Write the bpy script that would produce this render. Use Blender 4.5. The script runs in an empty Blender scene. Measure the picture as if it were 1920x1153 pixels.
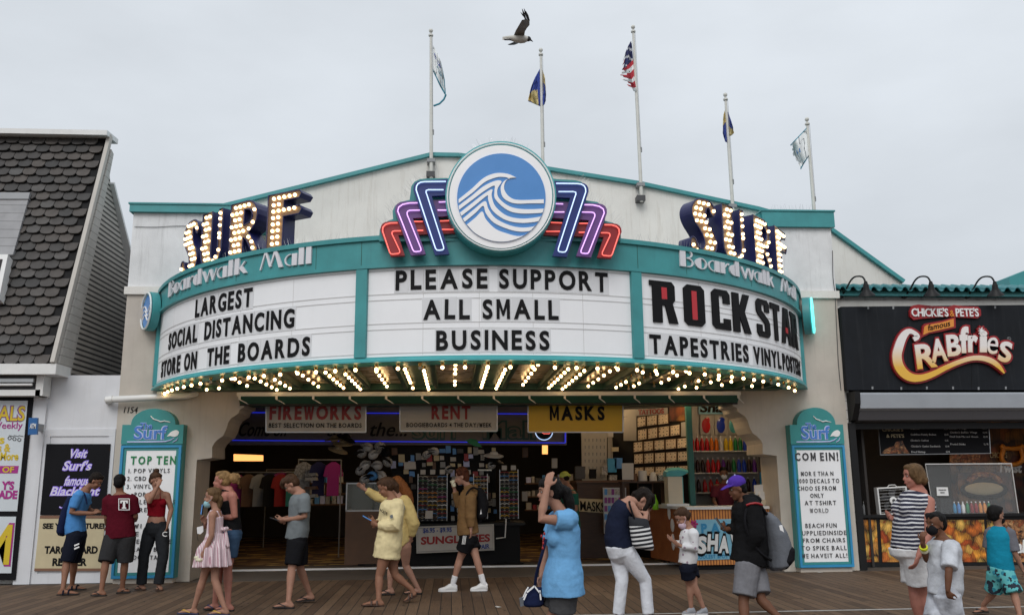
import bpy, bmesh, math, random
import numpy as np
from mathutils import Vector as V, Matrix, noise
from mathutils.geometry import tessellate_polygon
random.seed(7)
S = bpy.context.scene
COL = S.collection
R = math.radians

# ------------------------------------------------------------------ camera
EYE = V((0, 0, 1.6)); FPX = 1619.3
_p, _y, _r = .1972, .07007, -.008963
FW = V((math.sin(_y)*math.cos(_p), math.cos(_y)*math.cos(_p), math.sin(_p)))
_rt = V((math.cos(_y), -math.sin(_y), 0)); _up = _rt.cross(FW)
RT = _rt*math.cos(_r)+_up*math.sin(_r); UP = RT.cross(FW)
cam = bpy.data.cameras.new('camera'); camo = bpy.data.objects.new('camera', cam); COL.objects.link(camo)
m3 = Matrix((RT, UP, -FW)).transposed()
camo.matrix_world = Matrix.Translation(EYE) @ m3.to_4x4()
cam.sensor_width = 36; cam.lens = FPX/1920*36; cam.clip_end = 2000; cam.clip_start = .05
S.camera = camo

def ray(px, py): return FW+RT*((px-960)/FPX)+UP*((576.5-py)/FPX)
def at(px, py, Y):
    d = ray(px, py); return EYE+d*(Y/d.y)
def atx(px, py, X):
    d = ray(px, py); return EYE+d*(X/d.x)
def atz(px, py, Z):
    d = ray(px, py); return EYE+d*((Z-EYE.z)/d.z)

# ------------------------------------------------------------------ sky, sun, exposure
SUN_EL, SUN_AZ = R(42), R(196)      # azimuth measured from +Y clockwise: behind the camera
w = bpy.data.worlds.new('World'); S.world = w; w.use_nodes = True
nt = w.node_tree; nt.nodes.clear()
out = nt.nodes.new('ShaderNodeOutputWorld'); bg = nt.nodes.new('ShaderNodeBackground')
sky = nt.nodes.new('ShaderNodeTexSky'); sky.sky_type = 'NISHITA'; sky.sun_disc = False
sky.sun_elevation = SUN_EL; sky.sun_rotation = SUN_AZ; sky.dust_density = 4
tc = nt.nodes.new('ShaderNodeTexCoord'); sep = nt.nodes.new('ShaderNodeSeparateXYZ')
nt.links.new(tc.outputs['Generated'], sep.inputs[0])
ramp = nt.nodes.new('ShaderNodeMapRange'); ramp.inputs['From Min'].default_value = 0; ramp.inputs['From Max'].default_value = 1
ramp.inputs['To Min'].default_value = 5.75; ramp.inputs['To Max'].default_value = 9.5
nt.links.new(sep.outputs['Z'], ramp.inputs['Value'])
nz = nt.nodes.new('ShaderNodeTexNoise'); nz.inputs['Scale'].default_value = 3.0; nz.inputs['Detail'].default_value = 6; nz.inputs['Roughness'].default_value = .5
mp = nt.nodes.new('ShaderNodeMapping'); mp.inputs['Scale'].default_value = (1, 1, 2.4)
nt.links.new(tc.outputs['Generated'], mp.inputs[0]); nt.links.new(mp.outputs[0], nz.inputs['Vector'])
nr = nt.nodes.new('ShaderNodeMapRange'); nr.inputs['From Min'].default_value = .3; nr.inputs['From Max'].default_value = .7
nr.inputs['To Min'].default_value = .90; nr.inputs['To Max'].default_value = 1.06
nt.links.new(nz.outputs['Fac'], nr.inputs['Value'])
mul = nt.nodes.new('ShaderNodeMath'); mul.operation = 'MULTIPLY'
nt.links.new(ramp.outputs[0], mul.inputs[0]); nt.links.new(nr.outputs[0], mul.inputs[1])
cl = nt.nodes.new('ShaderNodeMix'); cl.data_type = 'RGBA'; cl.blend_type = 'MULTIPLY'; cl.inputs['Factor'].default_value = 1
cl.inputs['A'].default_value = (.94, 1.0, 1.065, 1); nt.links.new(mul.outputs[0], cl.inputs['B'])
mx = nt.nodes.new('ShaderNodeMix'); mx.data_type = 'RGBA'; mx.inputs['Factor'].default_value = .93
nt.links.new(sky.outputs[0], mx.inputs['A']); nt.links.new(cl.outputs['Result'], mx.inputs['B'])
nt.links.new(mx.outputs['Result'], bg.inputs['Color']); bg.inputs['Strength'].default_value = .110
nt.links.new(bg.outputs[0], out.inputs[0])
sl = bpy.data.lights.new('sun', 'SUN'); sl.energy = 1.3; sl.angle = R(35); sl.color = (1, .97, .93)
so = bpy.data.objects.new('sun', sl); COL.objects.link(so); so.location = (0, -5, 20)
sd = V((math.sin(SUN_AZ)*math.cos(SUN_EL), math.cos(SUN_AZ)*math.cos(SUN_EL), math.sin(SUN_EL)))
so.rotation_euler = (-sd).to_track_quat('-Z', 'Y').to_euler()
S.view_settings.view_transform = 'Standard'; S.view_settings.look = 'None'
S.view_settings.exposure = 0; S.view_settings.gamma = 1
S.render.engine = 'CYCLES'; S.cycles.use_denoising = True
S.cycles.max_bounces = 8; S.cycles.sample_clamp_indirect = 4; S.cycles.transparent_max_bounces = 12

# ------------------------------------------------------------------ materials
def mat(name, col, rough=.6, metal=0, var=0, vs=2.5, bump=0, bs=60, emit=0, ecol=None, spec=.5, streak=0, stcol=(.25,.22,.18), alpha=1, sss=0, stretch=None, coat=0):
    m = bpy.data.materials.new(name); m.use_nodes = True; t = m.node_tree; b = t.nodes['Principled BSDF']; L = t.links.new
    c4 = (*col, 1); b.inputs['Base Color'].default_value = c4; b.inputs['Roughness'].default_value = rough
    b.inputs['Metallic'].default_value = metal; b.inputs['Specular IOR Level'].default_value = spec
    if alpha < 1: b.inputs['Alpha'].default_value = alpha
    if coat: b.inputs['Coat Weight'].default_value = coat
    if sss: b.inputs['Subsurface Weight'].default_value = sss; b.inputs['Subsurface Radius'].default_value = (.01, .004, .002)
    if emit: b.inputs['Emission Color'].default_value = (*(ecol or col), 1); b.inputs['Emission Strength'].default_value = emit
    if var or bump or streak:
        tcn = t.nodes.new('ShaderNodeTexCoord'); src = tcn.outputs['Object']
        if stretch:
            mp = t.nodes.new('ShaderNodeMapping'); mp.inputs['Scale'].default_value = stretch; L(src, mp.inputs[0]); src = mp.outputs[0]
    last = None
    if var:
        n = t.nodes.new('ShaderNodeTexNoise'); n.inputs['Scale'].default_value = vs; n.inputs['Detail'].default_value = 6; n.inputs['Roughness'].default_value = .62; L(src, n.inputs['Vector'])
        mr = t.nodes.new('ShaderNodeMapRange'); mr.inputs['From Min'].default_value = .3; mr.inputs['From Max'].default_value = .7
        mr.inputs['To Min'].default_value = 1-var; mr.inputs['To Max'].default_value = 1+var*.6; L(n.outputs['Fac'], mr.inputs['Value'])
        x = t.nodes.new('ShaderNodeMix'); x.data_type = 'RGBA'; x.blend_type = 'MULTIPLY'; x.inputs['Factor'].default_value = 1
        x.inputs['A'].default_value = c4; L(mr.outputs[0], x.inputs['B']); last = x.outputs['Result']; L(last, b.inputs['Base Color'])
        rr = t.nodes.new('ShaderNodeMapRange'); rr.inputs['To Min'].default_value = max(.02, rough-.12); rr.inputs['To Max'].default_value = min(1, rough+.12); L(n.outputs['Fac'], rr.inputs['Value']); L(rr.outputs[0], b.inputs['Roughness'])
    if streak:
        mp2 = t.nodes.new('ShaderNodeMapping'); mp2.inputs['Scale'].default_value = (5, 5, .35); L(tcn.outputs['Object'], mp2.inputs[0])
        n2 = t.nodes.new('ShaderNodeTexNoise'); n2.inputs['Scale'].default_value = 2.2; n2.inputs['Detail'].default_value = 7; n2.inputs['Roughness'].default_value = .7; L(mp2.outputs[0], n2.inputs['Vector'])
        r2 = t.nodes.new('ShaderNodeMapRange'); r2.inputs['From Min'].default_value = .52; r2.inputs['From Max'].default_value = .8; r2.inputs['To Max'].default_value = streak; L(n2.outputs['Fac'], r2.inputs['Value'])
        x2 = t.nodes.new('ShaderNodeMix'); x2.data_type = 'RGBA'; L(r2.outputs[0], x2.inputs['Factor'])
        if last: L(last, x2.inputs['A'])
        else: x2.inputs['A'].default_value = c4
        x2.inputs['B'].default_value = (*stcol, 1); last = x2.outputs['Result']; L(last, b.inputs['Base Color'])
    if bump:
        n3 = t.nodes.new('ShaderNodeTexNoise'); n3.inputs['Scale'].default_value = bs; n3.inputs['Detail'].default_value = 4; L(src, n3.inputs['Vector'])
        bp = t.nodes.new('ShaderNodeBump'); bp.inputs['Strength'].default_value = bump; bp.inputs['Distance'].default_value = .02; L(n3.outputs['Fac'], bp.inputs['Height']); L(bp.outputs[0], b.inputs['Normal'])
    return m

M = {}
def mk(n, *a, **k): M[n] = mat(n, *a, **k); return M[n]
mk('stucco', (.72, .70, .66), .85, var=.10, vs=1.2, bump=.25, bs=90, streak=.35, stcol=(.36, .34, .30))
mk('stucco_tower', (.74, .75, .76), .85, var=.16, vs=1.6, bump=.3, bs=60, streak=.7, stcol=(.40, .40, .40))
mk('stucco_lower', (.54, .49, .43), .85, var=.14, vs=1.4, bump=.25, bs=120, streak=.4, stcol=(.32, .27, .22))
mk('stucco_gable', (.74, .73, .69), .85, var=.10, vs=1.1, bump=.25, bs=70, streak=.45, stcol=(.40, .35, .28))
mk('teal', (.048, .285, .300), .45, var=.16, vs=2.2, streak=.3, stcol=(.03, .14, .15))
mk('teal_light', (.065, .38, .40), .4, var=.10, vs=2.5)
mk('teal_dark', (.02, .13, .115), .5, var=.2)
mk('green_beam', (.018, .085, .062), .5, var=.2, vs=3)
mk('board_white', (.78, .79, .81), .35, var=.04, vs=1.5, streak=.08, stcol=(.5, .5, .48), emit=.08)  # slight glow added so the white boards come out brighter
mk('emblem_white', (.86, .86, .87), .35, var=.03, emit=.06)  # faint emission added to lift the emblem's white
mk('board_rail', (.62, .62, .62), .4, var=.1)
mk('letter_tile', (.70, .71, .73), .25, var=.05)
mk('letter_black', (.008, .008, .009), .6, spec=.15)
mk('letter_red', (.50, .02, .03), .4)
mk('letter_silver', (.70, .70, .74), .35, var=.05)
mk('navy', (.012, .014, .085), .4, var=.1)
mk('blue_bar', (.005, .022, .16), .35, var=.1)
mk('purple_bar', (.13, .05, .20), .35, var=.1)
mk('red_bar', (.26, .008, .014), .35, var=.1)
mk('logo_blue', (.075, .26, .62), .35, var=.04)
mk('white', (.8, .8, .8), .45, var=.05)
mk('white_trim', (.74, .74, .73), .5, var=.08, vs=4, streak=.15, stcol=(.4, .38, .35))
mk('cream', (.62, .55, .42), .5, var=.1)
mk('letter_face', (.20, .12, .06), .35, var=.12, vs=6)
mk('soffit', (.60, .48, .36), .28, var=.15, vs=4)
mk('brass', (.55, .36, .12), .25, metal=.9)
mk('bulb', (1, .85, .6), .3, emit=14, ecol=(1, .64, .28))
mk('lamp', (1, .85, .6), .3, emit=4.5, ecol=(1, .70, .36))
mk('bulb_off', (.55, .50, .42), .25)
mk('neon_white', (.8, .85, 1), .3, emit=1.0, ecol=(.45, .66, 1))
mk('neon_lilac', (.9, .6, 1), .3, emit=1.0, ecol=(.72, .40, 1))
mk('neon_red', (1, .25, .2), .3, emit=.95, ecol=(1, .14, .11))
mk('neon_cyan', (.3, 1, .95), .3, emit=1.2, ecol=(.12, .85, .80))
mk('neon_blue', (.1, .1, 1), .3, emit=.45, ecol=(.02, .04, .9))
mk('neon_off', (.75, .8, .8), .2)
mk('black', (.008, .008, .009), .6, var=.2, spec=.15)
mk('black_metal', (.012, .012, .013), .5, var=.2, spec=.25)
mk('grey', (.25, .26, .27), .5, var=.1)
mk('grey_dark', (.06, .06, .065), .55, var=.15)
mk('steel', (.45, .46, .47), .35, metal=.7, var=.1)
mk('pole_white', (.62, .62, .58), .45, var=.12, vs=5, streak=.3, stcol=(.30, .24, .18))
mk('pvc', (.72, .72, .70), .4, var=.06)
mk('concrete', (.085, .070, .058), .85, var=.22, vs=2.5, bump=.2, bs=80)
mk('line_white', (.42, .41, .39), .7, var=.35, vs=7)

# ------------------------------------------------------------------ mesh helpers
WL = {}
class MB:
    def __init__(s): s.v = []; s.f = []; s.m = []
    def add(s, vs, fs, mi=0):
        n = len(s.v); s.v += [tuple(x) for x in vs]; s.f += [tuple(n+i for i in f) for f in fs]; s.m += [mi]*len(fs); return s
    def box(s, x0, x1, y0, y1, z0, z1, mi=0):
        return s.add([(x0,y0,z0),(x1,y0,z0),(x1,y1,z0),(x0,y1,z0),(x0,y0,z1),(x1,y0,z1),(x1,y1,z1),(x0,y1,z1)],
                     [(0,3,2,1),(4,5,6,7),(0,1,5,4),(1,2,6,5),(2,3,7,6),(3,0,4,7)], mi)
    def obox(s, c, ex, ey, ez, mi=0):        # centre and three half-axis vectors
        c, ex, ey, ez = V(c), V(ex), V(ey), V(ez)
        p = [c+ex*a+ey*b+ez*d for d in (-1, 1) for a, b in ((-1,-1),(1,-1),(1,1),(-1,1))]
        return s.add(p, [(0,3,2,1),(4,5,6,7),(0,1,5,4),(1,2,6,5),(2,3,7,6),(3,0,4,7)], mi)
    def bar(s, a, b, wd, ht=None, mi=0):
        a, b = V(a), V(b); d = (b-a); l = d.length; d.normalize()
        u = V((0,0,1)) if abs(d.z) < .9 else V((0,1,0))
        x = d.cross(u).normalized(); z = x.cross(d)
        return s.obox((a+b)/2, d*l/2, x*wd/2, z*(ht or wd)/2, mi)
    def tube(s, pts, rad, n=8, mi=0, cap=True, closed=False):
        pts = [V(p) for p in pts]; k = len(pts)
        rad = [rad]*k if not hasattr(rad, '__len__') else rad
        t = []
        for i in range(k):
            a = pts[(i-1) % k] if (i or closed) else pts[0]; b = pts[(i+1) % k] if (i < k-1 or closed) else pts[-1]
            d = b-a; t.append(d.normalized() if d.length > 1e-9 else V((0,0,1)))
        u = t[0].orthogonal().normalized(); vs = []
        for i in range(k):
            u = (u-t[i]*u.dot(t[i])); u = u.normalized() if u.length > 1e-6 else t[i].orthogonal().normalized(); w2 = t[i].cross(u)
            for j in range(n):
                a = 2*math.pi*j/n; vs.append(pts[i]+(u*math.cos(a)+w2*math.sin(a))*rad[i])
        fs = []
        for i in range(k if closed else k-1):
            for j in range(n):
                fs.append((i*n+j, i*n+(j+1) % n, ((i+1) % k)*n+(j+1) % n, ((i+1) % k)*n+j))
        if cap and not closed: fs += [tuple(range(n-1, -1, -1)), tuple((k-1)*n+j for j in range(n))]
        return s.add(vs, fs, mi)
    def rings(s, rings, mi=0, cap=True):
        n = len(rings[0]); vs = [p for r in rings for p in r]; fs = []
        for i in range(len(rings)-1):
            for j in range(n): fs.append((i*n+j, i*n+(j+1) % n, (i+1)*n+(j+1) % n, (i+1)*n+j))
        if cap: fs += [tuple(range(n-1, -1, -1)), tuple((len(rings)-1)*n+j for j in range(n))]
        return s.add(vs, fs, mi)
    def lathe(s, prof, c=(0,0,0), ax=(0,0,1), n=12, mi=0):
        c = V(c); ax = V(ax).normalized(); u = ax.orthogonal().normalized(); w2 = ax.cross(u)
        return s.rings([[c+ax*z+(u*math.cos(2*math.pi*j/n)+w2*math.sin(2*math.pi*j/n))*max(r, 1e-4) for j in range(n)] for r, z in prof], mi)
    def ball(s, c, r, n=12, k=8, mi=0, mt=None):
        c = V(c); r = (r, r, r) if not hasattr(r, '__len__') else r; rg = []
        for i in range(k+1):
            ph = math.pi*i/k; q = []
            for j in range(n):
                th = 2*math.pi*j/n
                p = V((r[0]*max(math.sin(ph), 1e-3)*math.cos(th), r[1]*max(math.sin(ph), 1e-3)*math.sin(th), -r[2]*math.cos(ph)))
                q.append(c+(mt @ p if mt else p))
            rg.append(q)
        return s.rings(rg, mi)
    def prism(s, loops, O, ex, ey, dep, mi=0, side=None):
        # loops: outer polygon then holes, in 2D; O + ex*u + ey*v, extruded by vector dep
        if not hasattr(loops[0][0], '__len__'): loops = [loops]
        O, ex, ey, dep = V(O), V(ex), V(ey), V(dep)
        fl = [p for l in loops for p in l]; n = len(fl)
        tr = tessellate_polygon([[V((p[0], p[1], 0)) for p in l] for l in loops])
        f = [O+ex*p[0]+ey*p[1] for p in fl]; b = [p+dep for p in f]
        s.add(f+b, [tuple(t) for t in tr]+[tuple(i+n for i in reversed(t)) for t in tr], mi)
        o = 0; sm = mi if side is None else side
        for l in loops:
            k = len(l); q = f[o:o+k]+b[o:o+k]; o += k
            s.add(q, [(i, (i+1) % k, (i+1) % k+k, i+k) for i in range(k)], sm)
        return s
    def ppoly(s, px, Y, dep=.02, mi=0, holes=(), side=None):
        # outline measured in the photograph, laid on the vertical plane at depth Y, given real thickness away from the viewer
        ls = [[(lambda q: (q.x, q.z))(at(a, b, Y)) for a, b in l] for l in [px, *holes]]
        return s.prism(ls, (0, Y, 0), (1,0,0), (0,0,1), (0, dep, 0), mi, side)
    def build(s, name, mats, parent=None, smooth=None, origin=None, label=None, cat=None, group=None, kind=None):
        me = bpy.data.meshes.new(name)
        o = bpy.data.objects.new(name, me); COL.objects.link(o)
        if parent is not None: og = WL[parent.name]; o.parent = parent
        else:
            if origin is None:
                a = np.array(s.v); og = V(((a[:,0].min()+a[:,0].max())/2, (a[:,1].min()+a[:,1].max())/2, a[:,2].min()))
            else: og = V(origin)
            o.location = og
        WL[o.name] = og
        me.from_pydata([(x-og.x, y-og.y, z-og.z) for x, y, z in s.v], [], s.f)
        for mm in (mats if isinstance(mats, (list, tuple)) else [mats]): me.materials.append(M[mm] if isinstance(mm, str) else mm)
        if any(s.m): me.polygons.foreach_set('material_index', s.m)
        bm = bmesh.new(); bm.from_mesh(me); bmesh.ops.recalc_face_normals(bm, faces=bm.faces); bm.to_mesh(me); bm.free()
        if smooth:
            me.polygons.foreach_set('use_smooth', [True]*len(me.polygons)); me.set_sharp_from_angle(angle=R(smooth))
        props(o, label, cat, group, kind); return o

def props(o, label=None, cat=None, group=None, kind=None):
    if label: o['label'] = label
    if cat: o['category'] = cat
    if group: o['group'] = group
    if kind: o['kind'] = kind
    return o
def thing(name, label, cat, loc=(0,0,0), group=None):
    o = bpy.data.objects.new(name, None); COL.objects.link(o); o.location = loc; o.empty_display_size = .1
    WL[o.name] = V(loc); return props(o, label, cat, group)
def dup(o, parent=None, loc=None, label=None):
    c = o.copy(); COL.objects.link(c)
    if parent is not None: c.parent = parent
    if loc is not None: c.location = loc
    if label: c['label'] = label
    WL[c.name] = V(loc) if loc is not None else WL.get(o.name, V((0,0,0)))
    for ch in list(o.children): dup(ch, c)
    return c

def arc(cx, cy, r, a0, a1, n=10, ry=None):
    ry = ry or r
    return [(cx+r*math.cos(R(a0+(a1-a0)*i/n)), cy+ry*math.sin(R(a0+(a1-a0)*i/n))) for i in range(n+1)]

# ------------------------------------------------------------------ lettering
_tc = bpy.data.curves.new('lettering_source', 'FONT'); _to = bpy.data.objects.new('lettering_source', _tc); COL.objects.link(_to)
_tcache = {}
def glyphs(s, bold=0, res=4, space=1):
    k = (s, bold, res, space)
    if k in _tcache: return _tcache[k]
    _tc.body = s; _tc.offset = bold; _tc.resolution_u = res; _tc.extrude = .5; _tc.fill_mode = 'BOTH'; _tc.space_character = space
    dg = bpy.context.evaluated_depsgraph_get(); dg.update()
    e = _to.evaluated_get(dg); me = e.to_mesh()
    a = np.empty(len(me.vertices)*3, 'f'); me.vertices.foreach_get('co', a); a = a.reshape(-1, 3).astype(float)
    f = [tuple(p.vertices) for p in me.polygons]; e.to_mesh_clear()
    _tcache[k] = (a, f); return _tcache[k]
CAP = glyphs('H')[0][:,1].max()
def text(mb, s, x0, x1, h, fn, bold=0, depth=.012, shear=0, mi=0, res=4, space=1, wave=None):
    """letters of cap height h stretched over u in [x0,x1]; fn(u, v, d) -> world point; d = distance out of the surface"""
    a, f = glyphs(s, bold, res, space); mn, mxx = a[:,0].min(), a[:,0].max()
    u = x0+(a[:,0]-mn)/(mxx-mn)*(x1-x0); v = a[:,1]/CAP*h; d = (a[:,2]+.5)*depth
    u = u+v*shear
    if wave: v = v+np.array([wave((q-x0)/(x1-x0)) for q in u])
    mb.add([fn(q, r, t) for q, r, t in zip(u, v, d)], f, mi); return mb
GM = {'M': [(0,0),(0,1),(.22,1),(.44,.42),(.66,1),(.88,1),(.88,0),(.68,0),(.68,.62),(.50,.16),(.38,.16),(.20,.62),(.20,0)],
      'W': [(0,1),(.20,1),(.30,.36),(.42,.92),(.60,.92),(.72,.36),(.82,1),(1.02,1),(.83,0),(.62,0),(.51,.52),(.40,0),(.19,0)]}
def glyph1(c, bold, res):
    """one capital as (x from 0, y with cap height 1, z from 0 to 1), faces, width"""
    k = ('1', c, bold, res)
    if k in _tcache: return _tcache[k]
    if c in GM:
        P = GM[c]; n = len(P); tr = tessellate_polygon([[V((x, y, 0)) for x, y in P]])
        a = np.array([(x, y, 1) for x, y in P]+[(x, y, 0) for x, y in P], float); f = [tuple(t) for t in tr]+[tuple(i+n for i in t) for t in tr]+[(i, (i+1) % n, (i+1) % n+n, i+n) for i in range(n)]
    else:
        a, f = glyphs(c, bold, res); a = a.copy(); a[:,1] /= CAP; a[:,0] /= CAP; a[:,2] += .5; a[:,0] -= a[:,0].min()
        if c not in ",.'-:!": lo, hi = a[:,1].min(), a[:,1].max(); a[:,1] = (a[:,1]-lo)/(hi-lo) if c.isupper() or c.isdigit() else a[:,1]
    _tcache[k] = (a, f, a[:,0].max()); return _tcache[k]
_jr = random.Random(12)
def caps(mb, s, x0, x1, h, fn, bold=.03, depth=.012, mi=0, res=4, gap=.2, sp=.45, jit=0, tiles=None):
    """sign-writer's capitals set one by one with even gaps; fn as in text()"""
    g = [None if c == ' ' else glyph1(c, bold, res) for c in s]; tot = sum(sp if q is None else q[2]+gap for q in g)-gap; k = (x1-x0)/tot; u = x0
    for q in g:
        if q is None: u += sp*k; continue
        a, f, wd = q; j1, j2 = _jr.uniform(-1, 1)*jit*h, _jr.uniform(-1, 1)*jit*1.2
        mb.add([fn(u+p[0]*k+p[1]*h*j2, p[1]*h+j1+(p[0]-wd/2)*k*-j2, p[2]*depth) for p in a], f, mi)
        if tiles is not None: e = gap*.42*k; tiles.append((u-e, u+wd*k+e, j1))
        u += (wd+gap)*k
    return mb
def pcaps(mb, s, px0, px1, pyb, pyt, Y, bold=.03, mi=0, depth=.008, pyb2=None, res=3, gap=.2, off=.002):
    a = at(px0, pyb, Y); b = at(px1, pyb if pyb2 is None else pyb2, Y); t = at(px0, pyt, Y)
    h = t.z-a.z; w2 = b.x-a.x; sl = (b.z-a.z)/w2
    return caps(mb, s, 0, w2, h, lambda u, v, d: (a.x+u, Y-off-d, a.z+v+u*sl), bold, depth, mi, res, gap)
def ptext(mb, s, px0, px1, pyb, pyt, Y, bold=0, mi=0, shear=0, depth=.008, pyb2=None, res=3, space=1, off=.002):
    """flat lettering on the wall plane at depth Y, from photograph pixels: left, right, baseline, cap top"""
    a = at(px0, pyb, Y); b = at(px1, pyb if pyb2 is None else pyb2, Y); t = at(px0, pyt, Y)
    h = t.z-a.z; w2 = b.x-a.x; sl = (b.z-a.z)/w2
    return text(mb, s, 0, w2, h, lambda u, v, d: (a.x+u, Y-off-d, a.z+v+u*sl), bold, depth, shear, mi, res, space)
# ------------------------------------------------------------------ special surface materials
def nodes_mat(name, rough=.7):
    m = bpy.data.materials.new(name); m.use_nodes = True; t = m.node_tree; b = t.nodes['Principled BSDF']; b.inputs['Roughness'].default_value = rough
    M[name] = m; return t, b
def nd(t, typ, **k):
    n = t.nodes.new(typ)
    for a, v in k.items():
        if a.startswith('i_'):
            key = a[2:]; n.inputs[int(key) if key.isdigit() else key].default_value = v
        else: setattr(n, a, v)
    return n
def math_(t, op, a, b=None, c=None):
    n = nd(t, 'ShaderNodeMath', operation=op)
    for i, x in enumerate((a, b, c)):
        if x is None: continue
        if isinstance(x, (int, float)): n.inputs[i].default_value = x
        else: t.links.new(x, n.inputs[i])
    return n.outputs[0]
def mixc(t, f, a, b, blend='MIX'):
    n = nd(t, 'ShaderNodeMix', data_type='RGBA', blend_type=blend)
    for k, x in (('Factor', f), ('A', a), ('B', b)):
        if isinstance(x, (int, float)): n.inputs[k].default_value = x if k == 'Factor' else (x, x, x, 1)
        elif isinstance(x, tuple): n.inputs[k].default_value = (*x, 1)
        else: t.links.new(x, n.inputs[k])
    return n.outputs['Result']
def planks_mat(name, wd, ln, cols, axis=0, gap=.075, rough=.75, tone=.35):
    t, b = nodes_mat(name, rough); L = t.links.new
    g = nd(t, 'ShaderNodeNewGeometry'); s = nd(t, 'ShaderNodeSeparateXYZ'); L(g.outputs['Position'], s.inputs[0])
    X, Y = (s.outputs[0], s.outputs[1]) if axis == 0 else (s.outputs[1], s.outputs[0])
    u = math_(t, 'DIVIDE', X, wd); iu = math_(t, 'FLOOR', u); fu = math_(t, 'FRACT', u)
    wn = nd(t, 'ShaderNodeTexWhiteNoise', noise_dimensions='1D'); L(iu, wn.inputs['W'])
    v = math_(t, 'ADD', math_(t, 'DIVIDE', Y, ln), math_(t, 'MULTIPLY', wn.outputs['Value'], 7.3)); iv = math_(t, 'FLOOR', v); fv = math_(t, 'FRACT', v)
    c = nd(t, 'ShaderNodeCombineXYZ'); L(iu, c.inputs[0]); L(iv, c.inputs[1])
    w2 = nd(t, 'ShaderNodeTexWhiteNoise', noise_dimensions='3D'); L(c.outputs[0], w2.inputs['Vector'])
    gc = nd(t, 'ShaderNodeCombineXYZ'); L(math_(t, 'MULTIPLY', X, 60), gc.inputs[0]); L(math_(t, 'MULTIPLY', Y, 3.5), gc.inputs[1]); L(math_(t, 'MULTIPLY', w2.outputs['Value'], 50), gc.inputs[2])
    gn = nd(t, 'ShaderNodeTexNoise', i_Scale=1.0, i_Detail=6, i_Roughness=.65); L(gc.outputs[0], gn.inputs['Vector'])
    sn = nd(t, 'ShaderNodeTexNoise', i_Scale=.9, i_Detail=6, i_Roughness=.6); L(g.outputs['Position'], sn.inputs['Vector'])
    col = mixc(t, w2.outputs['Value'], cols[0], cols[1])
    col = mixc(t, 1, col, math_(t, 'ADD', math_(t, 'MULTIPLY', gn.outputs['Fac'], 1.3), .35), 'MULTIPLY')
    col = mixc(t, 1, col, math_(t, 'ADD', math_(t, 'MULTIPLY', sn.outputs['Fac'], tone*2.6), 1-tone*1.3), 'MULTIPLY')
    e1 = math_(t, 'LESS_THAN', fu, gap); e2 = math_(t, 'LESS_THAN', fv, gap*wd/ln*.8); e = math_(t, 'MAXIMUM', e1, e2)
    # two nail heads near each board end
    nf = math_(t, 'FRACT', math_(t, 'DIVIDE', Y, .61)); n1 = math_(t, 'LESS_THAN', math_(t, 'ABSOLUTE', math_(t, 'SUBTRACT', nf, .5)), .010); n2 = math_(t, 'LESS_THAN', math_(t, 'ABSOLUTE', math_(t, 'SUBTRACT', math_(t, 'ABSOLUTE', math_(t, 'SUBTRACT', fu, .54)), .27)), .045)
    col = mixc(t, math_(t, 'MULTIPLY', math_(t, 'MULTIPLY', n1, n2), .8), col, (.02, .015, .012))
    col = mixc(t, e, col, (.006, .005, .004)); L(col, b.inputs['Base Color'])
    h = math_(t, 'SUBTRACT', math_(t, 'MULTIPLY', gn.outputs['Fac'], .25), e)
    bp = nd(t, 'ShaderNodeBump', i_Strength=.5, i_Distance=.008); L(h, bp.inputs['Height']); L(bp.outputs[0], b.inputs['Normal'])
planks_mat('boardwalk_planks', .142, 3.6, ((.066, .037, .020), (.130, .080, .046)))
# shop carpet: woven dashes
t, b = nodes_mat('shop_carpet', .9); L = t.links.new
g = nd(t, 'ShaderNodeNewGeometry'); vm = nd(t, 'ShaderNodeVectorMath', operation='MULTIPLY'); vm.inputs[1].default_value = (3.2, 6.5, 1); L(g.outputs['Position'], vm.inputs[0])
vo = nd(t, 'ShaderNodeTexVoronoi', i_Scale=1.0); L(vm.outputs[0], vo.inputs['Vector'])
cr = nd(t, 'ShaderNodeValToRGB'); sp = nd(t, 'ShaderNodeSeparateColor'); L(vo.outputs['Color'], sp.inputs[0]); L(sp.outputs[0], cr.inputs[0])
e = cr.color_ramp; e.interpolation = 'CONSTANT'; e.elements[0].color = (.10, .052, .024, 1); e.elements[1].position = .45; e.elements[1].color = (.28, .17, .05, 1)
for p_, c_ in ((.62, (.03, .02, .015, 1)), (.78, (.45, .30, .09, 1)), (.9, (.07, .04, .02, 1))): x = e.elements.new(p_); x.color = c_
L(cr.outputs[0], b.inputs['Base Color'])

def stripes_mat(name, ca, cb, per, frac, axis=2, rough=.6, bump=0, world=True, nse=.12):
    t, b = nodes_mat(name, rough); L = t.links.new
    g = nd(t, 'ShaderNodeNewGeometry') if world else nd(t, 'ShaderNodeTexCoord'); src = g.outputs['Position' if world else 'Object']
    s = nd(t, 'ShaderNodeSeparateXYZ'); L(src, s.inputs[0])
    f = math_(t, 'FRACT', math_(t, 'DIVIDE', s.outputs[axis], per)); e = math_(t, 'LESS_THAN', f, frac)
    n = nd(t, 'ShaderNodeTexNoise', i_Scale=5, i_Detail=6); L(src, n.inputs['Vector'])
    col = mixc(t, 1, mixc(t, e, cb, ca), math_(t, 'ADD', math_(t, 'MULTIPLY', n.outputs['Fac'], nse*4), 1-nse*2), 'MULTIPLY'); L(col, b.inputs['Base Color'])
    if bump:
        bp = nd(t, 'ShaderNodeBump', i_Strength=bump, i_Distance=.02); L(f, bp.inputs['Height']); L(bp.outputs[0], b.inputs['Normal'])
    return M[name]

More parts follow.
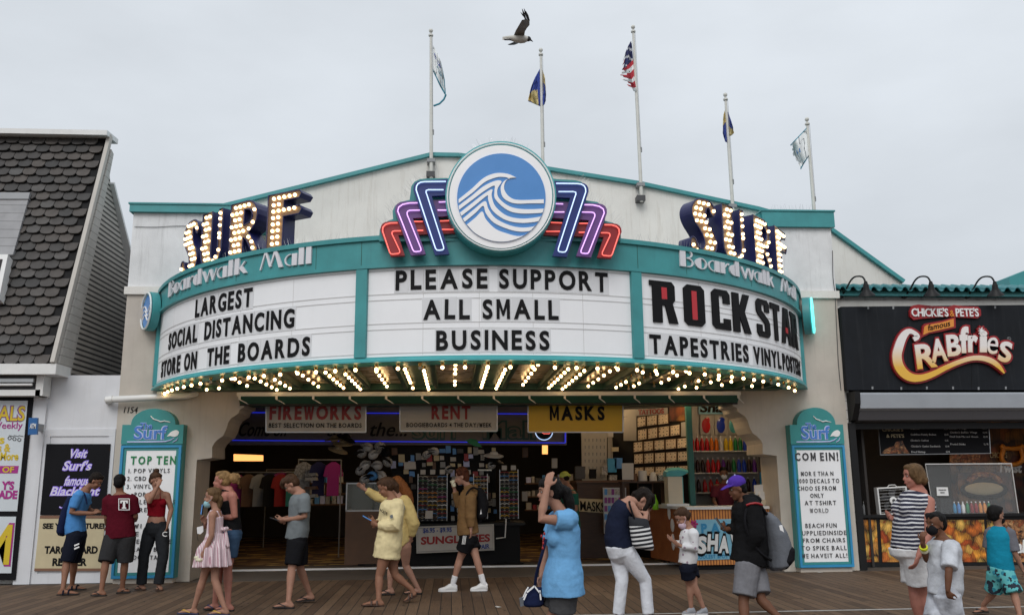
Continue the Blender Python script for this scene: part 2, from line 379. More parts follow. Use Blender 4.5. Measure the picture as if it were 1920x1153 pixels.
# ------------------------------------------------------------------ ground
FY = 15.3
MB().add([(-150,-60,0),(150,-60,0),(150,FY-.15,0),(-150,FY-.15,0)], [(0,1,2,3)]).build('boardwalk', 'boardwalk_planks', origin=(0,0,0), kind='structure')
MB().add([(-150,FY-.15,-.006),(150,FY-.15,-.006),(150,400,-.006),(-150,400,-.006)], [(0,1,2,3)]).build('ground', 'concrete', origin=(0,0,0), kind='structure')
MB().box(-4.3, 5.75, FY-.15, 17.75, -.004, .004).build('pavement', 'concrete', origin=(0,FY,0), kind='structure')
MB().box(-4.25, 5.7, 16.82, 16.87, .004, .035).build('pavement_line', 'white', origin=(0,16.8,0), kind='structure')
mb = MB()
for i in range(60):
    a = 1.2+i*.6; mb.add([(a,10.80-.003*a,.004),(a+.6,10.80-.003*a,.004),(a+.6,10.87-.003*a,.004),(a,10.87-.003*a,.004)], [(0,1,2,3)])
mb.build('boardwalk_line', 'line_white', origin=(0,10.8,0), kind='structure')

# ------------------------------------------------------------------ surf mall building
X0, X1 = -5.72, 7.14
B = thing('mall_building', 'cream stucco arcade building with teal trimmed gable, behind the curved marquee', 'building', (.7, FY, 0))
def q(px, py, Y=FY): a = at(px, py, Y); return (a.x, a.z)
lw = [q(365,1083), q(369,862), q(397.7,858), q(397.7,838), q(402,830), q(409,823), q(418,817), q(424,805), q(428,792), q(433,784), q(441,779), q(447,775), q(450,767), q(458,763), q(459,752)]
lw[0] = (lw[1][0], 0)
rw = [(1.42-2*0-a*1+0, z) for a, z in lw]
rw = [(2*.725-a, z) for a, z in lw]
ztop = 3.06
outl = [(X0,0),*lw,(lw[-1][0],ztop),(rw[-1][0],ztop),*rw[::-1],(X1,0),(X1,4.86),(X0,4.86)]
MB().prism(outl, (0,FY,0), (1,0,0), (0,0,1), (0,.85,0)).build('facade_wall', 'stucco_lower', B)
MB().box(X0-.04, -2.9, FY-.05, FY+.2, 4.862, 5.0).build('belt_course', 'stucco', B); MB().box(4.6, X1+.04, FY-.05, FY+.2, 4.862, 5.0).build('belt_course', 'stucco', B)
MB().box(X0, -3.8, FY, 18.5, 5.003, 6.36).build('tower', 'stucco_tower', B)
MB().box(5.85, X1, FY, 18.5, 5.003, 6.22).build('tower', 'stucco_tower', B)
MB().box(-3.8, 5.85, FY+.1, FY+.6, 4.863, 5.15).build('parapet_wall', 'stucco', B)
def cap(x0, x1, z0, z1, nm, ch):
    mb = MB(); P = [(x0-.05,z0),(x1+.05,z0),(x1+.05,z1),(x0-.05,z1)]
    mb.box(x0-.05, x1+.05, FY-.08, 18.55, z0, z1); mb.box(x0-.07, x1+.07, FY-.10, 18.57, z1, z1+.03)
    if ch: mb.prism([(x0-.05-.38*ch*0, z0), (x0-.05, z0+.002), (x0-.05, z1), (x0-.36, z0)], (0,FY+.0,0), (1,0,0), (0,0,1), (0,3.0,0)) if ch < 0 else mb.prism([(x1+.05, z0), (x1+.38, z0), (x1+.05, z1)], (0,FY,0), (1,0,0), (0,0,1), (0,3,0))
    mb.build(nm, 'teal', B)
cap(X0, -3.8, 6.363, 6.50, 'parapet_cap', 1); cap(5.85, X1, 6.223, 6.52, 'parapet_cap', -1)
GY = 16.7
gp = [(330,640),(330,400),(395,394),(590,346),(808,292),(862,293),(1030,319),(1200,346),(1420,393),(1556,431),(1692,529),(1692,640)]
GP = [q(a, b, GY) for a, b in gp]
MB().prism(GP, (0,GY,0), (1,0,0), (0,0,1), (0,.35,0)).build('gable_wall', 'stucco_gable', B)
mb = MB()
for a, b in zip(GP[2:-2], GP[3:-1]):
    mb.bar((a[0], GY+.14, a[1]+.0), (b[0], GY+.14, b[1]+.0), .46, .075)
mb.build('gable_coping', 'teal', B)
MB().prism([GP[0],*[(x, z-.05) for x, z in GP[1:-1]],GP[-1]], (0,GY+.4,0), (1,0,0), (0,0,1), (0,14,0)).build('roof', 'grey', B)
# interior shell
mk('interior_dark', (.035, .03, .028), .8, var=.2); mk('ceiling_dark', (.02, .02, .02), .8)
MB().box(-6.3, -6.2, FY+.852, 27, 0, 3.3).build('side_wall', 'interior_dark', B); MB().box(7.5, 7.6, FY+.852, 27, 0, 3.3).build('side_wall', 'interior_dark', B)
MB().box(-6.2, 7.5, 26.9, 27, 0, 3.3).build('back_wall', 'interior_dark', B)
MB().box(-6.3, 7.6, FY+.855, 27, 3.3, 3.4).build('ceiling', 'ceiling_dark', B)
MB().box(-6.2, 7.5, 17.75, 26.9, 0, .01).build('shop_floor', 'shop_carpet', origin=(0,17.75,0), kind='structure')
# green hood over the entrance
mb = MB(); xa, xb = lw[-1][0]-.05, rw[-1][0]+.05
zz = at(900, 737, FY-.25).z
mb.prism([(0,zz-.06),(0,zz),(.9,zz),(.9,zz-.165),(.10,zz-.165)], (xa,FY-.25,0), (0,1,0), (0,0,1), (xb-xa,0,0))
mb.build('entrance_hood', 'green_beam', B)
mb = MB(); mb.box(xa-.02, xb+.02, FY-.29, FY-.252, zz-.045, zz+.02)
n = 15
for i in range(n): 
    x = xa+.02+(xb-xa-.04)*i/(n-1); mb.box(x-.018, x+.018, FY-.275, FY-.254, zz-.10, zz-.046); mb.bar((x, FY-.26, zz-.10), (x+.14, FY-.12, zz-.175), .014)
mb.build('hood_frame', 'white_trim', B)
MB().box(xa, xb, FY-.145, FY-.12, zz-.195, zz-.168).build('hood_rail', 'black_metal', B)

# ------------------------------------------------------------------ marquee
MX, MY, MR = .63, 17.65, 6.25
ZB, ZT = at(899, 675.5, MY-MR).z, at(850, 438, MY-MR).z
TE = 67.6
def mq(t, z, d=0): return V((MX+(MR+d)*math.sin(t), MY-(MR+d)*math.cos(t), z))
def atc(px, py, d=0):
    r_ = ray(px, py); ox, oy = EYE.x-MX, EYE.y-MY; a = r_.x**2+r_.y**2; bq = ox*r_.x+oy*r_.y; c = ox*ox+oy*oy-(MR+d)**2
    k = (-bq-math.sqrt(max(bq*bq-a*c, 0)))/a; p = EYE+r_*k
    return math.atan2(p.x-MX, MY-p.y), p.z
def sweep(mb, prof, t0, t1, n=60, mi=0):
    return mb.rings([[mq(t0+(t1-t0)*i/n, z, d) for d, z in prof] for i in range(n+1)], mi)
def rect(d0, d1, z0, z1): return [(d0,z0),(d1,z0),(d1,z1),(d0,z1)]
tpx0 = lambda px: atc(px, 470)[0]
MQ = thing('theatre_marquee', 'curved teal theatre marquee with white changeable letter boards over the entrance', 'marquee', (MX, 13, ZB))
tE = R(TE); z0 = atc(850, 666)[1]; z1 = atc(850, 492)[1]
mb = MB(); sweep(mb, rect(-.3, 0, z1, ZT), -tE, tE, 90); sweep(mb, rect(-.32, .035, ZT-.05, ZT+.015), -tE, tE, 90); sweep(mb, rect(-.05, .03, z1-.045, z1-.0), -tE, tE, 90)
mb.build('fascia', 'teal', MQ)
for a in (-.92, -.66, -.42, tpx0(678), tpx0(1195), .46, .70, .95):
    mb = MB(); sweep(mb, rect(-.01, .0015, z1+.002, ZT-.052), a-.0009, a+.0009, 1); mb.build('panel_seam', 'teal_dark', MQ)
mb = MB(); sweep(mb, [(-.4,ZB),(.03,ZB),(.03,ZB+.03),(.0,z0-.02),(.0,z0),(-.4,z0)], -tE, tE, 90); mb.build('bottom_frame', 'teal_light', MQ)
tl, tr = atc(677, 590)[0], atc(1195, 590)[0]
for a, wd in ((-tE+.012, .012), (tl, .013), (tr, .013), (tE-.012, .012)):
    mb = MB(); sweep(mb, rect(-.3, .02, z0+.001, z1-.046), a-wd, a+wd, 2); mb.build('divider', 'teal', MQ)
bnd = [(-tE+.024, tl-.013), (tl+.013, tr-.013), (tr+.013, tE-.024)]
for a, b_ in bnd:
    mb = MB(); sweep(mb, rect(-.12, -.04, z0+.001, z1-.046), a, b_, 40)
    hh = (z1-z0-.05)/3
    for k in range(3):
        for zz_ in (z0+hh*k+.05, z0+hh*(k+1)-.03): sweep(mb, rect(-.04, -.034, zz_-.006, zz_+.006), a, b_, 40, 1)
    for k in range(1, 5):
        tt = a+(b_-a)*k/5+.01*math.sin(k*7); sweep(mb, rect(-.04, -.0385, z0+.02, z1-.07), tt-.0006, tt+.0006, 1, 1)
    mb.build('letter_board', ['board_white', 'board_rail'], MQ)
def mtext(mb, s, pa, pb, zb_, h, bold=.022, mi=0, d0=-.033, depth=.012, res=4, space=1, tiles=None):
    return caps(mb, s, pa*MR, pb*MR, h, lambda u, v, d: mq(u/MR, zb_+v, d0+d), bold, depth, mi, res, .26, .45, .012, tiles)
def proj(p):
    p = p-EYE; z = p.dot(FW); return 960+FPX*p.dot(RT)/z, 576.5-FPX*p.dot(UP)/z
def tpx(px, z, d=0):
    lo, hi = -1.12, 1.12
    for _ in range(40):
        m_ = (lo+hi)/2
        if proj(mq(m_, z, d))[0] < px: lo = m_
        else: hi = m_
    return (lo+hi)/2
def mrow(words, ref, bold=.03):
    zb_ = atc(ref[0], ref[1], -.03)[1]; h_ = atc(ref[0], ref[2], -.03)[1]-zb_
    for s, xa_, xb_ in words:
        mb = MB(); tl_ = []; mtext(mb, s, tpx(xa_, zb_+h_/2, -.03), tpx(xb_, zb_+h_/2, -.03), zb_, h_, bold, tiles=tl_)
        mt_ = MB()
        for a_, b_, j_ in tl_: sweep(mt_, rect(-.0395, -.0335, zb_-h_*.13+j_, zb_+h_*1.13+j_), a_/MR, b_/MR, 2)
        mt_.build('letter_tiles', 'letter_tile', MQ)
        mb.build('message_word', 'letter_black', MQ)
mrow([('PLEASE', 742, 914), ('SUPPORT', 936, 1139)], (940, 541, 504))
mrow([('ALL', 794, 881), ('SMALL', 905, 1047)], (920, 598, 561))
mrow([('BUSINESS', 818, 1030)], (925, 656, 619))
mrow([('LARGEST', 367, 473)], (472, 574, 539))
mrow([('SOCIAL', 317, 370), ('DISTANCING', 384, 552)], (551, 614, 578))
mrow([('STORE', 303, 338), ('ON', 346, 369), ('THE', 389, 430), ('BOARDS', 447, 581)], (580, 667, 631))
mrow([('TAPESTRIES', 1218, 1403), ('VINYL', 1413, 1464), ('POSTERS', 1467, 1500)], (1222, 663, 627))
# big hand-cut letters of the right board, with red counters
za = atc(1226, 604, -.03)[1]; h = atc(1226, 526, -.03)[1]-za
BL = {'R': [[(-.06,1),(-.06,.88),(.04,.88),(.04,0),(.40,0),(.40,.42),(.52,.42),(.66,0),(1.02,0),(.82,.47),(.92,.56),(.92,.90),(.80,1)],[(.40,.56),(.40,.86),(.54,.86),(.60,.80),(.60,.62),(.54,.56)]],
 'O': [[(.18,0),(0,.10),(0,.90),(.18,1),(.82,1),(1,.90),(1,.10),(.82,0)],[(.36,.14),(.36,.86),(.62,.86),(.62,.14)]], 'C': [[(.18,0),(0,.10),(0,.90),(.18,1),(.85,1),(1,.90),(1,.66),(.62,.66),(.62,.84),(.38,.84),(.38,.16),(.62,.16),(.62,.28),(1,.28),(1,0)]],
 'K': [[(0,0),(0,1),(.36,1),(.36,.60),(.62,1),(.98,1),(.66,.54),(1,0),(.62,0),(.36,.42),(.36,0)]], 'S': [[(.16,0),(0,.10),(0,.32),(.38,.32),(.38,.15),(.62,.15),(.62,.36),(.10,.58),(0,.68),(0,.90),(.16,1),(.84,1),(1,.90),(1,.68),(.64,.68),(.64,.86),(.38,.86),(.38,.70),(.90,.48),(1,.38),(1,.10),(.84,0)]],
 'T': [[(.32,0),(.32,.84),(0,.84),(0,1),(1,1),(1,.84),(.68,.84),(.68,0)]], 'A': [[(0,0),(.28,1),(.72,1),(1,0),(.70,0),(.64,.22),(.36,.22),(.30,0)],[(.40,.36),(.50,.76),(.60,.36)]]}
for s, xa_, xb_ in (('R', 1223, 1271), ('O', 1284, 1323), ('C', 1337, 1371), ('K', 1376, 1409), ('S', 1421, 1445), ('T', 1448, 1465), ('A', 1467, 1485), ('R', 1486, 1497)):
    mb = MB(); ta, tb = tpx(xa_, za+h/2), tpx(xb_, za+h/2); L_ = BL[s]; fl = [p_ for l in L_ for p_ in l]; n_ = len(fl); tri = tessellate_polygon([[V((x, y, 0)) for x, y in l] for l in L_])
    mb.add([mq(ta+(tb-ta)*x, za+h*y, -.012) for x, y in fl]+[mq(ta+(tb-ta)*x, za+h*y, -.033) for x, y in fl], [tuple(t_) for t_ in tri]+[tuple(i+n_ for i in t_) for t_ in tri]); o_ = 0
    for l in L_: k_ = len(l); mb.f += [(o_+i, o_+(i+1) % k_, o_+(i+1) % k_+n_, o_+i+n_) for i in range(k_)]; mb.m += [0]*k_; o_ += k_
    mb.build('message_letter', 'letter_black', MQ)
for xa_, xb_, lo, hi in ((1242, 1252, .57, .85), (1298.5, 1308, .15, .85), (1474, 1478, .30, .45)):
    mb = MB(); sweep(mb, rect(-.02, -.008, za+h*lo, za+h*hi), tpx(xa_, za+h/2), tpx(xb_, za+h/2), 4); mb.build('letter_accent', 'letter_red', MQ)
# art-deco sub-title on the fascia
def deco(ch, x, w_, add):
    if ch in 'lk': add([(0,0),(.24,0),(.24,1),(0,1)]); wd = .30
    if ch == 'l': return .34
    if ch == 'k': add([(.26,.30),(.34,.38),(.62,0),(.50,0)]); add([(.26,.34),(.50,.68),(.58,.68),(.32,.30)]); add([(.30,.36),(.42,.44),(.66,0),(.50,0)]); return .70
    if ch == 'B': add([(0,0),(.26,0),(.26,1),(0,1)]); 
    if ch == 'B':
        for c_, r_ in ((.76,.24),(.27,.27)):
            o = arc(.34, c_, r_*1.1, -90, 90, 10, r_); i = arc(.34, c_, r_*1.1-.06, 90, -90, 10, r_-.05); add(o+i)
        return .72
    if ch == 'M': add([(0,0),(.06,0),(.30,.95),(.24,1)]); add([(.24,1),(.50,.12),(.62,.12),(.34,1)]); add([(.52,.10),(.58,.10),(.84,1),(.74,1)]); add([(.72,1),(1.0,0),(1.2,0),(.86,1)]); return 1.28
    if ch == 'o': add(arc(.30,.33,.30,90,270,10,.33)+[(.30,0)]); o = arc(.32,.33,.28,-90,90,10,.33); i = arc(.32,.33,.22,90,-90,10,.28); add(o+i); return .68
    if ch in 'ad':
        o = arc(.30,.33,.30,90,270,10,.33); i = arc(.30,.33,.24,270,90,10,.28); add(o+i) if ch == 'a' else add(arc(.30,.33,.30,90,270,10,.33)+[(.30,0)])
        add([(.36,0),(.60,0),(.60,.66 if ch == 'a' else 1),(.36,.66 if ch == 'a' else 1)]); return .68
    if ch == 'r': add([(0,0),(.24,0),(.24,.66),(0,.66)]); add([(.26,.45),(.40,.66),(.50,.66),(.50,.55),(.38,.56),(.26,.36)]); return .52
    if ch == 'w': add([(0,.68),(.16,.68),(.38,.02),(.30,-.02)]); add([(.30,0),(.36,0),(.56,.68),(.50,.68)]); add([(.48,.68),(.66,.68),(.80,.02),(.72,-.02)]); add([(.74,0),(.79,0),(.98,.68),(.93,.68)]); return 1.0
    return .45
def deco_line(words, ref):
    zz_ = atc(ref[0], ref[1])[1]; h_ = atc(ref[0], ref[2])[1]-zz_
    for s, xa_, xb_ in words:
        ta, tb = tpx(xa_, zz_+h_/2), tpx(xb_, zz_+h_/2); tot = sum(deco(ch, 0, 0, lambda p: None) for ch in s)-.04
        k = (tb-ta)/tot; u = [ta]; mb = MB()
        def add(poly):
            n_ = len(poly); tri = tessellate_polygon([[V((a, b, 0)) for a, b in poly]])
            f = [mq(u[0]+a*k, zz_+b*h_, .03) for a, b in poly]; g_ = [mq(u[0]+a*k, zz_+b*h_, .002) for a, b in poly]
            mb.add(f+g_, [tuple(t_) for t_ in tri]+[(i, (i+1) % n_, (i+1) % n_+n_, i+n_) for i in range(n_)])
        for ch in s: u[0] += deco(ch, 0, 0, add)*k
        mb.build('fascia_word', 'letter_silver', MQ)
deco_line([('Boardwalk', 319, 466), ('Mall', 490, 588)], (582, 495, 461))
deco_line([('Boardwalk', 1273, 1448), ('Mall', 1462, 1490)], (1277, 500, 468))
# top deck, soffit, beams
def plan(d, z, yb): 
    P = [mq(-tE+2*tE*i/48, z, d) for i in range(49)]; return [(p.x, min(p.y, yb)) for p in P]+[]
pl = plan(-.3, 0, FY-.01)
MB().prism(pl, (0,0,ZT-.12), (1,0,0), (0,1,0), (0,0,.05)).build('top_deck', 'grey', MQ)
pl = plan(-.33, 0, FY-.02)
MB().prism(pl, (0,0,ZB+.09), (1,0,0), (0,1,0), (0,0,.05)).build('soffit', 'soffit', MQ)
xs0 = at(854, 688, 11.9).x; DX = 1.155
mb = MB(); xsd = [xs0+DX*(k+.5) for k in range(-5, 5)]; xss = [xs0+DX*k for k in range(-4, 6)]
def yf(x, d=-.42): return MY-math.sqrt((MR+d)**2-(x-MX)**2)
for x in xsd:
    for xx in (x-.26, x+.26):
        if abs(xx-MX) < 5.3: mb.box(xx-.035, xx+.035, yf(xx), FY-.03, ZB-.01, ZB+.085)
    if abs(x-MX) < 5.0: mb.box(x-.224, x+.224, max(yf(x-.22), yf(x+.22)), FY-.03, ZB+.045, ZB+.086)
mb.box(-4.6, 5.85, FY-.34, FY-.021, ZB-.02, ZB+.084)
mb.build('soffit_beam', 'green_beam', MQ)
# bulbs
bm_ = MB(); bm_.ball((0,0,-.040), .024, 12, 8, 0); bm_.lathe([(.016,-.016),(.018,.0),(.026,.012),(.026,.03)], n=10, mi=1)
spots = []
for i in range(46):
    t_ = -tE+.05+(2*tE-.10)*i/45; p = mq(t_, ZB-.03, -.16); spots.append((p.x, p.y, ZB-.03))
for x in xss:
    if abs(x-MX) > 5.2: continue
    y = yf(x, -.55)
    while y < FY-.35: spots.append((x, y, ZB+.06)); y += .52
for x in xsd:
    if abs(x-MX) > 5.0: continue
    for s_ in (-1, 1):
        y = yf(x, -.62)+(.2 if s_ > 0 else 0)
        while y < FY-.35: spots.append((x+s_*.13, y, ZB+.015)); y += .42
spots.sort(key=lambda p: p[1])
proto = None; rest = MB(); rng = random.Random(3)
MBULB = bm_
for i, p in enumerate(spots):
    off = rng.random() < (.30 if p[0] > 2.6 and p[1] > 12.6 else .05)
    if i < 100:
        if proto is None: proto = bm_.build('bulb', ['bulb', 'brass'], None, 50, origin=(0,0,0)); proto.parent = MQ; o = proto
        else: o = proto.copy(); COL.objects.link(o); o.parent = MQ
        o.location = V(p)-V(WL[MQ.name])
        if off:
            o.data = proto.data.copy(); o.data.materials[0] = M['bulb_off']
    else:
        n0 = len(rest.v); rest.v += [(a+p[0], b+p[1], c+p[2]) for a, b, c in bm_.v]; rest.f += [tuple(n0+j for j in f) for f in bm_.f]; rest.m += [(2 if off and m_ == 0 else m_) for m_ in bm_.m]
rest.build('bulb_field', ['bulb', 'brass', 'bulb_off'], MQ, 50, kind='stuff')
# ------------------------------------------------------------------ wave emblem with neon wings
E_ = thing('wave_emblem_sign', 'round blue wave emblem between red, purple and blue neon bars above the marquee', 'sign', at(939, 460, 11.3))
YE = 11.42
def circ(cx, cy, r, n=64, a0=0, a1=360): return [(cx+r*math.cos(R(a0+(a1-a0)*i/n)), cy+r*math.sin(R(a0+(a1-a0)*i/n))) for i in range(n+(0 if a1-a0 == 360 else 1))]
def c4(pts): return [(690+x/2.26, 250+y/2.26) for x, y in pts]
CXE, CYE = 939, 369
MB().ppoly([(711,444),(712,430),(718,421),(728,414),(737,411),(736,396),(741,386),(750,379),(768,375),(770,360),(771,350),(777,341),(788,336),(800,335),(836,334)]+circ(CXE,CYE,100,30,200,340)+[(1044,336),(1078,338),(1090,341),(1098,350),(1100,362),(1099,376),(1120,379),(1130,387),(1136,399),(1134,414),(1150,418),(1159,426),(1164,440),(1164,452),(711,452)], YE, .14).build('backing', 'teal', E_)
MB().ppoly(circ(CXE, CYE, 104), YE-.30, .29).build('disc_can', 'teal_light', E_)
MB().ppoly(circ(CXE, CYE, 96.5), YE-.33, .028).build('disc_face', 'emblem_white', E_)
MB().ppoly(circ(940, 371, 83), YE-.345, .013).build('disc_panel', 'logo_blue', E_)
# wave: white bands traced as ribbons over the blue disc
def clip_disc(p, r=82.2):
    dx, dy = p[0]-940, p[1]-371; d = math.hypot(dx, dy); return p if d < r else (940+dx*r/d, 371+dy*r/d)
def smooth(pts, n=5):
    o = []
    for i in range(len(pts)-1):
        p0, p1, p2, p3 = pts[max(i-1, 0)], pts[i], pts[i+1], pts[min(i+2, len(pts)-1)]
        for k in range(n):
            t = k/n; o.append(tuple(.5*(2*b+(c-a)*t+(2*a-5*b+4*c-d)*t*t+(3*b-a-3*c+d)*t**3) for a, b, c, d in zip(p0, p1, p2, p3)))
    return o+[pts[-1]]
def ribbon(edge_a, edge_b, nm='wave_band', Yd=YE-.357):
    a, b = [clip_disc(p) for p in smooth(c4(edge_a))], [clip_disc(p) for p in smooth(c4(edge_b))]
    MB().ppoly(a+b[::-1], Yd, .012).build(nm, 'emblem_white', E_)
ribbon([(384,280),(440,235),(490,190),(540,170),(590,172),(628,188)], [(384,296),(445,250),(495,207),(545,187),(580,186),(600,192)])
ribbon([(628,188),(600,190),(580,210),(578,240),(600,270),(640,283),(745,280)], [(600,192),(575,205),(562,235),(575,275),(620,297),(690,297),(745,297)])
ribbon([(384,308),(440,265),(490,225),(540,202),(566,205),(548,238),(555,275),(600,310),(660,322),(745,320)], [(386,324),(445,280),(495,243),(535,222),(536,245),(540,280),(590,325),(650,340),(745,337)])
ribbon([(390,336),(440,297),(490,258),(526,238),(524,265),(540,310),(590,350),(660,362),(742,352)], [(396,350),(445,312),(490,275),(508,264),(510,285),(530,330),(585,368),(655,380),(735,372)])
ribbon([(402,362),(450,322),(496,288),(510,320),(540,360),(600,390),(660,400),(720,392)], [(410,375),(455,338),(488,308),(500,340),(535,380),(600,408),(650,417),(700,412)])
ribbon([(418,388),(455,358),(484,332),(500,365),(540,405),(590,425),(640,436),(690,425)], [(424,392),(440,410),(470,440),(500,455),(545,462),(590,460),(640,446),(690,425)])
mb = MB(); mb.tube([(lambda p: (p.x, p.y, p.z))(at(a, b, YE-.325)) for a, b in circ(CXE, CYE, 100, 48)], .012, 6, closed=True); mb.build('neon_ring', 'neon_off', E_)
def bars(px, Y, mt, nm, neon, nmt):
    MB().ppoly(c4(px), Y, .07).build(nm, mt, E_)
    for ln in neon:
        mb = MB(); pts = [at(a, b, Y-.035) for a, b in c4(ln)]; mb.tube(pts, .0085, 6); mb.build('neon_tube', nmt, E_, 60)
def rnd(p, c, q_, n=4): return [tuple((1-t)**2*a+2*t*(1-t)*b+t*t*d for a, b, d in zip(p, c, q_)) for t in [i/n for i in range(n+1)]]
def wing(sx):
    f = (lambda L: [(561+(x-561)*sx if sx > 0 else 1122-x+5, y+(8 if sx < 0 else 0)) for x, y in L])
    red = rnd((52,410),(52,375),(88,374))+[(385,366),(388,424),(128,432),(156,518),(96,522)]
    bars(f(red), YE-.06, 'red_bar', 'red_bar', [f(rnd((125,380),(56,376),(62,415))+rnd((92,505),(96,514),(106,512),2)+rnd((128,510),(138,508),(134,496),2)+rnd((102,428),(98,414),(114,414),3)+[(140,414)]), f([(352,370),(305,372)]), f([(372,408),(310,408)]), f([(188,374),(232,374)]), f([(196,412),(234,412)])], 'neon_red')
    pur = rnd((114,330),(112,292),(150,290))+[(350,280),(352,350),(190,360),(245,512),(182,518)]
    bars(f(pur), YE-.12, 'purple_bar', 'purple_bar', [f(rnd((215,295),(122,292),(126,330))+rnd((190,494),(194,504),(204,502),2)+rnd((220,500),(228,498),(224,488),2)+rnd((166,345),(162,328),(180,327),3)+[(228,326)]), f([(350,290),(300,292)]), f([(340,326),(295,326)])], 'neon_lilac')
    blu = rnd((192,240),(190,204),(224,202))+[(352,194),(352,262),(270,266),(345,512),(284,516)]
    bars(f(blu), YE-.18, 'blue_bar', 'blue_bar', [f([(330,205)]+rnd((240,206),(202,206),(204,240))+rnd((286,488),(290,498),(302,496),2)+rnd((316,494),(324,492),(320,480),2)+[(248,256)]+rnd((246,252),(242,240),(256,240),2)+[(320,240)])], 'neon_white')
wing(1); wing(-1)

# ------------------------------------------------------------------ bulb letters standing on the marquee
ew = lambda x0, y0, x1, y1: [(x0,y0),(x1,y0),(x1,y1),(x0,y1)]
LS = [smooth([(.95,.78),(.90,.90),(.74,.985),(.52,1.0),(.28,.96),(.12,.84),(.10,.70),(.20,.56),(.36,.44),(.46,.34),(.50,.24),(.46,.15),(.36,.12),(.26,.16),(.20,.26),(.10,.30),(.02,.26),(.02,.14),(.14,.04),(.36,.0),(.66,.02),(.88,.12),(.94,.28),(.86,.44),(.70,.56),(.62,.66),(.60,.78),(.66,.86),(.74,.84),(.80,.76),(.88,.73),(.95,.78)], 3)[:-1]]
LU = [[(0,1),(0,.30)]+[(.42-.42*math.cos(R(a)), .30-.30*math.sin(R(a))) for a in range(15, 90, 15)]+[(.46,0)]+[(.46+.44*math.sin(R(a)), .32-.32*math.cos(R(a))) for a in range(15, 91, 15)]+[(.90,1),(.74,1),(.74,.34)]+[(.58+.16*math.cos(R(a)), .30-.15*math.sin(R(a))) for a in range(0, 91, 30)]+[(.46,.16),(.44,.22),(.44,1)]]
LR = [[(0,0),(0,1),(.52,1)]+[(.56+.34*math.sin(R(a)), .73+.27*math.cos(R(a))) for a in range(10, 180, 20)]+[(.66,.42),(.80,.30),(.95,.16),(.96,.06),(.84,.03),(.72,.16),(.58,.32),(.46,.38),(.46,0)], [(.46,.86)]+[(.54+.20*math.sin(R(a)), .73+.13*math.cos(R(a))) for a in range(0, 181, 30)]+[(.46,.58)]]
LF = [[(0,0),(0,1),(.88,1),(.95,.94),(.88,.87),(.46,.87),(.46,.74),(.90,.74),(.97,.675),(.90,.60),(.46,.60),(.46,0)]]
def inside(p, loops):
    c = False
    for l in loops:
        for (x1, y1), (x2, y2) in zip(l, l[1:]+l[:1]):
            if (y1 > p[1]) != (y2 > p[1]) and p[0] < (x2-x1)*(p[1]-y1)/(y2-y1)+x1: c = not c
    return c
def edged(p, loops, wd, ht):
    d = 9
    for l in loops:
        for (x1, y1), (x2, y2) in zip(l, l[1:]+l[:1]):
            ax, ay, bx, by = x1*wd, y1*ht, x2*wd, y2*ht; px_, py_ = p[0]*wd, p[1]*ht
            t_ = max(0, min(1, ((px_-ax)*(bx-ax)+(py_-ay)*(by-ay))/((bx-ax)**2+(by-ay)**2+1e-9))); d = min(d, math.hypot(px_-ax-t_*(bx-ax), py_-ay-t_*(by-ay)))
    return d
lb = MB(); lb.ball((0,0,0), .027, 10, 6, 0)
LB = None
def bulb_letter(loops, tc_, wd, ht, zb_, tilt, label, nm='S'):
    global LB
    base = mq(tc_, zb_, -.28); T = thing('bulb_letter', label, 'sign letter', base, 'bulb lit letters standing on the marquee')
    a = tc_+tilt; ex = V((math.cos(a), math.sin(a), 0)); nrm = V((math.sin(a), -math.cos(a), 0)); O = base-ex*wd/2
    sc = [[(x*wd, y*ht) for x, y in l] for l in loops]
    MB().prism(sc, O, ex, (0,0,1), nrm*.24).build('can', 'navy', T)
    cx_, cy_ = .45, .5
    mb = MB(); mb.prism(sc, O+nrm*.241, ex, (0,0,1), nrm*.004); mb.build('face', 'letter_face', T)
    for l in sc:      # raised rim round the face
        mb = MB(); mb.tube([O+nrm*.25+ex*x+V((0,0,y)) for x, y in l], .012, 5, closed=True); mb.build('rim', 'navy', T)
    pts = []; st = .098
    rows = int(ht/st)
    for r_ in range(rows+1):
        y = (r_+.45)*st
        for c_ in range(int(wd/st)+2):
            x = (c_+(.5 if r_ % 2 and nm != 'F' else .2))*st+.0; p = (x/wd, y/ht)
            if inside(p, loops) and edged(p, loops, wd, ht) > .030: pts.append((x, y))
    # thin strokes get a single line of lamps along their middle
    for l in ({'U': [(.82,.95),(.82,.82),(.82,.69),(.82,.56),(.82,.43),(.80,.30),(.72,.18),(.60,.10)], 'R': [(.62,.93),(.76,.86),(.82,.74),(.78,.60),(.66,.50),(.66,.36),(.78,.23),(.88,.12)], 'F': [(.60,.935),(.72,.935),(.84,.935),(.60,.67),(.72,.67),(.84,.67)], 'S': [(.87,.82),(.78,.92),(.10,.18),(.20,.08),(.34,.06)]}[nm]):
        x, y = l[0]*wd, l[1]*ht
        if all(math.hypot(x-a_, y-b_) > .065 for a_, b_ in pts): pts.append((x, y))
    for x, y in pts:
        p = O+nrm*.265+ex*x+V((0,0,y))
        if LB is None: LB = lb.build('lamp', 'lamp', None, 60, origin=(0,0,0)); LB.parent = T; o = LB
        else: o = LB.copy(); COL.objects.link(o); o.parent = T
        o.location = p-base
zl = ZT-.06
